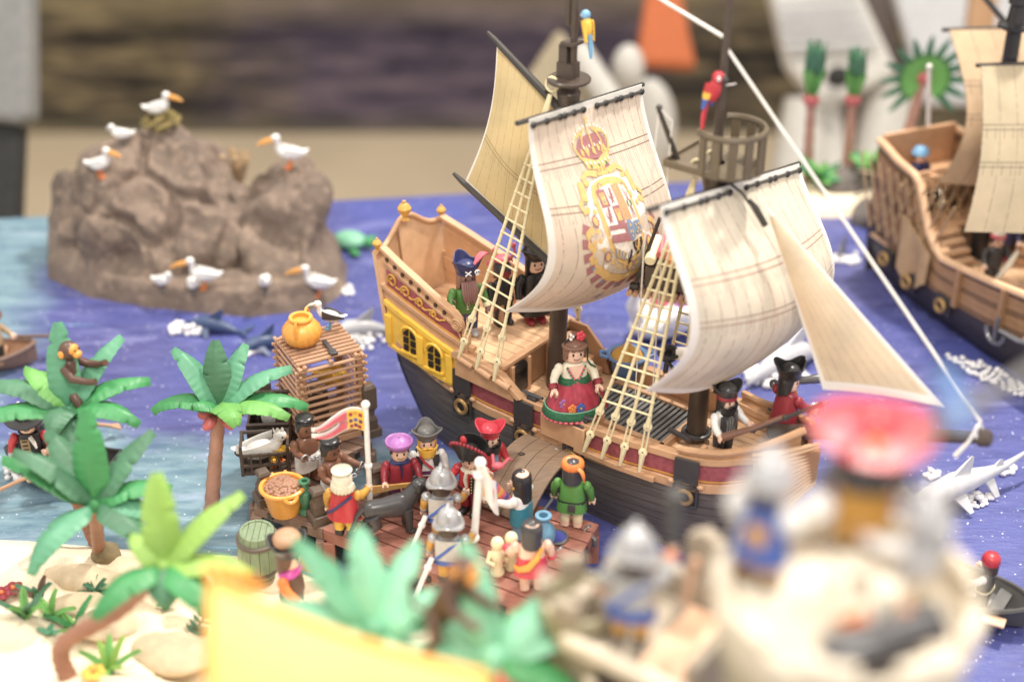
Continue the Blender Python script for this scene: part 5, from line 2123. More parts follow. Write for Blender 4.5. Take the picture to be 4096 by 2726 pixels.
# blond man with grey tricorn
f5 = figure('blond bearded man in grey tricorn hat, white shirt and red shoulder strap', at(1715, 1972, DZ), 8, 'skin', 'white', legs='crimson', shoes='black', L=(16, 10, 20), Rr=(16, 10, 25), cuff='skin', hair='blond', hair_fn=hair_line(.89, .74, .66, .8), beard='blond', hat=h_tri('grey', z=.905), vest='charcoal')
local(f5, 'belt', 'purple', lambda q: q.loft([ring(0, 0, .375, .192, .12, 3), ring(0, 0, .43, .186, .118, 3)]))
local(f5, 'strap', 'red', lambda q: q.tube([(-.12, -.10, .67), (-.05, -.135, .58), (.08, -.14, .46), (.13, -.135, .40)], .022, 8, flat=.5))
local(f5, 'pouch', 'red', lambda q: q.box((.12, -.15, .37), (.11, .06, .09)))
local(f5, 'stripe', 'black', lambda q: [q.tube([(sx * .088 + k * .035, -.085 + .01 * abs(k), .35), (sx * .088 + k * .032, -.078 + .01 * abs(k), .12)], .007, 5) for sx in (-1, 1) for k in (-1, 0, 1)])
p = f5.w(f5.H['R'])
musket('dark pistol hanging from the hand of the blond bearded man', p + V((-.02, .02, .06)), p + V((.10, -.05, -.24)))

# red tricorn man with silver musket
f6 = figure('man in bright red tricorn hat and red coat behind the black-hatted captain', at(1962, 1962, DZ), 42, 'skin', 'red', legs='white', shoes='black', L=(20, 8, 25), Rr=(48, 4, 25), hair='black', hair_fn=hair_line(.89, .74, .68), beard='black', hat=h_tri('pink_red', z=.905, turn=.25), cuff='skin')
local(f6, 'shirt', 'dusty_blue', lambda q: q.sheet(lambda u, v: ((u - .5) * .13, -.122 + .02 * v, lerp(.42, .66, v)), 4, 6, .012))
p = f6.w(f6.H['L'])
musket('silver flintlock held across by the man in the red tricorn', p + V((-.16, -.06, -.05)), p + V((.36, .10, .10)), 'silver', 'steel')

# captain with black feathered hat
f7 = figure('captain in black feather-trimmed hat and red coat with white cravat, black boots', at(1885, 2045, DZ), -28, 'skin', 'red', legs='crimson', shoes='black', L=(15, 14, 20), Rr=(48, 18, 10), cuff='skin', hair='black', hair_fn=hair_line(.88, .70, .62), belt='black')
local(f7, 'hat', 'black', lambda q: (q.lathe([(.14, .88), (.15, .90), (.14, .98), (.08, 1.03), (.02, 1.04)], 22), q.sheet(lambda u, v: (math.cos(PI * u) * lerp(.13, .275, v), -.06 - .13 * math.sin(PI * u) * (1 - .2 * v), .90 + lerp(0, .20, v) * (.35 + .65 * math.sin(PI * u))), 24, 5, .016), q.sheet(lambda u, v: (math.cos(PI * u) * lerp(.13, .275, v), .06 + .13 * math.sin(PI * u) * (1 - .2 * v), .90 + lerp(0, .22, v) * (.35 + .65 * math.sin(PI * u))), 24, 5, .016)))
local(f7, 'plume', 'crimson', lambda q: [q.ball((math.cos(PI * i / 14) * .275, -.06 - .105 * math.sin(PI * i / 14), .98 + .135 * math.sin(PI * i / 14)), (.03, .026, .03), 8, 6) for i in range(15)])
local(f7, 'cockade', 'red', lambda q: q.ball((-.05, -.10, 1.14), (.055, .03, .07), 10, 8))
local(f7, 'cravat', 'ivory', lambda q: (q.loft([ring(0, 0, .66, .15, .11, 2.2), ring(0, -.01, .71, .10, .09, 2.2)]), q.tube([(0, -.12, .67), (-.01, -.14, .58), (.01, -.135, .46)], [.045, .05, .03], 8, flat=.5)))
local(f7, 'lapel', 'black', lambda q: [q.box((.09 + .004 * k, -.125, .40 + .05 * k), (.09, .02, .05)) for k in range(5)])
local(f7, 'button', 'mustard', lambda q: [q.ball((.09, -.14, .40 + .045 * k), .011, 8, 6) for k in range(6)])
local(f7, 'epaulette', 'red', lambda q: [q.ball((sx * .2, 0, .655), (.075, .07, .03), 12, 6) for sx in (-1, 1)])

# two helmeted soldiers from behind
for k, (u, v, lab) in enumerate(((1772, 2150, 'soldier in silver crested helmet seen from behind, the rear one of two beside the dog'), (1800, 2318, 'soldier in silver crested helmet seen from behind, lower on the dock holding the white pole'))):
    f = figure(lab, at(u, v, DZ), 176, 'skin', 'silver', 'mustard', 'mustard', 'charcoal', L=(12, 14, 15), Rr=(70, 24, 10), cuff='silver', hair='dark_brown', hat=h_morion, group='helmeted soldiers on the dock', belt='steel')
    local(f, 'sash', 'blue', lambda q: q.tube([(-.15, .09, .67), (-.02, .14, .57), (.14, .13, .42), (.21, .04, .36), (.24, .06, .28)], [.028, .03, .03, .026, .012], 8, flat=.7))
    local(f, 'backplate', 'silver', lambda q: q.sheet(lambda a, b: ((a - .5) * .34, .122 - .05 * (a - .5) ** 2 * 4 * .5, lerp(.38, .67, b)), 8, 5, .02))
    local(f, 'shoulder_plate', 'silver', lambda q: [q.ball((sx * .215, 0, .63), (.075, .08, .06), 12, 8) for sx in (-1, 1)])
    local(f, 'skirt_trim', 'blue', lambda q: q.loft([ring(0, 0, .30, .21, .135, 2.8, 24), ring(0, 0, .37, .195, .125, 2.8, 24)]))
    a = f.w((.22, .10, .40))
    tag(MB('white').tube([(0, 0, 0), (-.13, -.12, -.28), (-.22, -.2, -.46)], [.02, .017, .008], 8).ball((-.03, -.02, -.07), .03, 8, 6).build('scabbard', None, loc=a), ('white scabbard hanging from the blue sash of the rear helmeted soldier', 'white scabbard hanging from the blue sash of the lower helmeted soldier')[k], 'scabbard', 'white scabbards of the soldiers')
    if k == 1:
        hp = f.w(f.H['R'])
        t2 = thing('flag', 'white flagpole with hanging white, red and yellow flag, held by the lower helmeted soldier', 'flag', hp + V((0, 0, -.05)))
        MB('white').tube([(0, 0, 0), (.05, .05, .62)], .028, 10).ball((0, 0, 0), .04, 10, 8).lathe([(.028, 0), (.045, .01), (.045, .03), (.028, .035)], 10, frame((.04, .04, .5), (.05, .05, .62))).ball((.05, .05, .62), .045, 10, 8).build('pole', t2)
        MB('white').sheet(lambda u, v: (.05 + .10 * u + .02 * v, .05 - .04 * math.sin(3 * u), .60 - .30 * v - .12 * u * u + .03 * math.sin(6 * u)), 10, 8, .012).build('cloth', t2, smooth=80)
        MB('mustard').sheet(lambda u, v: (.07 + .04 * u, .03, .47 - .12 * v), 3, 3, .012).build('field', t2)
        MB('red').sheet(lambda u, v: (.115 + .03 * u, .02, .42 - .13 * v), 3, 3, .012).build('stripe', t2)

# dark-haired carrier with rolled striped carpet
f10 = figure('black-haired person in white shirt and turquoise tunic carrying a rolled carpet', at(2085, 2140, DZ), -120, 'skin', 'white', legs='dusty_blue', shoes='dusty_blue', L=(72, 0, 10), Rr=(72, 0, 10), hair='black', hair_fn=hair_line(.89, .64, .56, .75), size=.69)
local(f10, 'tunic', 'teal', lambda q: q.loft([ring(0, 0, .25, .2, .13, 2.8, 24), ring(0, 0, .40, .197, .124, 2.8, 24), ring(0, 0, .5, .182, .118, 2.8, 24)]))
local(f10, 'earring', 'mustard', lambda q: [q.ball((sx * .13, -.05, .77), .022, 8, 6) for sx in (-1, 1)])
p = f10.w(f10.H['L']).lerp(f10.w(f10.H['R']), .5) + V((-.03, -.06, .05))
cp = thing('rolled_carpet', 'rolled carpet with pink, blue and yellow stripes held by the dark-haired carrier', 'carpet', p, scale=.8)
dd = V((-.14, -.10, .24)).normalized()
for k in range(9):
    m = ('cream', 'rose', 'plate_blue', 'rose', 'mustard', 'rose', 'plate_blue', 'rose', 'yellow')[k]
    MB(m).lathe([(.05, 0), (.06, .004), (.06, .05), (.05, .054)], 16, frame(dd * (.055 * (k - 4)), dd)).build('stripe', cp)
tag(MB('rose').ball((0, 0, 0), (.05, .03, .03), 8, 6).tube([(.03, 0, 0), (.08, .02, .05), (.1, .05, .02)], .012, 6).tube([(-.03, 0, 0), (-.04, .05, .07)], .012, 6).build('toy_crab', None, loc=p + V((.0, .06, .2))), 'small pink toy creature perched at the top of the rolled carpet', 'toy')

# green tunic with orange bandana
f11 = figure('man in green tunic and orange bandana seen from behind, facing the ship', at(2285, 2100, DZ), 168, 'skin', 'green', legs='cream', shoes='skin', L=(20, 12, 10), Rr=(18, 10, 10), hair='charcoal', hair_fn=hair_line(.88, .74, .68), hat=h_bandana('orange', -1), belt='black', size=.7)
local(f11, 'tunic_skirt', 'green', lambda q: q.loft([ring(0, 0, .26, .21, .14, 2.8, 24), ring(0, 0, .40, .193, .124, 2.8, 24)]))
local(f11, 'pouch', 'charcoal', lambda q: q.box((-.02, .14, .35), (.10, .05, .09)))
p = f11.w(f11.H['L'])
ms = thing('sword', 'thin grey sword pointing down from the green-tunic man\'s hand', 'sword', p)
MB('steel').tube([(.02, 0, .02), (-.14, -.10, -.16)], [.014, .008], 8).build('blade', ms)
MB('steel').box((.0, 0, 0), (.07, .03, .02)).build('guard', ms)

# woman in red with yellow sash
f12 = figure('dark-haired woman in off-shoulder red dress with a yellow sash, seen from behind', at(2125, 2352, DZ), 186, 'skin', 'skin', legs='skin', shoes='skin', L=(30, 22, 35), Rr=(14, 12, 20), hair='charcoal', hair_fn=hair_line(.88, .70, .64), size=.70, skirt=('pink_red', .23, .178, .26, .50))
local(f12, 'sash', 'amber', lambda q: q.tube([(-.12, .11, .66), (-.05, .17, .55), (.06, .185, .44), (.18, .13, .38), (.23, .02, .37)], [.03, .045, .05, .04, .02], 10, flat=.7))
local(f12, 'sleeve_frill', 'pink_red', lambda q: [q.ball(f12.H[k] - V((0, -.07, -.08)), (.065, .065, .05), 12, 8) for k in 'LR'])
p = f12.w(f12.H['L'])
st = thing('statuette', 'pair of cream statuettes standing on the dock left of the woman in red', 'statuette', at(1990, 2290, DZ))
for k, (x, y) in enumerate(((0, 0), (.10, .06))):
    mb = MB('cream')
    mb.lathe([(.05, 0), (.055, .02), (.035, .05), (.045, .12), (.055, .18), (.04, .22), (.025, .235)], 16, c=(x, y, 0))
    mb.ball((x, y, .27), (.05, .05, .055), 12, 8)
    mb.tube([(x - .05, y, .2), (x - .07, y - .04, .14), (x - .02, y - .06, .12)], .018, 7)
    mb.build('figure', st, smooth=60)

# man in the grey hat behind the barrel, on the sand
f13 = figure('man in dark grey three-cornered hat and tan headcloth on the sand by the barrel', at(1180, 2480, .2), 75, 'skin', 'brown', 'orange', 'brown', L=(45, 10, 20), Rr=(45, 10, 20), hair='brown', hair_fn=hair_line(.88, .74, .66), hat=h_tri('charcoal', z=.88), size=.80)
local(f13, 'headcloth', 'twig', lambda q: q.lathe([(.14, .99), (.155, 1.0), (.16, 1.05), (.13, 1.09), (.05, 1.105)], 22))
local(f13, 'collar', 'magenta', lambda q: q.loft([ring(0, 0, .64, .17, .12, 2.2), ring(0, 0, .71, .11, .1, 2.2)]))
br = thing('barrel', 'green wooden barrel with brown hoops standing on the sand at the dock corner', 'barrel', at(1040, 2282, .12), 0, tilt=(R(3), R(2)))
n = 14
for k in range(n):
    a0, a1 = 2 * PI * k / n + .012, 2 * PI * (k + 1) / n - .012
    mb = MB('barrel')
    rr = []
    for i in range(9):
        t = i / 8
        r = .128 + .03 * math.sin(PI * t)
        rr.append([(r * math.cos(a0), r * math.sin(a0), t * .40), (r * math.cos(a1), r * math.sin(a1), t * .40), ((r - .02) * math.cos(a1), (r - .02) * math.sin(a1), t * .40), ((r - .02) * math.cos(a0), (r - .02) * math.sin(a0), t * .40)])
    mb.loft(rr)
    mb.build('stave', br, smooth=30)
for z, r in ((.04, .137), (.31, .15)):
    MB('hoop').lathe([(r, z), (r + .01, z + .003), (r + .01, z + .03), (r, z + .033)], 30).build('hoop', br)
for k in range(5):
    x0 = -.115 + k * .046
    hw = math.sqrt(max(0, .118 ** 2 - (x0 + .023) ** 2))
    MB('barrel').box((x0 + .023, 0, .385), (.042, 2 * hw, .015)).build('lid_board', br, smooth=0)


# ------------------------------------------------------------------ the crew and cargo on the ship
QZ, MZ = 1.13, .80
cp_ = figure('captain on the stern deck in green coat and navy hat with skull and crossbones', at(1868, 1335, QZ), 22, 'tentacle', 'olive_green', legs='navy', shoes='pale_grey', L=(16, 16, 20), Rr=(34, 14, 30), cuff='cream', hair='hair_brown', hair_fn=hair_line(.89, .68, .58, .7), hat=lambda q: tricorn(q.use('navy'), z=.90, r=.24, turn=.1, high=.2), size=.74)
local(cp_, 'tentacle', 'tentacle', lambda q: [q.tube([(-.09 + .03 * k, -.12, .80), (-.10 + .034 * k, -.165, .70), (-.085 + .03 * k, -.17, .58), (-.06 + .03 * k + .02 * math.sin(k * 2), -.165, .50 - .03 * (k % 3))], [.026, .024, .018, .008], 7) for k in range(7)])
local(cp_, 'feather', 'rose', lambda q: feather(q, (.06, -.16, 1.05), (1, .25, .1), .26, .055))
local(cp_, 'emblem', 'white', lambda q: (q.ball((.07, -.275, .99), (.042, .012, .034), 12, 8), q.box((.07, -.275, .955), (.04, .016, .02)), q.tube([(-.10, -.262, .95), (-.02, -.275, 1.01)], .009, 6), q.tube([(-.10, -.262, 1.01), (-.02, -.275, .95)], .009, 6)))
local(cp_, 'eye_socket', 'navy', lambda q: [q.ball((.07 + sx * .017, -.287, .992), (.011, .006, .012), 8, 6) for sx in (-1, 1)])
local(cp_, 'bow_trim', 'cream', lambda q: [q.ball((-.02, -.125, .42 + .035 * k), (.02, .008, .012), 8, 6) for k in range(3)])
p = cp_.w(cp_.H['R'])
musket('brown blunderbuss pistol in the hand of the stern captain', p + V((-.06, .03, .04)), p + V((.14, -.10, -.10)), 'hair_brown', 'brown')
# the crab-capped figure and the black-robed one further back
fc = figure('dark figure with a red crab for a cap, half hidden behind the captain', at(2010, 1290, QZ), 30, 'crimson', 'black', legs='black', shoes='black', L=(30, 10, 20), Rr=(20, 10, 20), hair='charcoal', hair_fn=hair_line(.86, .74, .7), size=.68)
local(fc, 'crab_cap', 'rose', lambda q: (q.ball((0, 0, 1.0), (.14, .12, .06), 14, 8), [q.tube([(sx * .10, -.04, 1.0), (sx * .2, -.05, 1.06), (sx * .17, -.06, 1.16)], [.03, .026, .022], 7) for sx in (-1, 1)], [q.ball((sx * .17, -.06, 1.19), (.045, .025, .05), 10, 6) for sx in (-1, 1)], [q.tube([(sx * .12, .02 + .03 * k, .99), (sx * .19, .03 + .04 * k, .96), (sx * .2, .03 + .05 * k, .90)], .012, 5) for sx in (-1, 1) for k in range(3)]))
fr = figure('figure in a long black robe and red boots at the far stern rail', sw(-.42, .30, QZ), 20, 'skin', 'black', legs='black', shoes='crimson', L=(14, 14, 10), Rr=(14, 14, 10), hair='black', hair_fn=hair_line(.88, .66, .6), hat=h_tri('black', z=.9), size=.76, skirt=('black', .23, .18, .13, .42))
tag(MB('twig').tube([(0, 0, 0), (0, 0, .2)], [.035, .025], 8).build('peg', None, loc=at(2005, 1300, QZ)), 'short brown wooden peg standing on the stern deck', 'peg')

# lady in the flowered gown by the near rail
lz = .94
lp = at(2292, 1648, lz)
MB('tan').box((0, 0, lz - .07 - .04), (.42, .3, .2), rz=0).build('locker', ship, bevel=.01, loc=SM.inverted() @ V((lp.x, lp.y, 0)))
ld = figure('lady in a wide crimson skirt with glittering green hems and flowers in her hair', lp, 14, 'skin', 'ivory', legs='skirt', shoes='skirt', L=(30, 16, 20), Rr=(26, 26, 25), cuff='glitter_red', size=.76)
local(ld, 'skirt', 'skirt', lambda q: q.loft([[(x * 1.12 * (1 + .015 * math.sin(16 * math.atan2(y, x))), y * (1 + .015 * math.sin(16 * math.atan2(y, x))), z) for x, y, z in ring(0, 0, zz, r, r * .86, 2.1, 64)] for zz, r in ((.0, .33), (.03, .345), (.12, .325), (.26, .29), (.40, .22), (.50, .165))]), 60)
local(ld, 'hem', 'glitter_green', lambda q: q.loft([ring(0, 0, zz, r * 1.12, r * .87, 2.1, 48) for zz, r in ((.045, .356), (.055, .372), (.14, .346), (.15, .325))]))
local(ld, 'hem_edge', 'leaf_mint', lambda q: [q.tube([(p[0] * k, p[1] * k, z) for p in ring(0, 0, 0, r * 1.12, r * .87, 2.1, 48) + [ring(0, 0, 0, r * 1.12, r * .87, 2.1, 48)[0]]], .008, 5) for z, r, k in ((.152, .338, 1.0),)])
local(ld, 'scallop', 'rose', lambda q: [q.ball((.392 * math.cos(2 * PI * i / 34), .305 * math.sin(2 * PI * i / 34), .03), (.034, .034, .022), 8, 6) for i in range(34)])
local(ld, 'waistband', 'glitter_green', lambda q: q.loft([ring(0, 0, zz, r, r * .72, 2.5, 30) for zz, r in ((.44, .20), (.45, .222), (.51, .20), (.52, .18))]))
local(ld, 'hair', 'hair_brown', lambda q: (cap_mesh(q, hair_line(.90, .74, .68, .7), rad=.15), [q.ball((.135 * math.sin(a), -.135 * math.cos(a), .905 + .012 * math.cos(a)), (.036, .036, .03), 8, 6, rot=Matrix.Rotation(a + .5, 3, 'Z')) for a in [-1.9 + i * .27 for i in range(15)]], q.ball((.03, .09, .97), (.09, .08, .06), 12, 8)))
local(ld, 'hair_band', 'black', lambda q: q.tube([(.15 * math.sin(a), .01, .86 + .15 * math.cos(a)) for a in [R(-80 + i * 16) for i in range(11)]], .012, 6))
local(ld, 'flower', 'pink_red', lambda q: [q.ball((.07 + .035 * math.cos(k * 2 * PI / 5), -.03 + .01 * math.sin(k), 1.03 + .035 * math.sin(k * 2 * PI / 5)), (.032, .02, .032), 8, 6) for k in range(5)] + [q.ball((.07, -.05, 1.03), .022, 8, 6)])
local(ld, 'white_flower', 'white', lambda q: [q.ball((-.05 + .02 * math.cos(k * 2.1), -.02 + .015 * math.sin(k), 1.03 + .03 * math.sin(k * 2.1)), .02, 8, 6) for k in range(8)])
local(ld, 'ribbon', 'glitter_green', lambda q: q.tube([(.14, -.02, .98), (.165, -.04, .85), (.16, -.05, .72), (.2, -.06, .66), (.27, -.07, .62)], [.014, .024, .02, .028, .02], 6, flat=.5))
local(ld, 'neckline', 'leaf_dark', lambda q: [q.ball((sx * (.12 - .024 * k), -.105 - .006 * k, .665 - .045 * k), .017, 8, 6) for sx in (-1, 1) for k in range(6)])
local(ld, 'rosette', 'rose', lambda q: [q.ball((sx * (.105 - .024 * k), -.113 - .006 * k, .645 - .04 * k), .016, 8, 6) for sx in (-1, 1) for k in range(5)])
local(ld, 'decolletage', 'skin', lambda q: q.loft([[(-.105, -.10, .672), (.105, -.10, .672), (.0, -.128, .47)], [(-.10, -.075, .67), (.10, -.075, .67), (0, -.1, .48)]][::-1]))
local(ld, 'sleeve_tail', 'glitter_red', lambda q: q.tube([ld.H['L'] + V((.0, .06, .06)), ld.H['L'] + V((.05, -.0, -.07)), ld.H['L'] + V((.10, -.07, -.22))], [.05, .045, .03], 8, flat=.4))
local(ld, 'sleeve', 'glitter_red', lambda q: [q.tube([ld.H[k] + V((sx * .0, .085, .10)), ld.H[k] + V((0, .045, .05))], [.06, .066], 12) for k, sx in (('L', 1), ('R', -1))])
for k, (m, x, z) in enumerate((('lilac', -.19, .25), ('orange', -.09, .205), ('blue', .02, .21))):
    def fl(q, x=x, z=z, m=m):
        r = lerp(.335, .25, (z - .12) / .2)
        y = -.86 * math.sqrt(r * r - x * x) - .012
        for i in range(5):
            q.ball((x + .036 * math.cos(i * 2 * PI / 5 + .3), y - .012, z + .036 * math.sin(i * 2 * PI / 5 + .3)), (.03, .014, .03), 8, 6)
        q.use('mustard').ball((x, y - .025, z), .016, 8, 6)
    local(ld, 'skirt_flower', m, fl)

# tub with mash, forecastle men
tb = thing('tub', 'light blue tub with two handles holding brown meal, behind the rope ladder', 'tub', at(2505, 1500, MZ + .02))
MB('tub').lathe([(.10, 0), (.115, .02), (.14, .17), (.17, .19), (.175, .205), (.165, .215), (.14, .205), (.13, .15)], 26).build('bowl', tb)
for sx in (-1, 1):
    MB('tub').tube([(sx * .16, -.05, .2), (sx * .22, -.03, .21), (sx * .22, .03, .21), (sx * .16, .05, .2)], .016, 7).build('handle', tb)
MB('mustard').lathe([(.145, .17), (.12, .22), (.07, .25), (.03, .30), (.012, .33)], 20).build('meal', tb)
fa = figure('sailor with dark grey tricorn over a red headscarf, black vest, holding a pole', sw(1.69, -.14, .90), 35, 'skin', 'white', legs='charcoal', shoes='black', L=(50, 5, 25), Rr=(48, 16, 15), hair='black', hair_fn=hair_line(.86, .72, .66), beard='black', hat=h_tri('charcoal', z=.915, turn=.5), vest='charcoal', size=.66)
local(fa, 'headscarf', 'crimson', lambda q: q.loft([ring(0, .0, .865, .148, .146, 2), ring(0, .0, .89, .156, .154, 2), ring(0, 0, .92, .148, .146, 2)]))
local(fa, 'lacing', 'steel', lambda q: [q.tube([(-.10 + .05 * k, -.13, .62), (-.09 + .045 * k, -.14, .52), (-.09 + .045 * k, -.13, .42)], .012, 6) for k in range(5)])
fd = figure('red-coated officer in a black tricorn at the bow, looking through a telescope', sw(2.03, .16, 1.02), 125, 'skin', 'crimson', legs='black', shoes='crimson', L=(88, -4, 5), Rr=(45, 10, 20), cuff='gold', hair='black', hair_fn=hair_line(.88, .70, .64), hat=h_tri('black', z=.9, turn=.0, high=.18), size=.70, head_turn=-60)
local(fd, 'coat_tail', 'crimson', lambda q: cape(q, .15, .25, .66, .12))
local(fd, 'jabot', 'mustard', lambda q: q.tube([(0, -.12, .68), (0, -.14, .58), (0, -.135, .46)], [.04, .05, .03], 8, flat=.5))
p = fd.w(fd.H['L'])
ts = thing('telescope', 'dark grey telescope held out by the red-coated officer', 'telescope', p)
M = frame((0, 0, 0), (1, .25, -.02))
MB('steel').lathe([(.028, -.18), (.036, -.17), (.036, -.14), (.026, -.13), (.026, .06), (.03, .065), (.03, .14), (.036, .15), (.036, .30)], 14, M).build('tube', ts)
musket('long dark musket rising to the right from the hands of the bow sailor', sw(1.78, -.3, 1.15), sw(2.46, -.22, 1.70), 'spar', 'hair_brown')
p = fd.w(fd.H['R'])
tag(MB('silver').torus((0, 0, 0), .05, .012, 16, 6, frame((0, 0, 0), (.3, -1, .3))).torus((.03, 0, .01), .05, .01, 16, 6, frame((0, 0, 0), (.5, -1, .5))).tube([(-.07, 0, -.06), (.1, .02, .07)], .014, 7).build('sword_hilt', None, loc=p), 'silver basket sword hilt in the lowered hand of the red-coated officer', 'sword')


# parrots on the masts
def parrot(label, loc, rz, body, wing, band, tail, beak='charcoal', s=1.0):
    t = thing('parrot', label, 'parrot', loc, rz, None, s)
    mb = MB(body)
    mb.ball((0, 0, .10), (.058, .065, .11), 12, 10, rot=Matrix.Rotation(R(14), 3, 'X'))
    mb.ball((0, -.035, .225), (.052, .056, .055), 12, 8)
    mb.use('white')
    for sx in (-1, 1):
        mb.ball((sx * .035, -.062, .225), (.018, .02, .024), 8, 6)
    mb.use('black')
    for sx in (-1, 1):
        mb.ball((sx * .05, -.068, .23), .008, 6, 5)
    mb.build('body', t, smooth=60)
    MB(beak).tube([(0, -.085, .235), (0, -.115, .215), (0, -.105, .18)], [.024, .02, .006], 8).build('beak', t)
    for sx in (-1, 1):
        for m, z0, z1 in ((wing[0], .17, .09), (wing[1], .09, .03), (wing[2], .03, -.06)):
            MB(m).sheet(lambda u, v: (sx * (.052 + .012 * math.sin(PI * u)), .01 + .045 * (.17 - lerp(z0, z1, v)) / .2 + (u - .5) * .085 * (1 - .55 * max(0, (.1 - lerp(z0, z1, v)) / .16)), lerp(z0, z1, v)), 6, 4, .014).build('wing', t, smooth=70)
    MB(tail).loft([[(x * .026 * q, y_ + x2 * .01, z) for x, x2 in ((-1, -1), (1, -1), (1, 1), (-1, 1))] for y_, z, q in ((.05, .02, 1), (.08, -.14, 1.1), (.085, -.26, .6))]).build('tail', t)
    return t


bp = parrot('blue-headed parrot with yellow wings clinging to the mainmast top', sw(.25, .0, 3.82), R(215), 'yellow', ('yellow', 'yellow', 'yellow'), None, 'sky_blue', s=.62)
MB('sky_blue').ball((0, -.035, .228), (.056, .06, .058), 12, 8).build('head', bp)
parrot('red parrot with yellow and blue wing bands perched above the crow\'s nest', sw(1.36, -.09, 3.60), R(50), 'red', ('red', 'yellow', 'blue'), None, 'pink_red', s=.80)
# bundle of carpets on a raft of rods beyond the ship, seen between the sails
rf = thing('cargo_basket', 'hoisted basket of brown rods with dark chests and rolled cloths, between the front sails', 'basket', sw(.92, .30, 1.90), SHIP_A + R(20))
for k in range(13):
    MB('twig').tube([(-.30 + k * .05, -.24, .0), (-.30 + k * .05, .24, .0)], .024, 8).build('rod', rf)
MB('dark_brown').box((.04, 0, .13), (.48, .36, .18)).build('chest', rf, bevel=.01)
MB('black').box((-.27, -.18, .02), (.07, .05, .09)).build('clasp', rf, bevel=.005)
MB('spar').tube([(-.27, -.18, .03), (-.12, -.1, .6)], .016, 6).tube([(.27, -.1, .03), (.12, -.05, .6)], .016, 6).build('sling', rf)
for k, m in enumerate(('cream', 'rose', 'orange', 'white')):
    MB(m).lathe([(.04, 0), (.045, .01), (.045, .26), (.04, .27), (.02, .26)], 14, Matrix.Translation((-.16 + k * .08, -.2 + .04 * (k % 2), .28 + .04 * (k % 2))) @ Matrix.Rotation(R(-75), 4, 'X')).build('roll', rf)


# ------------------------------------------------------------------ toy palms and plants
def palm_leaf(mb, az, e0, L, wd, droop, notch=0, roll=0.0, th=.012, seed=0):
    """a broad toy palm leaf from the origin: az heading, e0 rise in degrees, droop how far it bends down along its length"""
    rnd = random.Random(seed)
    d = V((math.cos(az), math.sin(az), 0))
    side_ = V((-math.sin(az), math.cos(az), 0))
    pts, p, n = [], V((0, 0, 0)), 22
    for i in range(n + 1):
        pts.append(p.copy())
        e = R(e0 - droop * (i / n) ** 1.2)
        p = p + (d * math.cos(e) + V((0, 0, 1)) * math.sin(e)) * (L / n)
    cuts = [rnd.uniform(.45, .95) for _ in range(2)]

    def f(u, v):
        x = v * n
        i = min(n - 1, int(x))
        c = pts[i].lerp(pts[i + 1], x - i)
        tan = (pts[i + 1] - pts[i]).normalized()
        nn = tan.cross(side_).normalized()
        if nn.z < 0 and abs(nn.z) > .05:
            nn = -nn
        s_ = (u - .5) * 2
        ww = wd * (math.sin(PI * min(1, (v * .93 + .05)) ** .85) ** .62) * (1 - .12 * v) * (.12 + .88 * sm(v, .0, .25))
        ww *= 1 - .05 * abs(math.sin(v * 34)) * abs(s_)
        for k, cpos in enumerate(cuts):
            if (s_ > 0) == (k == 0):
                ww *= 1 - .45 * max(0, 1 - abs(v - cpos) / .035) * abs(s_)
        rip = .003 * math.sin(v * 68) * abs(s_) if abs(s_) > .2 else 0
        return c + (side_ * math.cos(roll) + nn * math.sin(roll)) * s_ * ww + nn * (.22 * wd * (1 - abs(s_)) * .0 - .30 * wd * s_ * s_ + rip + (.012 if abs(s_) < .1 else 0))
    mb.sheet(f, 8, 44, th)


def palm(label, base_, crown, mids, leaves, r0=.075, r1=.06, trunk='trunk', nuts=None, wd=.112, L=.56, sprout=False, group='toy palm trees'):
    base_, crown = V(base_), V(crown)
    t = thing('palm_tree', label, 'palm tree', base_, 0, group)
    mb = MB(trunk)
    ctrl = [V((0, 0, -.05))] + [V(m) - base_ for m in mids] + [crown - base_]
    pts, rs = [], []
    N = 14 * (len(ctrl) - 1)
    for i in range(N + 1):
        x = i / N * (len(ctrl) - 1)
        k = min(len(ctrl) - 2, int(x))
        q = x - k
        P0, P1, P2, P3 = ctrl[max(k - 1, 0)], ctrl[k], ctrl[k + 1], ctrl[min(k + 2, len(ctrl) - 1)]
        p = .5 * ((2 * P1) + (P2 - P0) * q + (2 * P0 - 5 * P1 + 4 * P2 - P3) * q * q + (3 * P1 - P0 - 3 * P2 + P3) * q ** 3)
        pts.append(p)
        rs.append(lerp(r0, r1, i / N) * (1 + (.07 if i % 3 == 0 else -.03)))
    mb.tube(pts, rs, 14)
    mb.build('trunk', t, smooth=50)
    c = crown - base_
    for k, (az, e0, droop, q, m) in enumerate(leaves):
        b = MB(m, Matrix.Translation(c))
        palm_leaf(b, R(az), e0, L * q, wd * (.9 + .2 * q) * .95, droop, seed=k * 7 + int(abs(base_.x) * 100))
        b.build('leaf', t, smooth=75)
    MB(leaves[0][4]).ball(c, (r1 * 1.15, r1 * 1.15, r1 * 1.3), 12, 8).build('crown_bud', t)
    if nuts:
        for k in range(5):
            a = k * 2 * PI / 5 + .4
            MB(nuts).ball(c + V((math.cos(a) * .12, math.sin(a) * .12, -.05)), (.075, .05, .045), 12, 8, rot=Matrix.Rotation(a, 3, 'Z') @ Matrix.Rotation(.4, 3, 'Y')).build('coconut', t)
    return t


def above(base_, v):
    """the point straight above base_ that the photograph shows at row v"""
    lo = base_.z
    for i in range(400):
        z = base_.z + i * .01
        p = V((base_.x, base_.y, z))
        c, s = math.cos(PITCH), math.sin(PITCH)
        q = p - V((0, 0, CAM_H))
        zc = q.y * c - q.z * s
        yc = q.y * s + q.z * c
        if 1363 - FPX * yc / zc <= v:
            return p
    return p


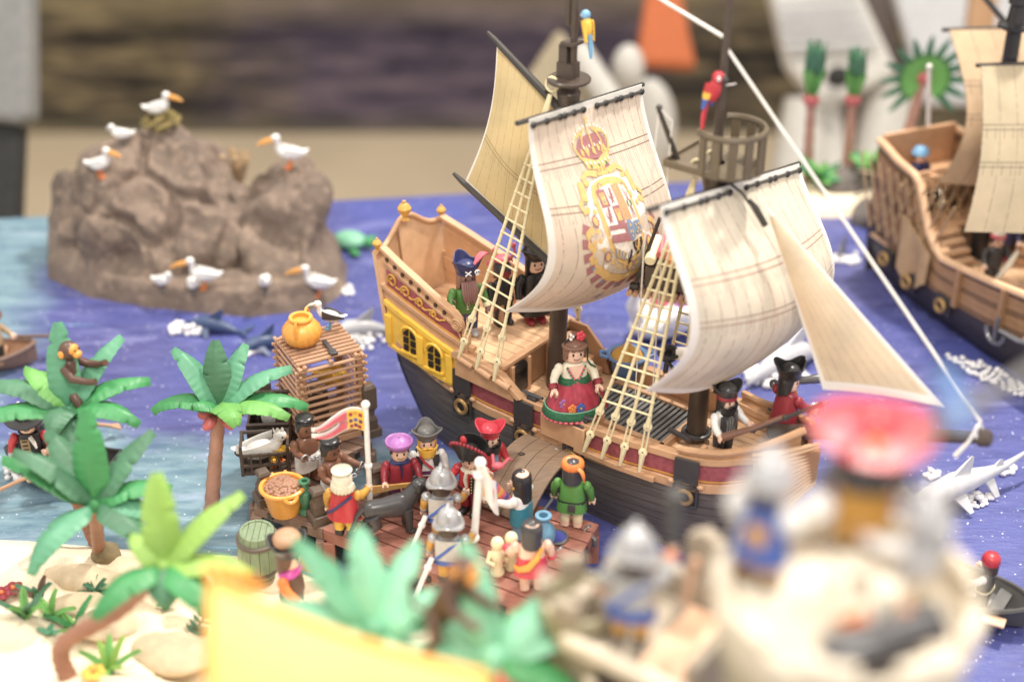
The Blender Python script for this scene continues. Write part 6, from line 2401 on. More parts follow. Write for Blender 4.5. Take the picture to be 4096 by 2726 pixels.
# azimuth 0 = right, 90 = away, 180 = left, 270 = towards the camera
b4 = at(842, 2045, .02)
c4 = deep(878, 1640, b4.y * math.cos(PITCH) - (.95 - CAM_H) * math.sin(PITCH))
palm('slender palm with red coconuts, standing in the shallows left of the crates', b4, c4, [b4.lerp(c4, .5) + V((.0, 0, 0))], [
    (95, 82, 25, 1.0, 'leaf_dark'), (150, 66, 40, 1.08, 'leaf_teal'), (55, 66, 30, 1.0, 'leaf_teal'), (20, 48, 55, 1.2, 'leaf_teal'), (180, 40, 95, 1.05, 'leaf'),
    (-12, 32, 70, 1.1, 'leaf_bright'), (-60, 55, 100, .85, 'leaf_bright'), (215, 55, 60, .45, 'leaf'), (5, 30, 70, 1.3, 'leaf')], .062, .05, 'trunk_pink', 'coconut')
b1 = at(372, 2145, .1)
c1_ = deep(275, 1645, 10.35)
palm('tall palm with a monkey climbing in its leaves, at the left', b1, c1_, [b1.lerp(c1_, .35) + V((-.08, 0, .02)), b1.lerp(c1_, .7) + V((-.06, 0, .02))], [
    (100, 84, 22, 1.2, 'leaf_teal'), (150, 60, 60, .85, 'leaf_bright'), (172, 45, 70, 1.25, 'leaf_dark'), (45, 58, 40, 1.2, 'leaf_teal'), (22, 38, 60, 1.15, 'leaf'),
    (-10, 28, 75, 1.05, 'leaf'), (195, 25, 60, 1.3, 'leaf'), (265, 50, 110, .7, 'leaf_dark'), (285, 0, 70, .7, 'leaf_dark')], .046, .042)
b2 = at(395, 2215, .12)
c2_ = deep(380, 2020, 9.75)
palm('broad green palm in front of the black rowboat, its crown at left centre', b2, c2_, [b2.lerp(c2_, .5)], [
    (92, 84, 16, 1.25, 'leaf'), (165, 42, 45, 1.3, 'leaf'), (140, 58, 30, 1.1, 'leaf_dark'), (40, 55, 35, 1.15, 'leaf_dark'), (15, 36, 70, 1.0, 'leaf'),
    (235, 12, 70, 1.2, 'leaf_teal'), (330, 8, 70, .95, 'leaf_dark'), (175, 62, 50, 1.2, 'leaf_dark'), (0, 20, 90, .9, 'leaf_teal')], .05, .046)
b3 = at(270, 2690, .62)
c3 = deep(655, 2265, 8.5)
palm('bright lime palm on a long bent trunk leaning over the sand at the left', b3, c3, [b3 + V((.0, .02, .22)), b3.lerp(c3, .55) + V((0, .02, .03))], [
    (95, 80, 15, 1.05, 'leaf_lime'), (28, 48, 30, 1.15, 'leaf_lime'), (-5, 22, 50, 1.0, 'leaf_lime'), (225, 18, 65, .95, 'leaf'), (320, 12, 70, .9, 'leaf'),
    (150, 55, 50, .5, 'leaf_lime'), (280, 5, 80, .5, 'leaf_dark')], .058, .046)
b5 = V((-.85, 5.7, .7))
c5 = deep(1500, 2530, 7.2)
palm('large blurred mint-green palm in the foreground above the yellow tent', b5, c5, [b5.lerp(c5, .5)], [
    (148, 46, 12, 1.2, 'leaf_teal'), (105, 60, 25, 1.05, 'leaf_mint'), (62, 46, 25, 1.0, 'leaf_mint'), (188, 14, 40, 1.35, 'leaf_mint'), (168, 26, 30, 1.0, 'leaf_mint'),
    (15, 22, 50, .95, 'leaf_mint'), (210, 4, 50, 1.0, 'leaf_mint'), (325, 0, 60, .9, 'leaf_mint'), (20, 40, 30, .8, 'leaf_mint')], .08, .07, wd=.10, L=.52)
b6 = V((.0, 5.55, .7))
c6 = deep(1965, 2640, 7.0)
palm('large blurred green palm in the foreground right of the brown monkey', b6, c6, [b6.lerp(c6, .5)], [
    (112, 66, 25, 1.15, 'leaf_mint'), (50, 30, 35, .9, 'leaf_bright'), (40, 36, 30, 1.1, 'leaf_mint'), (18, 22, 40, 1.1, 'leaf_mint'), (-20, 10, 60, 1.0, 'leaf'),
    (172, 18, 50, 1.05, 'leaf_mint'), (340, 14, 70, 1.1, 'leaf'), (150, 40, 30, .8, 'leaf_mint'), (210, -4, 50, .8, 'leaf_mint')], .08, .07, nuts='coconut', wd=.095, L=.52)


def monkey(label, loc, rz, s=1.0, tilt=(0, 0)):
    t = thing('toy_monkey', label, 'monkey', loc, rz, None, s, tilt)
    mb = MB('monkey')
    mb.loft([ring(0, y, z, rx, ry, 2, 14) for z, rx, ry, y in ((0, .03, .03, 0), (.02, .065, .06, 0), (.12, .06, .055, .0), (.22, .07, .06, 0), (.28, .055, .05, 0), (.31, .03, .03, 0))])
    mb.ball((0, -.01, .37), (.07, .07, .075), 14, 10)
    for sx, dy in ((-1, 0), (1, .02)):
        mb.tube([(sx * .07, 0, .26), (sx * .10, -.08, .20 + dy), (sx * .08, -.20, .19 + dy * 3), (sx * .07, -.26, .20 + dy * 4)], [.034, .03, .024, .026], 8)
        mb.tube([(sx * .045, 0, .04), (sx * .09, -.09, .0), (sx * .08, -.08, -.12), (sx * .08, -.13, -.15)], [.042, .034, .026, .022], 8)
    mb.tube([(0, .05, .02), (0, .14, .0), (0, .2, .08), (0, .18, .18)], [.018, .016, .014, .01], 7)
    mb.build('body', t, smooth=70)
    q = MB('monkey_face')
    q.ball((0, -.055, .385), (.05, .032, .045), 12, 8)
    q.ball((0, -.085, .355), (.04, .03, .028), 12, 8)
    q.use('black')
    for sx in (-1, 1):
        q.ball((sx * .022, -.088, .395), .008, 6, 5)
    q.build('face', t, smooth=60)
    for sx in (-1, 1):
        MB('monkey_face').ball((sx * .075, 0, .37), (.014, .024, .03), 10, 6).build('ear', t)
    return t


monkey('brown monkey with orange face climbing in the leaves of the left palm', deep(300, 1575, 10.4), R(70), 1.0)
monkey('blurred brown monkey hanging among the foreground palm leaves', deep(1730, 2480, 7.0), R(60), .95, (R(20), R(15)))


def blade_plant(label, loc, n, L, m, wd=.03, rise=60, spread=25, group='small plants on the sand', name='plant', cat='plant', m2=None):
    t = thing(name, label, cat, loc, 0, group)
    for k in range(n):
        b = MB(m2 if (m2 and k % 2) else m)
        palm_leaf(b, 2 * PI * k / n + random.uniform(-.3, .3), rise + random.uniform(-spread, spread), L * random.uniform(.75, 1.1), wd, 45, seed=k, th=.008)
        b.build('leaf', t, smooth=70)
    return t


def sand_pt(u, v):
    a, b = deep(u, v, 1.0), deep(u, v, 2.0)
    d = b - a
    t = 5.0
    while t < 13:
        p = a + d * t
        if p.z < sand_h(p.x, p.y):
            return p
        t += .01
    return at(u, v, .1)


for u, v, n, L, m, m2, lab in ((105, 2475, 6, .26, 'leaf_bright', 'leaf_dark', 'leafy green plant at the left edge of the sand beside dark sprigs'), (205, 2475, 5, .22, 'leaf_bright', None, 'bright green plant, second of the row on the sand'), (300, 2520, 6, .26, 'leaf_bright', 'leaf', 'bright green plant nearest the bent palm trunk'), (385, 2380, 14, .15, 'leaf_dark', None, 'low dark green rosette on the sand under the palms'), (440, 2690, 8, .26, 'leaf_bright', 'leaf_lime', 'bright green plant with narrow leaves at the bottom of the sand'), (665, 2440, 3, .16, 'leaf_bright', None, 'tiny green sprout under the lime palm'), (195, 2535, 4, .10, 'leaf_teal', None, 'small blue-green leaf cluster lying on the sand'), (160, 2400, 5, .24, 'leaf_dark', 'brown', 'dark sprig with brown stalks standing on the sand')):
    blade_plant(lab, sand_pt(u, v), n, L, m, m2=m2, wd=.022 if L < .2 else .03)
fern = thing('fern', 'dark green saw-toothed fern frond on the sand beside the tent', 'fern', sand_pt(760, 2560), 0)
for k in range(12):
    for sg in (-1, 1):
        b = MB('leaf_dark', Matrix.Translation((.0 + .018 * k, .028 * k, .03 + .02 * k)))
        palm_leaf(b, R(55 + sg * 70), 10, .10 * (1 - k / 16), .014, 20, seed=k, th=.006)
        b.build('leaflet', fern)
MB('leaf_dark').tube([(0, 0, 0), (.22, .34, .27)], .008, 5).build('stem', fern)
for k, (u, v, m) in enumerate(((15, 2400, 'crimson'), (60, 2380, 'crimson'), (380, 2720, 'yellow'))):
    t = thing('flower', ('dark red flower at the left edge of the sand', 'small dark red flower beside the leafy plant', 'yellow flower at the bottom edge of the sand')[k], 'flower', sand_pt(u, v), 0, 'flowers on the sand')
    for i in range(6):
        MB(m).ball((.045 * math.cos(i * PI / 3), .045 * math.sin(i * PI / 3), .07), (.034, .034, .016), 8, 6).build('petal', t)
    MB('orange').ball((0, 0, .075), .02, 8, 6).build('centre', t)
    MB('leaf_dark').tube([(0, 0, 0), (0, 0, .07)], .01, 6).build('stem', t)


def stone(label, loc, r, m='sand', rz=0, group='stones on the sand', seed=1):
    mb = MB(m)
    mb.ball((0, 0, 0), r, 18, 12)
    for i, p in enumerate(mb.v):
        k = 1 + .22 * noise.noise(p * 6 / max(r) * .25 + V((seed, seed * 2, 0))) + .10 * noise.noise(p * 14 / max(r) * .25 + V((seed, 3, 1)))
        mb.v[i] = p * k
    return tag(mb.build('stone', None, smooth=60, loc=loc, rz=rz), label, 'stone', group)


PAL['stone_sand'] = ((202, 180, 146), dict(rough=.9, vary=.15, bump=.4, bscale=16))
PAL['stone_olive'] = ((138, 122, 88), dict(rough=.95, vary=.25, bump=.5, bscale=40))
stone('olive-brown rough stone on the sand behind the palm crowns', sand_pt(425, 2225), (.11, .10, .13), 'stone_olive', .4, seed=2)
stone('flat sandy rock ledge behind the dark green rosette', sand_pt(340, 2320), (.34, .14, .10), 'stone_sand', -.15, seed=5)
stone('low sandy rock between the two green plants', sand_pt(300, 2430), (.26, .12, .10), 'stone_sand', .3, seed=8)
stone('large slanted sandy slab at the foot of the tent', sand_pt(690, 2580), (.34, .26, .07), 'stone_sand', -.6, seed=11)
stone('sandy rock half under the bent palm trunk', sand_pt(480, 2480), (.30, .2, .06), 'stone_sand', .2, seed=14)
stone('white rounded shell stone at the left of the sand', sand_pt(120, 2265), (.10, .07, .05), 'stone_white', .1, seed=17)
stone('dark flat stone on the sand by the lower fern', sand_pt(670, 2660), (.14, .06, .04), 'rock_grey', .3, seed=20)


# ------------------------------------------------------------------ tent and fort in the foreground
tA, tB = deep(850, 2340, 6.3), deep(1930, 2700, 6.15)
tn = thing('tent', 'large yellow cloth tent roof with an orange fringe, blurred at the bottom', 'tent', (tA.x, tA.y, .6))
o = V((tA.x, tA.y, .6))
rd = tB - tA
slope = V((.10, -1.25, -1.0))


def roof(u, v):
    p = tA - o + rd * u + slope * v
    p.z += -.05 * math.sin(PI * u) * (1 - v) + .05 * math.sin(7 * u + 2 * v) * v + .03 * math.sin(11 * v)
    return p


MB('tent').sheet(roof, 30, 20, .02).build('roof_cloth', tn, smooth=80)
MB('tent').sheet(lambda u, v: tA - o + rd * u + V((.05, .55 * v, -1.3 * v)) + V((0, 0, -.05 * math.sin(PI * u))), 30, 12, .02).build('back_cloth', tn, smooth=80)
mb = MB('tent_edge')
mb.tube([roof(i / 20, 0) for i in range(21)], .03, 8)
mb.tube([roof(0, i / 12) for i in range(13)], .03, 8)
mb.build('edge_trim', tn)
for k in range(5):
    a = tA - o + V((.0 + .05 * k, .02 + .01 * k, .07 - .022 * k))
    MB('tent_edge').loft([[a + V((-.03, 0, -.08)), a + V((.03, 0, -.08)), a + V((.03, .02, -.08)), a + V((-.03, .02, -.08))], [a + V((-.045, .01, .02 + .025 * (k % 2))), a + V((-.03, .01, .02 + .025 * (k % 2))), a + V((-.03, .016, .02 + .025 * (k % 2))), a + V((-.045, .016, .02 + .025 * (k % 2)))]]).build('fringe', tn)
for u in (.03, .5, .97):
    p = roof(u, 0)
    MB('twig').tube([(p.x, p.y + .1, 0), (p.x, p.y + .02, p.z - .03)], .035, 8).build('pole', tn)

# gatehouse of the sand-coloured fort
gp0 = deep(2640, 2530, 6.9)
GZ = gp0.z
gh = thing('castle_gatehouse', 'sand-coloured fort gatehouse with battlements and a wooden platform', 'castle', (gp0.x, gp0.y, .6), R(-36))
gh.scale = (.76, .84, 1.0)
h = GZ - .6
st = MB('stone')
st.box((0, .0, h / 2 - .02), (.86, .72, h - .04))
st.build('wall', gh, smooth=0, bevel=.02)
MB('stone').box((-.18, 0, h - .005), (.42, .64, .03)).build('paving', gh, smooth=0)
for k in range(4):
    MB('castle_wood').box((.08 + k * .094, 0, h), (.088, .62, .03)).build('floor_plank', gh, smooth=0, bevel=.004)
for nm, c, d in (('parapet', (0, .38, h + .06), (.9, .09, .18)), ('parapet', (-.43, 0, h + .06), (.09, .7, .16)), ('parapet', (.43, 0, h + .08), (.09, .7, .2))):
    MB('stone').box(c, d).build(nm, gh, smooth=0, bevel=.02)
MB('stone_white').box((0, -.38, h + .01), (.94, .09, .09)).build('ledge', gh, smooth=0, bevel=.025)
for x in (.06,):
    mb = MB('stone')
    M = Matrix.Translation((x, .43, h + .15)) @ Matrix.Rotation(PI / 2, 4, 'X')
    mb.prism([(-.12, 0), (.12, 0), (.12, .24), (0, .30), (-.12, .24)], .09, M)
    mb.build('merlon', gh, smooth=0, bevel=.012)
for y in (-.22, .12):
    MB('stone').box((-.43, y, h + .18), (.10, .16, .12)).build('merlon', gh, smooth=0, bevel=.015)
mb = MB('black')
mb.prism([(-.24, -.9), (.24, -.9), (.24, -.12), (.2, -.06), (-.2, -.06), (-.24, -.12)], .03, Matrix.Translation((.02, -.352, h)) @ Matrix.Rotation(PI / 2, 4, 'X'))
mb.build('archway', gh, smooth=0)
mb = MB('stone_white')
for x in (-.24, .28):
    mb.box((x, -.375, h / 2 - .05), (.10, .06, h - .2))
mb.build('pilaster', gh, smooth=0, bevel=.01)
tp = deep(2320, 2450, 7.0)
tr = thing('turret', 'slim greenish corner turret with a curved battlement, left of the fort gatehouse', 'turret', (tp.x, tp.y, .6))
h = tp.z - .6
MB('stone_green').lathe([(.17, 0), (.15, .1), (.145, h - .15), (.17, h - .05), (.20, h + .02), (.20, h + .10), (.17, h + .10), (.17, h + .02), (.02, h)], 22).build('shaft', tr, smooth=40)
for k in range(5):
    a = 2 * PI * k / 5 + .5
    MB('stone').box((.185 * math.cos(a), .185 * math.sin(a), h + .15), (.05, .13, .12), rz=a).build('merlon', tr, bevel=.012)
t = thing('wall_stub', 'brown planked fort landing with a grey peg between the palm and the gatehouse', 'platform', deep(2190, 2600, 7.3) * 1.0, R(-15))
MB('dock_brown').box((0, 0, -.25), (.5, .35, .6)).build('block', t, bevel=.01)
for k in range(5):
    MB('dock_brown').box((-.2 + k * .1, 0, .06), (.094, .36, .03)).build('plank', t, smooth=0, bevel=.004)
MB('silver').tube([(.14, -.2, .02), (.22, -.22, .08)], .025, 8).build('peg', t)

# gatehouse soldier
f = figure('soldier in silver helmet and blue tunic with yellow belt, back turned, on the fort gatehouse', deep(2520, 2560, 6.75), 168, 'skin', 'silver', 'pale_grey', 'mustard', 'charcoal', L=(25, 16, 10), Rr=(120, 20, 5), cuff='orange', hair='dark_brown', hat=h_morion, belt='mustard', size=.70)
local(f, 'tunic', 'blue', lambda q: q.loft([ring(0, 0, .27, .22, .14, 2.6, 24), ring(0, 0, .40, .195, .125, 2.6, 24)]))
local(f, 'sash', 'blue', lambda q: q.tube([(-.15, .09, .66), (-.02, .14, .57), (.14, .13, .42), (.2, .05, .38)], .035, 8, flat=.6))
local(f, 'backplate', 'silver', lambda q: q.sheet(lambda a, b: ((a - .5) * .34, .122 - .05 * (a - .5) ** 2 * 2, lerp(.40, .67, b)), 8, 5, .02))
p = f.w(f.H['R'])
held_pole('mace', 'grey club raised by the gatehouse soldier', 'club', p + V((0, 0, -.06)), p + V((.0, .03, .26)), .035, 'dark_grey')
held_pole('spade', 'orange-brown tool leaning on the fort gatehouse wall', 'tool', deep(2735, 2420, 6.7), deep(2780, 2250, 6.7), .02, 'twig')

# round tower at the right, nearest of all
tc = deep(3372, 2450, 5.4)
tw = thing('round_tower', 'round cream-topped fort tower, strongly blurred at the lower right, carrying soldiers', 'tower', (tc.x, tc.y, .5))
h = tc.z - .5
MB('stone_green').lathe([(.48, 0), (.42, .2), (.40, h - .5), (.42, h - .30), (.47, h - .12)], 40).build('shaft', tw, smooth=40)
MB('stone_white').lathe([(.44, h - .16), (.475, h - .06), (.495, h + .02), (.495, h + .09), (.475, h + .10), (.45, h + .09), (.445, h), (.02, h - .005)], 44).build('crown', tw, smooth=40)
for k in range(9):
    a = 2 * PI * k / 9 + .2
    MB('stone_white').box((.47 * math.cos(a), .47 * math.sin(a), h + .12), (.06, .20, .09), rz=a).build('merlon', tw, bevel=.02)
for k in range(26):
    a, z = 2 * PI * (k % 13) / 13 + (.24 if k >= 13 else 0), h - (.35 if k < 13 else .55)
    MB('stone').box((.405 * math.cos(a), .405 * math.sin(a), z), (.03, .16, .10), rz=a).build('stone', tw, bevel=.01)
k1 = figure('blurred knight in silver helmet, white and blue tabard, at the left of the round tower', V((tc.x - .30, tc.y + .17, tc.z)), 150, 'skin', 'blue', 'ivory', 'mustard', 'charcoal', L=(60, 20, 15), Rr=(60, 25, 15), cuff='white', hair='dark_brown', hat=h_morion, size=.66)
local(k1, 'tabard', 'blue', lambda q: q.loft([ring(0, 0, .24, .22, .15, 2.6, 24), ring(0, 0, .45, .19, .125, 2.6, 24)]))
local(k1, 'emblem', 'mustard', lambda q: q.ball((0, .14, .48), (.08, .02, .09), 12, 8))
local(k1, 'shoulder_plate', 'white', lambda q: [q.ball((sx * .2, 0, .6), (.11, .10, .12), 12, 8) for sx in (-1, 1)])
p = k1.w(k1.H['R'])
tag(MB('white').ball((-.10, 0, 0), (.12, .05, .04), 12, 8).ball((.0, 0, .05), (.07, .06, .06), 12, 8).build('dove', None, smooth=60, loc=p), 'white rounded bird held out by the tower knight', 'bird')
k2 = figure('blurred man in a huge red wide-brimmed hat on the round tower', V((tc.x + .085, tc.y + .24, tc.z + .11)), 170, 'skin', 'dark_grey', 'grey', 'mustard', 'charcoal', L=(20, 14, 15), Rr=(20, 14, 15), hair='dark_brown', hat=None, size=.70)
local(k2, 'hat', 'red', lambda q: brimhat(q, .90, .42, 0, .025))
local(k2, 'hat_feather', 'rose', lambda q: feather(q, (.1, .12, .98), (.6, 1, .1), .34, .07))
local(k2, 'hat_badge', 'mustard', lambda q: q.ball((0, .26, .95), (.05, .04, .04), 10, 8))
local(k2, 'tunic', 'mustard', lambda q: q.loft([ring(0, 0, .30, .22, .15, 2.6, 24), ring(0, 0, .50, .20, .13, 2.6, 24)]))
k3 = figure('blurred soldier in pale armour at the right of the round tower, holding a lance', V((tc.x + .26, tc.y + .02, tc.z)), 200, 'skin', 'pale_grey', 'white', 'ivory', 'charcoal', L=(70, 25, 10), Rr=(30, 14, 15), cuff='white', hair='pale_grey', hat=h_morion, size=.60)
k4 = figure('blurred soldier with orange sleeve and blue sash crouching by the cannon on the round tower', V((tc.x + .10, tc.y - .16, tc.z - .16)), 190, 'skin', 'white', 'orange', 'blue', 'charcoal', L=(45, 18, 15), Rr=(60, 24, 15), hair='ivory', hat=None, size=.52)
cn_ = thing('cannon', 'dark blurred cannon at the front edge of the round tower', 'cannon', V((tc.x + .03, tc.y - .34, tc.z + .02)), R(15))
MB('charcoal').lathe([(.02, -.22), (.07, -.20), (.085, -.16), (.075, .05), (.065, .2), (.08, .21), (.08, .25), (.05, .26)], 18, Matrix.Translation((0, 0, .14)) @ Matrix.Rotation(R(80), 4, 'Y')).build('barrel', cn_)
MB('dark_brown').box((0, 0, .06), (.3, .16, .08)).build('carriage', cn_, bevel=.01)
for sx in (-1, 1):
    for sy in (-1, 1):
        MB('dark_brown').lathe([(.05, -.015), (.05, .015)], 14, Matrix.Translation((sx * .1, sy * .1, .05)) @ Matrix.Rotation(PI / 2, 4, 'X')).build('wheel', cn_)
la, lb = deep(3640, 1760, 5.0), deep(4200, 1440, 4.9)
ln = thing('lance', 'blurred pale grey lance with a blue pennant slanting up to the right', 'lance', la)
MB('grey').tube([(0, 0, 0), (lb - la) * .45, lb - la], [.018, .03, .022], 12).build('shaft', ln)
q0, q1 = deep(3770, 1470, 4.95) - la, deep(3850, 1700, 4.95) - la
MB('tub').sheet(lambda u, v: q0.lerp(q1, v) + V(((u - .5) * .09 * (1 - .4 * v), .02 * math.sin(4 * v), 0)), 5, 10, .02).build('pennant', ln, smooth=80)
held_pole('staff', 'blurred dark upright rod at the right edge of the round tower', 'pole', V((tc.x + .40, tc.y + .22, tc.z - .05)), V((tc.x + .42, tc.y + .24, tc.z + .36)), .02, 'dark_brown')


# ------------------------------------------------------------------ boats, sharks, foam
def rowboat(label, loc, rz, L, W, m, name='rowboat', benches=(-.2, .15), inner=None):
    t = thing(name, label, 'boat', loc, rz)
    n = 18

    def sec(i, off):
        x = -L / 2 + L * i / n
        q = i / n
        hw = (W / 2 - off) * (1 - max(0, (q - .45) / .55) ** 2.2) ** .8 * (.82 + .18 * sm(q, 0, .3)) + .004
        zb = .03 + off + .10 * max(0, q - .7) ** 2 * 10 * .3
        zt = .17 + .06 * (q - .4) ** 2 * 3
        return [(x, -hw, zt), (x, -hw * .93, zt * .6), (x, -hw * .6, zb), (x, hw * .6, zb), (x, hw * .93, zt * .6), (x, hw, zt)]
    mb = MB(m)
    mb.loft([sec(i, 0) for i in range(n + 1)], cap=False, close=False)
    mb.add(sec(0, 0), [(0, 1, 2, 3, 4, 5)])
    mb.build('hull', t, smooth=50)
    mb = MB(inner or m)
    mb.loft([[p for p in sec(i, .018)][::-1] for i in range(n + 1)], cap=False, close=False)
    mb.add([(x + .015, y, z) for x, y, z in sec(0, .018)], [(5, 4, 3, 2, 1, 0)])
    mb.build('lining', t, smooth=50)
    mb = MB(m)
    for k in (0, 5):
        mb.tube([sec(i, 0)[k] for i in range(n + 1)], .02, 6)
    mb.tube([sec(0, 0)[0], sec(0, 0)[5]], .02, 6)
    mb.build('gunwale', t)
    for x in benches:
        MB(inner or m).box((x * L, 0, .13), (.10, W * .9, .02)).build('bench', t, bevel=.004)
    return t


def oar(label, a, b, m='twig'):
    a, b = V(a), V(b)
    d = b - a
    t = thing('oar', label, 'oar', a)
    MB(m).tube([(0, 0, 0), d * .78], .017, 8).build('shaft', t)
    M = frame(d * .74, d)
    MB(m).prism([(-.02, 0), (.02, 0), (.05, .08), (.05, d.length * .26), (-.05, d.length * .26), (-.05, .08)], .014, M @ Matrix.Rotation(PI / 2, 4, 'X') @ Matrix.Translation((0, 0, -.007))).build('blade', t)
    return t


def beads(label, c, rx, ry, n, rz=0, r=.018, seed=1):
    rnd = random.Random(seed)
    mb = MB('bead')
    for _ in range(n):
        a, q = rnd.uniform(0, 2 * PI), math.sqrt(rnd.random())
        x, y = rx * q * math.cos(a), ry * q * math.sin(a)
        p = Matrix.Rotation(rz, 3, 'Z') @ V((x, y, 0))
        s_ = r * rnd.uniform(.8, 1.2)
        mb.ball((p.x, p.y, s_ * .8 + (s_ * 1.5 if rnd.random() < .25 * (1 - q) else 0)), (s_, s_, s_ * .9), 8, 6)
    o = mb.build('foam_beads', None, smooth=80, loc=c)
    tag(o, label, 'foam beads')
    o['kind'] = 'stuff'
    return o


# black rowboat at the left
bl = at(250, 1905, 0)
rowboat('black rowboat with two pirates behind the left palms', bl, R(168), .95, .46, 'black', benches=(-.25, .2), inner='charcoal')
pb = figure('pirate in black wide feathered hat and red sleeves standing in the black rowboat', at(150, 1905, .05), 10, 'skin', 'black', 'red', 'pale_grey', 'skin', L=(14, 14, 15), Rr=(14, 14, 15), cuff='silver', hair='black', hair_fn=hair_line(.88, .70, .62), hat=h_brim('black', None, z=.90, r=.31, wave=.03), size=.74)
local(pb, 'plume', 'white', lambda q: [q.ball((-.12 + .02 * k, .10, .99 + .03 * k), (.035, .03, .04), 8, 6) for k in range(3)])
local(pb, 'vest_front', 'straw', lambda q: q.sheet(lambda u, v: ((u - .5) * .12 - .05, -.126, lerp(.40, .64, v)), 3, 6, .012))
local(pb, 'vest_loop', 'black', lambda q: [q.box((-.05, -.14, .44 + .06 * k), (.08, .012, .014)) for k in range(4)])
local(pb, 'jabot', 'white', lambda q: q.tube([(.03, -.12, .68), (.08, -.15, .60), (.10, -.15, .52)], [.04, .035, .02], 8, flat=.5))
pg = figure('oarsman in green vest and white shirt bending in the black rowboat', at(285, 1935, .05), -60, 'skin', 'white', legs='charcoal', shoes='black', L=(70, 6, 10), Rr=(70, 6, 10), cuff='skin', hair='dark_brown', hat=h_bandana('pink_red', 1), vest='green', size=.62)
p = pg.w(pg.H['L'])
oar('long brown oar reaching left out of the black rowboat', p + V((.22, .08, .08)), p + V((-.62, -.16, -.22)))
oar('brown oar lying right of the left palm trunk over the water', at(330, 1690, .22), at(480, 1705, .10))
bkt = thing('bucket', 'rosy red bucket with a pink fruit in it, behind the left palm trunk', 'bucket', at(270, 1775, .12))
MB('rose').lathe([(.06, 0), (.08, .16), (.095, .165), (.095, .19), (.08, .19), (.07, .10)], 20).build('pail', bkt)
MB('pink_red').ball((.03, 0, .22), .07, 12, 8).build('fruit', bkt)
jg = thing('armour', 'heap of silver jugs and armour pieces in the black rowboat', 'armour', at(195, 1720, .16))
for x, y, z, r in ((-.08, 0, .05, .06), (.06, .02, .05, .07), (0, -.04, .12, .055), (.1, -.03, .13, .05)):
    MB('steel').lathe([(r * .7, -r), (r, -r * .4), (r * .9, r * .3), (r * .4, r * .8), (r * .5, r)], 14, Matrix.Translation((x, y, z)) @ Matrix.Rotation(x * 9, 4, 'Y') @ Matrix.Rotation(.8, 4, 'X')).build('jug', jg)
beads('white foam beads under the bow of the black rowboat', at(75, 1895, 0), .14, .12, 40, r=.03, seed=4)
# brown boat cut by the left edge
rowboat('brown wooden rowboat cut by the left edge of the picture, a grey figure in it', at(-50, 1470, 0), R(10), .95, .42, 'dock_brown', inner='twig')
fq = figure('grey-clad rower in the brown boat at the left edge', at(-5, 1450, .08), 60, 'skin', 'straw', legs='charcoal', shoes='black', L=(60, 8, 10), Rr=(60, 8, 10), hair='brown', hat=h_brim('brown', None, r=.24), size=.62)
oar('dark brown oar stretching right from the brown boat', at(60, 1345, .30), at(235, 1342, .22), 'brown')
# boat at the right with a red-scarfed rower
rb = at(3895, 2430, 0)
rowboat('dark olive rowboat with a red-scarfed rower at the right edge', rb, R(-36), .85, .44, 'dark_grey', benches=(-.25, .2), inner='grey')
rr_ = figure('rower in a red headscarf, black vest and white sleeves, seen from behind', at(3925, 2425, .04), -130, 'skin', 'charcoal', 'white', 'charcoal', 'black', L=(60, 16, 15), Rr=(60, 24, 15), cuff='white', hair='dark_brown', hair_fn=hair_line(.88, .74, .68), size=.56)
local(rr_, 'headscarf', 'red', lambda q: q.lathe([(.145, .83), (.158, .86), (.152, .93), (.11, .985), (.03, 1.0)], 22))
local(rr_, 'belt', 'cream', lambda q: q.loft([ring(0, 0, .36, .20, .128, 3), ring(0, 0, .385, .196, .126, 3)]))
oar('light brown oar leading left from the right-hand rowboat', at(3730, 2350, .22), at(3865, 2265, .32))
tag(MB('castle_wood').box((0, 0, 0), (.16, .1, .02)).build('board', None, loc=at(3975, 2480, .15), rz=-.5, bevel=.004), 'small orange-brown board lying in the right-hand rowboat', 'board')

# white hammerhead shark
sk = thing('shark', 'white hammerhead shark lying on the blue water at the right, beads of foam around it', 'shark', at(3725, 2040, .0), R(26), scale=.95)
mb = MB('shark')
rr = []
for x, y, z, ry, rz_ in ((-.20, 0, .12, .06, .012), (-.17, 0, .12, .09, .03), (-.10, 0, .13, .10, .055), (.05, 0, .16, .12, .09), (.22, .0, .20, .115, .11), (.40, 0, .21, .095, .09), (.58, .0, .21, .06, .062), (.74, .0, .22, .036, .04), (.88, .01, .25, .025, .028), (1.0, .02, .28, .016, .02), (1.12, .05, .28, .006, .012)):
    rr.append([(x, y + ry * math.cos(2 * PI * j / 18), z + rz_ * math.sin(2 * PI * j / 18)) for j in range(18)])
mb.loft(rr)
mb.build('body', sk, smooth=80)
mb = MB('shark')
mb.loft([[(-.19 + a * .05 + .10 * abs(y) * 2, y, .115 + b * .022) for a, b in ((-1, -.4), (-.6, .8), (.7, 1), (1, -.3), (.3, -1))] for y in (-.24, -.22, -.12, 0, .12, .22, .24)])
mb.build('hammer', sk, smooth=60)


def fin(name, pts, th, par, m):
    q = MB(m)
    a, b, c, d = map(V, pts)
    n = (b - a).cross(c - a).normalized() * th
    q.loft([[a - n, b - n, b + n, a + n], [a.lerp(d, .5) - n * .8, b.lerp(c, .5) - n * .8, b.lerp(c, .5) + n * .8, a.lerp(d, .5) + n * .8], [d - n * .2, c - n * .2, c + n * .2, d + n * .2]])
    return q.build(name, par, smooth=70)


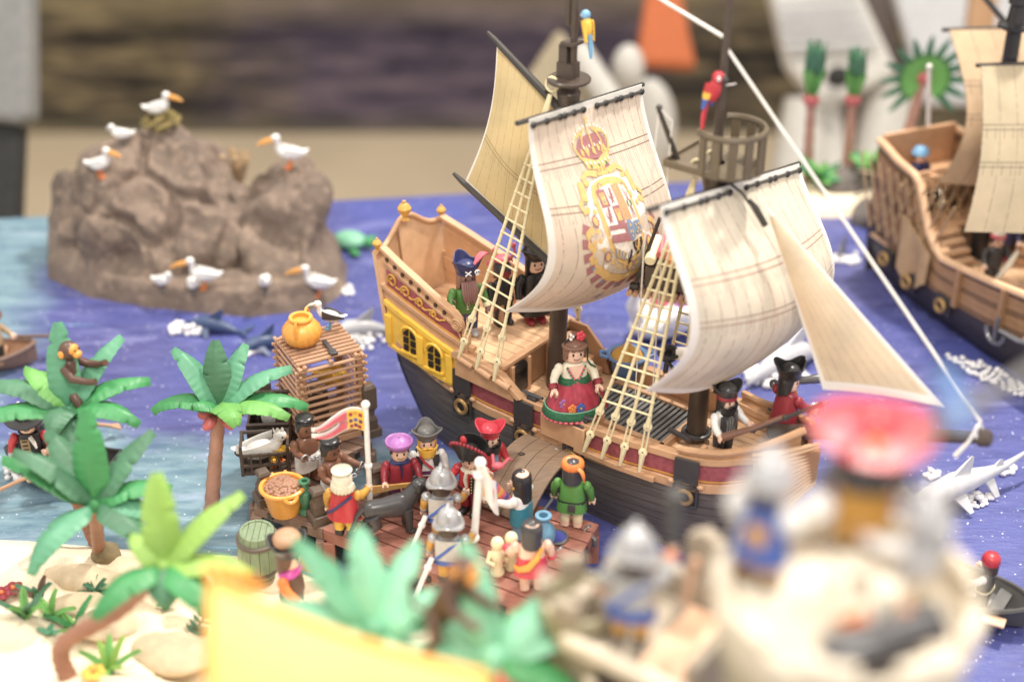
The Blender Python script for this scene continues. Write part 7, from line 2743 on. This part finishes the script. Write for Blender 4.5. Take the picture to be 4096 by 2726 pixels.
fin('dorsal_fin', ((.13, 0, .26), (.36, 0, .28), (.385, 0, .44), (.36, 0, .46)), .018, sk, 'shark')
fin('rear_fin', ((.63, 0, .25), (.75, 0, .25), (.73, 0, .31), (.70, 0, .32)), .012, sk, 'shark')
for sg in (-1, 1):
    fin('side_fin', ((.12, sg * .09, .15), (.26, sg * .09, .16), (.26, sg * .23, .05), (.22, sg * .23, .04)), .014, sk, 'shark')
    fin('belly_fin', ((.52, sg * .04, .17), (.62, sg * .04, .17), (.62, sg * .15, .05), (.58, sg * .14, .04)), .010, sk, 'shark')
mb = MB('black')
for sg in (-1, 1):
    mb.ball((-.165, sg * .232, .125), .01, 8, 6)
mb.build('eye', sk)
beads('white foam beads in front of the white shark\'s fin', at(3905, 2005, 0), .15, .08, 46, R(25), .024, 5)
beads('white foam beads behind the white shark\'s tail', at(4020, 1885, 0), .12, .06, 26, R(20), .024, 6)
beads('white foam beads over the head of the white shark', at(3730, 1905, 0), .08, .06, 18, R(20), .024, 7)


def finfish(label, loc, rz, m='fish', s=1.0, name='dolphin'):
    t = thing(name, label, 'dolphin', loc, rz, 'sea animals in the water', s)
    mb = MB(m)
    mb.loft([[(x, ry * math.cos(2 * PI * j / 12), z + rz_ * math.sin(2 * PI * j / 12)) for j in range(12)] for x, z, ry, rz_ in ((-.34, .03, .01, .01), (-.26, .06, .03, .03), (-.1, .09, .075, .08), (.08, .08, .07, .075), (.24, .03, .03, .035), (.34, .0, .012, .015))])
    mb.build('body', t, smooth=80)
    fin('dorsal_fin', ((-.04, 0, .15), (.10, 0, .14), (.14, 0, .25), (.11, 0, .26)), .012, t, m)
    for sg in (-1, 1):
        fin('side_fin', ((-.1, sg * .06, .07), (-.02, sg * .06, .07), (.02, sg * .17, .01), (-.02, sg * .17, .01)), .01, t, m)
        fin('tail_fin', ((.28, 0, .02), (.34, 0, .02), (.42, sg * .11, .05), (.37, sg * .11, .05)), .008, t, m)
    return t


finfish('dark blue dolphin in front of the rock island, white foam beads beside it', at(850, 1325, 0), R(-10))
beads('foam beads around the dark blue dolphin before the rock', at(760, 1320, 0), .22, .14, 60, 0, .03, 8)
finfish('dark blue fish half hidden left of the wooden cage', at(1055, 1395, 0), R(30), s=.95)
beads('foam beads at the fish left of the wooden cage', at(1010, 1410, 0), .12, .08, 24, 0, .03, 9)
finfish('pale striped fish between the wooden cage and the ship\'s stern', at(1440, 1345, 0), R(15), 'pale_grey', 1.15)
beads('foam beads between the cage gull and the ship\'s stern', at(1440, 1370, 0), .34, .16, 46, 0, .026, 10)
finfish('large pale grey dolphin leaping behind the bow, seen between fore sail and jib', at(3150, 1475, 0), R(40), 'shark', 1.7)
beads('white foam beads heaped at the pale dolphin behind the bow', at(3080, 1510, 0), .25, .2, 60, 0, .04, 11)
beads('foam beads in the shadow beside the dark second ship', at(3960, 1510, 0), .5, .12, 90, R(-50), .026, 12)
t = thing('shark_fin', 'dark fin rising from the water beside the second ship', 'shark fin', at(3360, 1035, 0), R(60))
fin('fin', ((-.12, 0, -.02), (.12, 0, -.02), (.10, 0, .26), (.07, 0, .27)), .02, t, 'grey')
beads('foam beads around the dark fin by the second ship', at(3370, 1045, 0), .2, .1, 40, 0, .03, 13)
beads('foam beads along the front foot of the rock island', at(400, 1140, 0), .42, .04, 70, R(-38), .026, 14)
beads('foam beads at the right foot of the rock island', at(1395, 1165, 0), .06, .12, 20, 0, .026, 15)
tt = thing('turtle', 'pale green sea turtle in the water right of the rock island', 'turtle', at(1400, 985, 0), R(-20))
MB('leaf_mint').ball((0, 0, .08), (.2, .16, .09), 16, 10).build('shell', tt)
MB('leaf').ball((.24, 0, .08), (.07, .05, .05), 12, 8).build('head', tt)
for sx in (-1, 1):
    for sy in (-1, 1):
        MB('leaf').ball((sx * .15, sy * .19, .04), (.09, .05, .02), 10, 6, rot=Matrix.Rotation(sx * sy * .6, 3, 'Z')).build('flipper', tt)
# white, pink and violet toy swan beyond the ship
sn = thing('toy_swan', 'white toy swan with pink and violet riders, blurred beyond the ship between the sails', 'toy', at(2660, 1330, 0), R(30))
MB('white').ball((0, 0, .16), (.42, .24, .17), 18, 12).tube([(-.3, 0, .2), (-.42, 0, .42), (-.36, 0, .58), (-.44, 0, .60)], [.09, .06, .05, .04], 10).build('body', sn, smooth=80)
for x, y, m, r in ((-.05, .05, 'rose', .11), (.17, -.02, 'lilac', .13), (.3, .1, 'pink_red', .10)):
    MB(m).lathe([(r, 0), (r * .8, .14), (r * .3, .22), (r * .4, .26), (r * .45, .34), (r * .1, .4)], 14, c=(x, y, .26)).build('rider', sn)
for sy in (-1, 1):
    MB('white').ball((.1, sy * .22, .24), (.3, .05, .14), 14, 8).build('wing', sn)

# ------------------------------------------------------------------ birds on the rock island
def on_rock(u, v):
    p = rock_at(u, v)
    return V((p.x, p.y, max(p.z, rock_top(p.x, p.y)) - .01))


best = max(((rock_top(pkL.x + i * .03, pkL.y + j * .03), i, j) for i in range(-9, 7) for j in range(-6, 7)))
nm_ = V((pkL.x + best[1] * .03, pkL.y + best[2] * .03, best[0] - .01))
ns = thing('nest', 'mossy twig nest on the top of the left rock hump under a pelican', 'nest', nm_ + V((0, 0, -.02)), 0, 'nests on the rock')
for k in range(46):
    a = random.uniform(0, 2 * PI)
    r = random.uniform(.10, .22)
    MB('nest_moss').tube([(r * math.cos(a), r * math.sin(a), random.uniform(0, .08)), (r * math.cos(a + .7), r * math.sin(a + .7), random.uniform(.02, .16))], .018, 5).build('twig', ns)
n2 = on_rock(950, 720)
ns2 = thing('nest', 'straw-coloured tuft nest in the saddle between the rock humps', 'nest', n2, 0, 'nests on the rock')
for k in range(34):
    a = random.uniform(0, 2 * PI)
    MB('straw').tube([(.05 * math.cos(a), .05 * math.sin(a), 0), (.12 * math.cos(a), .12 * math.sin(a), .2), (.16 * math.cos(a + .3), .16 * math.sin(a + .3), random.uniform(.2, .34))], .02, 5).build('straw', ns2)
MB('beak').ball((-.1, -.05, .12), (.06, .05, .05), 10, 6).build('beak', ns2)
G = 'pelicans on the rock island'
pel = bird('pelican', 'white pelican sitting in the mossy nest on the left hump', 'pelican', nm_ + V((0, 0, .08)), R(75), bl=.22, neck=.13, pouch=1, s=.72, group=G, sit=True)
for u, v, rz, s_, lab, beak in ((405, 705, 70, .70, 'white pelican at the left shoulder of the rock, looking right', .22), (1160, 668, -70, .80, 'white pelican standing on the right hump, looking left', .22), (820, 1150, -75, .75, 'white pelican standing on the front ledge among chicks', .24), (1275, 1180, -80, .75, 'white pelican at the right end of the front ledge', .24)):
    bird('pelican', lab, 'pelican', on_rock(u, v), R(rz), wing='bird', bl=beak, neck=.15, pouch=1, s=s_, group=G, feet='orange')
for u, v, rz, lab in ((490, 575, -60, 'small white chick on the left slope below the mossy nest'), (655, 1160, 60, 'grey-white chick at the left of the front ledge'), (775, 1175, 20, 'white chick at the feet of the ledge pelican'), (1062, 1165, 0, 'lone white chick between the two ledge pelicans')):
    bird('chick', lab, 'chick', on_rock(u, v), R(rz), bl=.06, neck=.08, s=.58, group='chicks on the rock island', feet='grey', beak='pale_grey')

# ------------------------------------------------------------------ the second ship
S2A = R(-67)
s2o = V((4.415, 13.4, 0))
s2 = thing('sailing_ship', 'brown second sailing ship with tan sails and dark hull, cut by the right edge', 'ship', s2o, S2A)
S2M = Matrix.Translation(s2o) @ Matrix.Rotation(S2A, 4, 'Z')
B2 = [(-.5, .46), (0, .56), (.6, .60), (1.6, .60), (2.4, .5), (3.0, .25), (3.3, .05)]
b2f = lambda x, z: interp(B2, x) * (1 if z > .4 else .72 + .28 * math.sin(max(0, z) / .4 * PI / 2))
zlow = lambda x: .40 + .10 * sm(-x, -.4, .5) * 2.2 + .12 * sm(x, 1.0, 2.6)
ztop = lambda x: interp([(-.5, 1.46), (.3, 1.40), (.62, .92), (.8, .76), (2.0, .90), (3.2, 1.2)], x)
mb = MB('ship_hull')
for sg in (-1, 1):
    mb.sheet(lambda u, v: V((lerp(-.42 - .12 * v, 3.0 + .2 * v, u), sg * b2f(lerp(-.42, 3.1, u), v * .45), v * zlow(lerp(-.42, 3.1, u)))), 30, 6, .03)
mb.sheet(lambda u, v: V((-.45 - .1 * v, (u * 2 - 1) * .46, v * .75)), 4, 4, .03)
mb.build('hull', s2)
for sg in (-1, 1):
    for k in range(7):
        mb = MB('ship_brown' if k % 3 == 0 else 'ship_tan')
        mb.sheet(lambda u, v: V((lerp(-.52, 3.2, u), sg * (b2f(lerp(-.52, 3.2, u), 1) + .012), lerp(zlow(lerp(-.52, 3.2, u)), ztop(lerp(-.52, 3.2, u)), (k + v * .96) / 7))), 30, 2, .05)
        mb.build('plank', s2, smooth=50)
    mb = MB('tan_light')
    mb.tube([(x, sg * (b2f(x, 1) + .01), ztop(x) + .01) for x in [lerp(-.52, 3.2, i / 30) for i in range(31)]], .04, 8)
    mb.build('rail', s2)
    for x in (1.15, 1.75, 2.3):
        MB('ship_tan').box((x, sg * (b2f(x, 1) + .03), (zlow(x) + ztop(x)) / 2), (.06, .06, ztop(x) - zlow(x))).build('frame_post', s2, smooth=0)
for k in range(9):
    MB('tan_light').box((1.35, -.5 + k * .125, .50), (3.4, .118, .03)).build('deck_plank', s2, smooth=0)
for z, x0, x1 in ((1.12, -.45, .05), (.82, .02, .4)):
    MB('tan').box(((x0 + x1) / 2, 0, z), (x1 - x0, 1.0, .04)).build('deck_plank', s2)
for k in range(5):
    MB('tan_light').box((.42 + k * .09, -.25, .80 - k * .07), (.10, .34, .05)).build('step', s2, bevel=.01)
    MB('tan_light').lathe([(.035, 0), (.05, .05), (.035, .12), (.05, .15)], 12, c=(.08, -.42 + k * .2, 1.14)).build('baluster', s2)
mb = MB('tan')
mb.box((-.48, 0, 1.3), (.05, .9, .5)).box((.04, 0, 1.30), (.04, .9, .04))
mb.build('stern_wall', s2, bevel=.01)
for k in range(7):
    for sg in (-1, 1):
        MB('netting').tube([(-.3 + k * .15, -.62, .62), (-.3 + k * .15 + sg * .3, -.61, 1.34)], .012, 5).build('net_cord', s2)
        MB('netting').tube([(.25, -.5 + k * .15, .85), (.25, -.5 + k * .15 + sg * .24, 1.34)], .014, 5).build('net_cord', s2)
mb = MB('netting')
mb.sheet(lambda u, v: V((lerp(.25, .72, u), -.64 - .05 * math.sin(9 * u) * v, lerp(1.0 - .25 * u, .40 + .05 * math.sin(14 * u), v))), 18, 10, .02)
mb.build('hanging_net', s2, smooth=80)
for x in (.05, .45, .99):
    M = Matrix.Translation((x, -.62, zlow(x) - .06)) @ Matrix.Rotation(PI / 2, 4, 'X')
    MB('hull_black').box((0, 0, .0), (.2, .2, .04), M).build('gun_port', s2, bevel=.005)
    MB('brass').torus((0, 0, .05), .06, .022, 18, 8, M).build('cannon_mouth', s2)
an = MB('steel')
an.tube([(1.8, -.68, .62), (1.8, -.69, .38)], .02, 8).torus((0, 0, 0), .12, .022, 12, 6, Matrix.Translation((1.8, -.69, .48)) @ Matrix.Rotation(PI / 2, 4, 'X'), PI, 2 * PI)
an.build('anchor', s2)
MB('steel').tube([(1.86, -.69, .52), (2.1, -.69, .54), (2.4, -.66, .62)], .025, 6).build('anchor_chain', s2)
MB('black').tube([(.55, .1, .5), (.52, .1, 2.0), (.50, .1, 2.95)], [.085, .08, .07], 14).lathe([(.10, 2.86), (.16, 2.89), (.16, 2.92), (.09, 2.94), (.075, 3.1), (.1, 3.12), (.08, 3.4)], 16, c=(.50, .1, 0)).build('mast', s2)
i2 = S2M.inverted()
sail_mat('sail_far', (214, 186, 152), 9, (.30, .50), (96, 78, 66), hem=.0)
sail_mat('sail_far_front', (206, 190, 160), 9, (.36, .58), (70, 58, 50), hem=.0)


def far_sail(name, m, tl, tr, bl, br_, belly):
    c = [i2 @ p for p in (tl, tr, bl, br_)]

    def fn(u, v):
        p = c[0].lerp(c[1], u).lerp(c[2].lerp(c[3], u), v)
        p.x += belly * math.sin(PI * v) - .2 * belly * v
        return p
    return MB(m).sheet(fn, 18, 22, .008, uv=True).build(name, s2, smooth=80)


far_sail('sail', 'sail_far', deep(3795, 118, 14.2), deep(4520, 100, 14.4), deep(3770, 740, 13.9), deep(4560, 800, 14.1), .35)
far_sail('sail', 'sail_far_front', deep(3922, 258, 13.3), deep(4500, 240, 13.5), deep(3862, 930, 13.0), deep(4560, 950, 13.2), .12)
for p, q in ((deep(3770, 120, 14.2), deep(4560, 95, 14.4)), (deep(3905, 262, 13.3), deep(4560, 240, 13.5))):
    MB('spar').tube([i2 @ p, i2 @ q], .022, 8).build('yard', s2)
MB('black').tube([i2 @ deep(3930, -20, 14.4), i2 @ deep(4030, 100, 14.3)], .03, 8).build('gaff', s2)
held_pole('flagpole', 'white pole standing at the stern of the second ship', 'pole', S2M @ V((-.5, .15, 1.3)), deep(3717, 268, 14.4), .022, 'cord')
f = figure('pirate with pale headscarf and curved sabre on the second ship\'s deck', S2M @ V((1.02, -.12, .52)), 10, 'skin', 'charcoal', legs='charcoal', shoes='crimson', L=(50, 8, 25), Rr=(20, 14, 20), hair='black', hat=h_bandana('rose'), size=.60)
local(f, 'headscarf', 'ivory', lambda q: q.lathe([(.15, .90), (.155, .93), (.12, .99), (.03, 1.0)], 18))
p = f.w(f.H['L'])
tag(MB('ivory').prism([(-.02, 0), (.03, .02), (.075, .14), (.08, .26), (.04, .40), (.02, .26), (0, .14)], .02, frame((0, 0, 0), (-.5, 0, -.8)) @ Matrix.Rotation(PI / 2, 4, 'X')).build('sabre', None, loc=p + V((.02, -.02, .14))), 'broad curved white sabre of the pirate on the second ship', 'sword')
f = figure('dark-coated pirate with red boots half hidden under the second ship\'s front sail', S2M @ V((.70, .28, .52)), -10, 'skin', 'navy', legs='dark_brown', shoes='crimson', L=(40, 8, 20), Rr=(20, 14, 20), hair='brown', hat=h_tri('black'), size=.60)
for k, (x, y) in enumerate(((.62, -.42), (.85, .42), (1.6, -.35))):
    bq = thing('barrel', ('small pale barrel by the steps of the second ship', 'small pale barrel at the far rail of the second ship', 'small pale barrel by the near rail of the second ship')[k], 'barrel', S2M @ V((x, y, .52)), 0, 'barrels on the second ship')
    MB('tan_light').lathe([(.07, 0), (.09, .08), (.09, .14), (.07, .22), (.02, .22)], 16).build('staves', bq)
    MB('dark_brown').torus((0, 0, .11), .09, .012, 18, 6).build('hoop', bq)
f = figure('pirate in crimson shirt at the right edge, on the second ship', S2M @ V((1.38, .12, .52)), -30, 'skin', 'crimson', legs='charcoal', shoes='crimson', L=(20, 14, 20), Rr=(140, 10, 10), hair='black', hat=h_bandana('ivory'), size=.60)
p = f.w(f.H['R'])
held_pole('dagger', 'upright steel dagger of the crimson pirate on the second ship', 'dagger', p, p + V((0, 0, .25)), .012, 'steel')
f = figure('blue-helmeted figure at the stern of the second ship', S2M @ V((-.28, -.12, .90)), 20, 'skin', 'navy', legs='navy', shoes='black', L=(20, 14, 20), Rr=(20, 14, 20), hair='black', hat=None, size=.60)
local(f, 'helmet', 'sky_blue', lambda q: (q.lathe([(.16, .86), (.20, .88), (.17, .93), (.13, 1.0), (.03, 1.03)], 20), q.ball((.1, -.06, .95), .06, 8, 6)))

# ------------------------------------------------------------------ far shore: palms, bushes, stones
def fan_palm(label, base_, top, n, L, mode):
    t = thing('palm_tree', label, 'palm tree', base_, 0, 'toy palms on the far shore')
    d = top - base_
    MB('trunk_pink').tube([d * (i / 12) for i in range(13)], [(.07 - .02 * i / 12) * (1.08 if i % 2 else .94) for i in range(13)], 10).build('trunk', t)
    for k in range(n):
        if mode:
            a = -PI * .25 + 1.5 * PI * k / (n - 1)
            dv, wv = V((math.cos(a), -.2, math.sin(a))), .062
        else:
            a = 2 * PI * k / n
            dv, wv = V((.16 * math.cos(a), .3 * math.sin(a), 1)), .11
        dv.normalize()
        sv = dv.cross(V((0, 1, 0))).normalized() if mode else V((-math.sin(a), math.cos(a), 0))
        for m, q0, q1, ww in (('leaf_bright', 0, .56, 1.0), ('leaf_dark', .50, 1.0, .8)):
            MB(m).sheet(lambda u, v: d + dv * L * lerp(q0, q1, v) + sv * (u - .5) * 2 * wv * ww * math.sin(PI * min(.97, max(.06, lerp(q0, q1, v)))) ** .6, 3, 8, .012).build('leaf', t, smooth=80)
    MB('coconut').ball(d, (.1, .1, .08), 10, 6).build('bud', t)
    return t


fan_palm('slim far palm with upright green leaves, left of two on the grey rock', atY(3225, 760, 15.7), atY(3245, 400, 15.7), 6, .68, 0)
fan_palm('slim far palm with narrow upright leaves, right of two', atY(3385, 720, 15.8), atY(3410, 400, 15.8), 5, .62, 0)
fan_palm('far palm with a round fan of leaves beside the second ship\'s sail', atY(3600, 640, 16.2), atY(3695, 310, 16.2), 13, .56, 1)
stone('dark grey rock mound on the far shore', atY(3380, 770, 15.6), (.38, .3, .34), 'rock_grey', seed=31, group='rocks on the far shore')
stone('low grey rock on the far shore by the second ship', atY(3470, 790, 15.5), (.3, .25, .2), 'rock_grey', .5, seed=33, group='rocks on the far shore')
stone('dark grey rock in the water at the second ship\'s stern', atY(3480, 860, 14.9), (.26, .2, .18), 'rock_grey', .9, seed=35, group='rocks on the far shore')
for u, v, lab in ((3265, 730, 'bright green bush on the far shore with a pink flower'), (3490, 690, 'pale green bush on the far shore by the second ship')):
    blade_plant(lab, atY(u, v, 15.5), 16, .36, 'leaf_bright', m2='leaf', wd=.06, group='bushes on the far shore', name='bush', cat='bush')

# ------------------------------------------------------------------ things standing in the hall beyond the table
def slab(name, label, cat, quad, depth, m, th=.4, parts=()):
    P = [deep(u, v, depth) for u, v in quad]
    c = sum(P, V()) / len(P)
    n = (P[1] - P[0]).cross(P[2] - P[0]).normalized() * th
    t = thing(name, label, cat, c)
    MB(m).loft([[p - c for p in P], [p - c - n if (c - V((0, 0, CAM_H))).dot(-n) > 0 else p - c + n for p in P]]).build('panel', t, smooth=0, bevel=.12)
    return t, c


ch, c = slab('chair', 'tilted pale moulded chair with a round hole in its seat, far behind the table', 'chair', [(3060, -120), (3440, -60), (3600, 290), (3300, 440), (3150, 260)], 25, 'chair', .5)
MB('cloth_black').ball(deep(3352, 308, 24.6) - c, (.22, .14, .2), 14, 10).build('hole', ch)
for k in range(5):
    a, b = deep(3100 + 8 * k, 20 + 42 * k, 24.8) - c, deep(3430 + 20 * k, -10 + 46 * k, 24.8) - c
    MB('pale_grey').tube([a, b], .06, 6).build('slat', ch)
for (u0, v0), (u1, v1), r in (((3235, 400), (3170, 900), .55), ((3560, 330), (3520, 640), .5), ((3300, 420), (3330, 800), .35)):
    MB('chair').tube([deep(u0, v0, 25.6) - c, deep(u1, v1, 25.8) - c], [r * .8, r], 12).build('leg', ch)
slab('bag', 'orange cloth hanging far behind the ship\'s masts', 'cloth', [(2590, -60), (2720, -60), (2790, 270), (2545, 255)], 27, 'cloth_orange', .5)
bt, c = slab('board', 'tan leaning board with a pale edge strip behind the main mast', 'board', [(2235, 105), (2420, 330), (2560, 640), (2060, 560), (2080, 340)], 24, 'board_tan', .3)
MB('chair').tube([deep(2300, 190, 23.6) - c, deep(2440, 400, 23.6) - c], .22, 8).build('edge_strip', bt)
tag(MB('chair').ball((0, 0, 0), (.28, .28, .42), 14, 10).build('bottle', None, loc=deep(2512, 275, 24)), 'pale rounded bottle far behind the main sail', 'bottle')
tag(MB('chair').ball((0, 0, 0), (.5, .3, .95), 14, 10).build('cushion', None, loc=deep(2590, 520, 25)), 'pale rounded cushion far behind the main sail\'s right edge', 'cushion')
gt, c = slab('display_stand', 'grey cloth-covered stand on a black post at the far left corner', 'stand', [(-160, -80), (118, -80), (122, 470), (60, 492), (-160, 470)], 19, 'cloth_grey', .5)
P = [deep(u, v, 19.2) - c for u, v in ((-150, 440), (82, 440), (72, 700), (60, 1000), (-150, 1000))]
MB('cloth_black').loft([P, [p + V((0, .5, 0)) for p in P]]).build('post', gt, smooth=0, bevel=.1)
slab('panel', 'grey blurred panel behind the second ship\'s sails', 'panel', [(3560, -80), (4300, -80), (4300, 420), (3700, 420)], 26, 'pale_grey', .3)
slab('panel', 'tan wooden panel behind the second ship\'s mast', 'panel', [(3890, -80), (4010, -80), (3960, 330), (3850, 330)], 23, 'ship_tan', .3)
slab('panel', 'dark brown panel behind the far palms', 'panel', [(3320, -80), (3560, -80), (3700, 900), (3330, 900)], 28, 'dark_brown', .3)
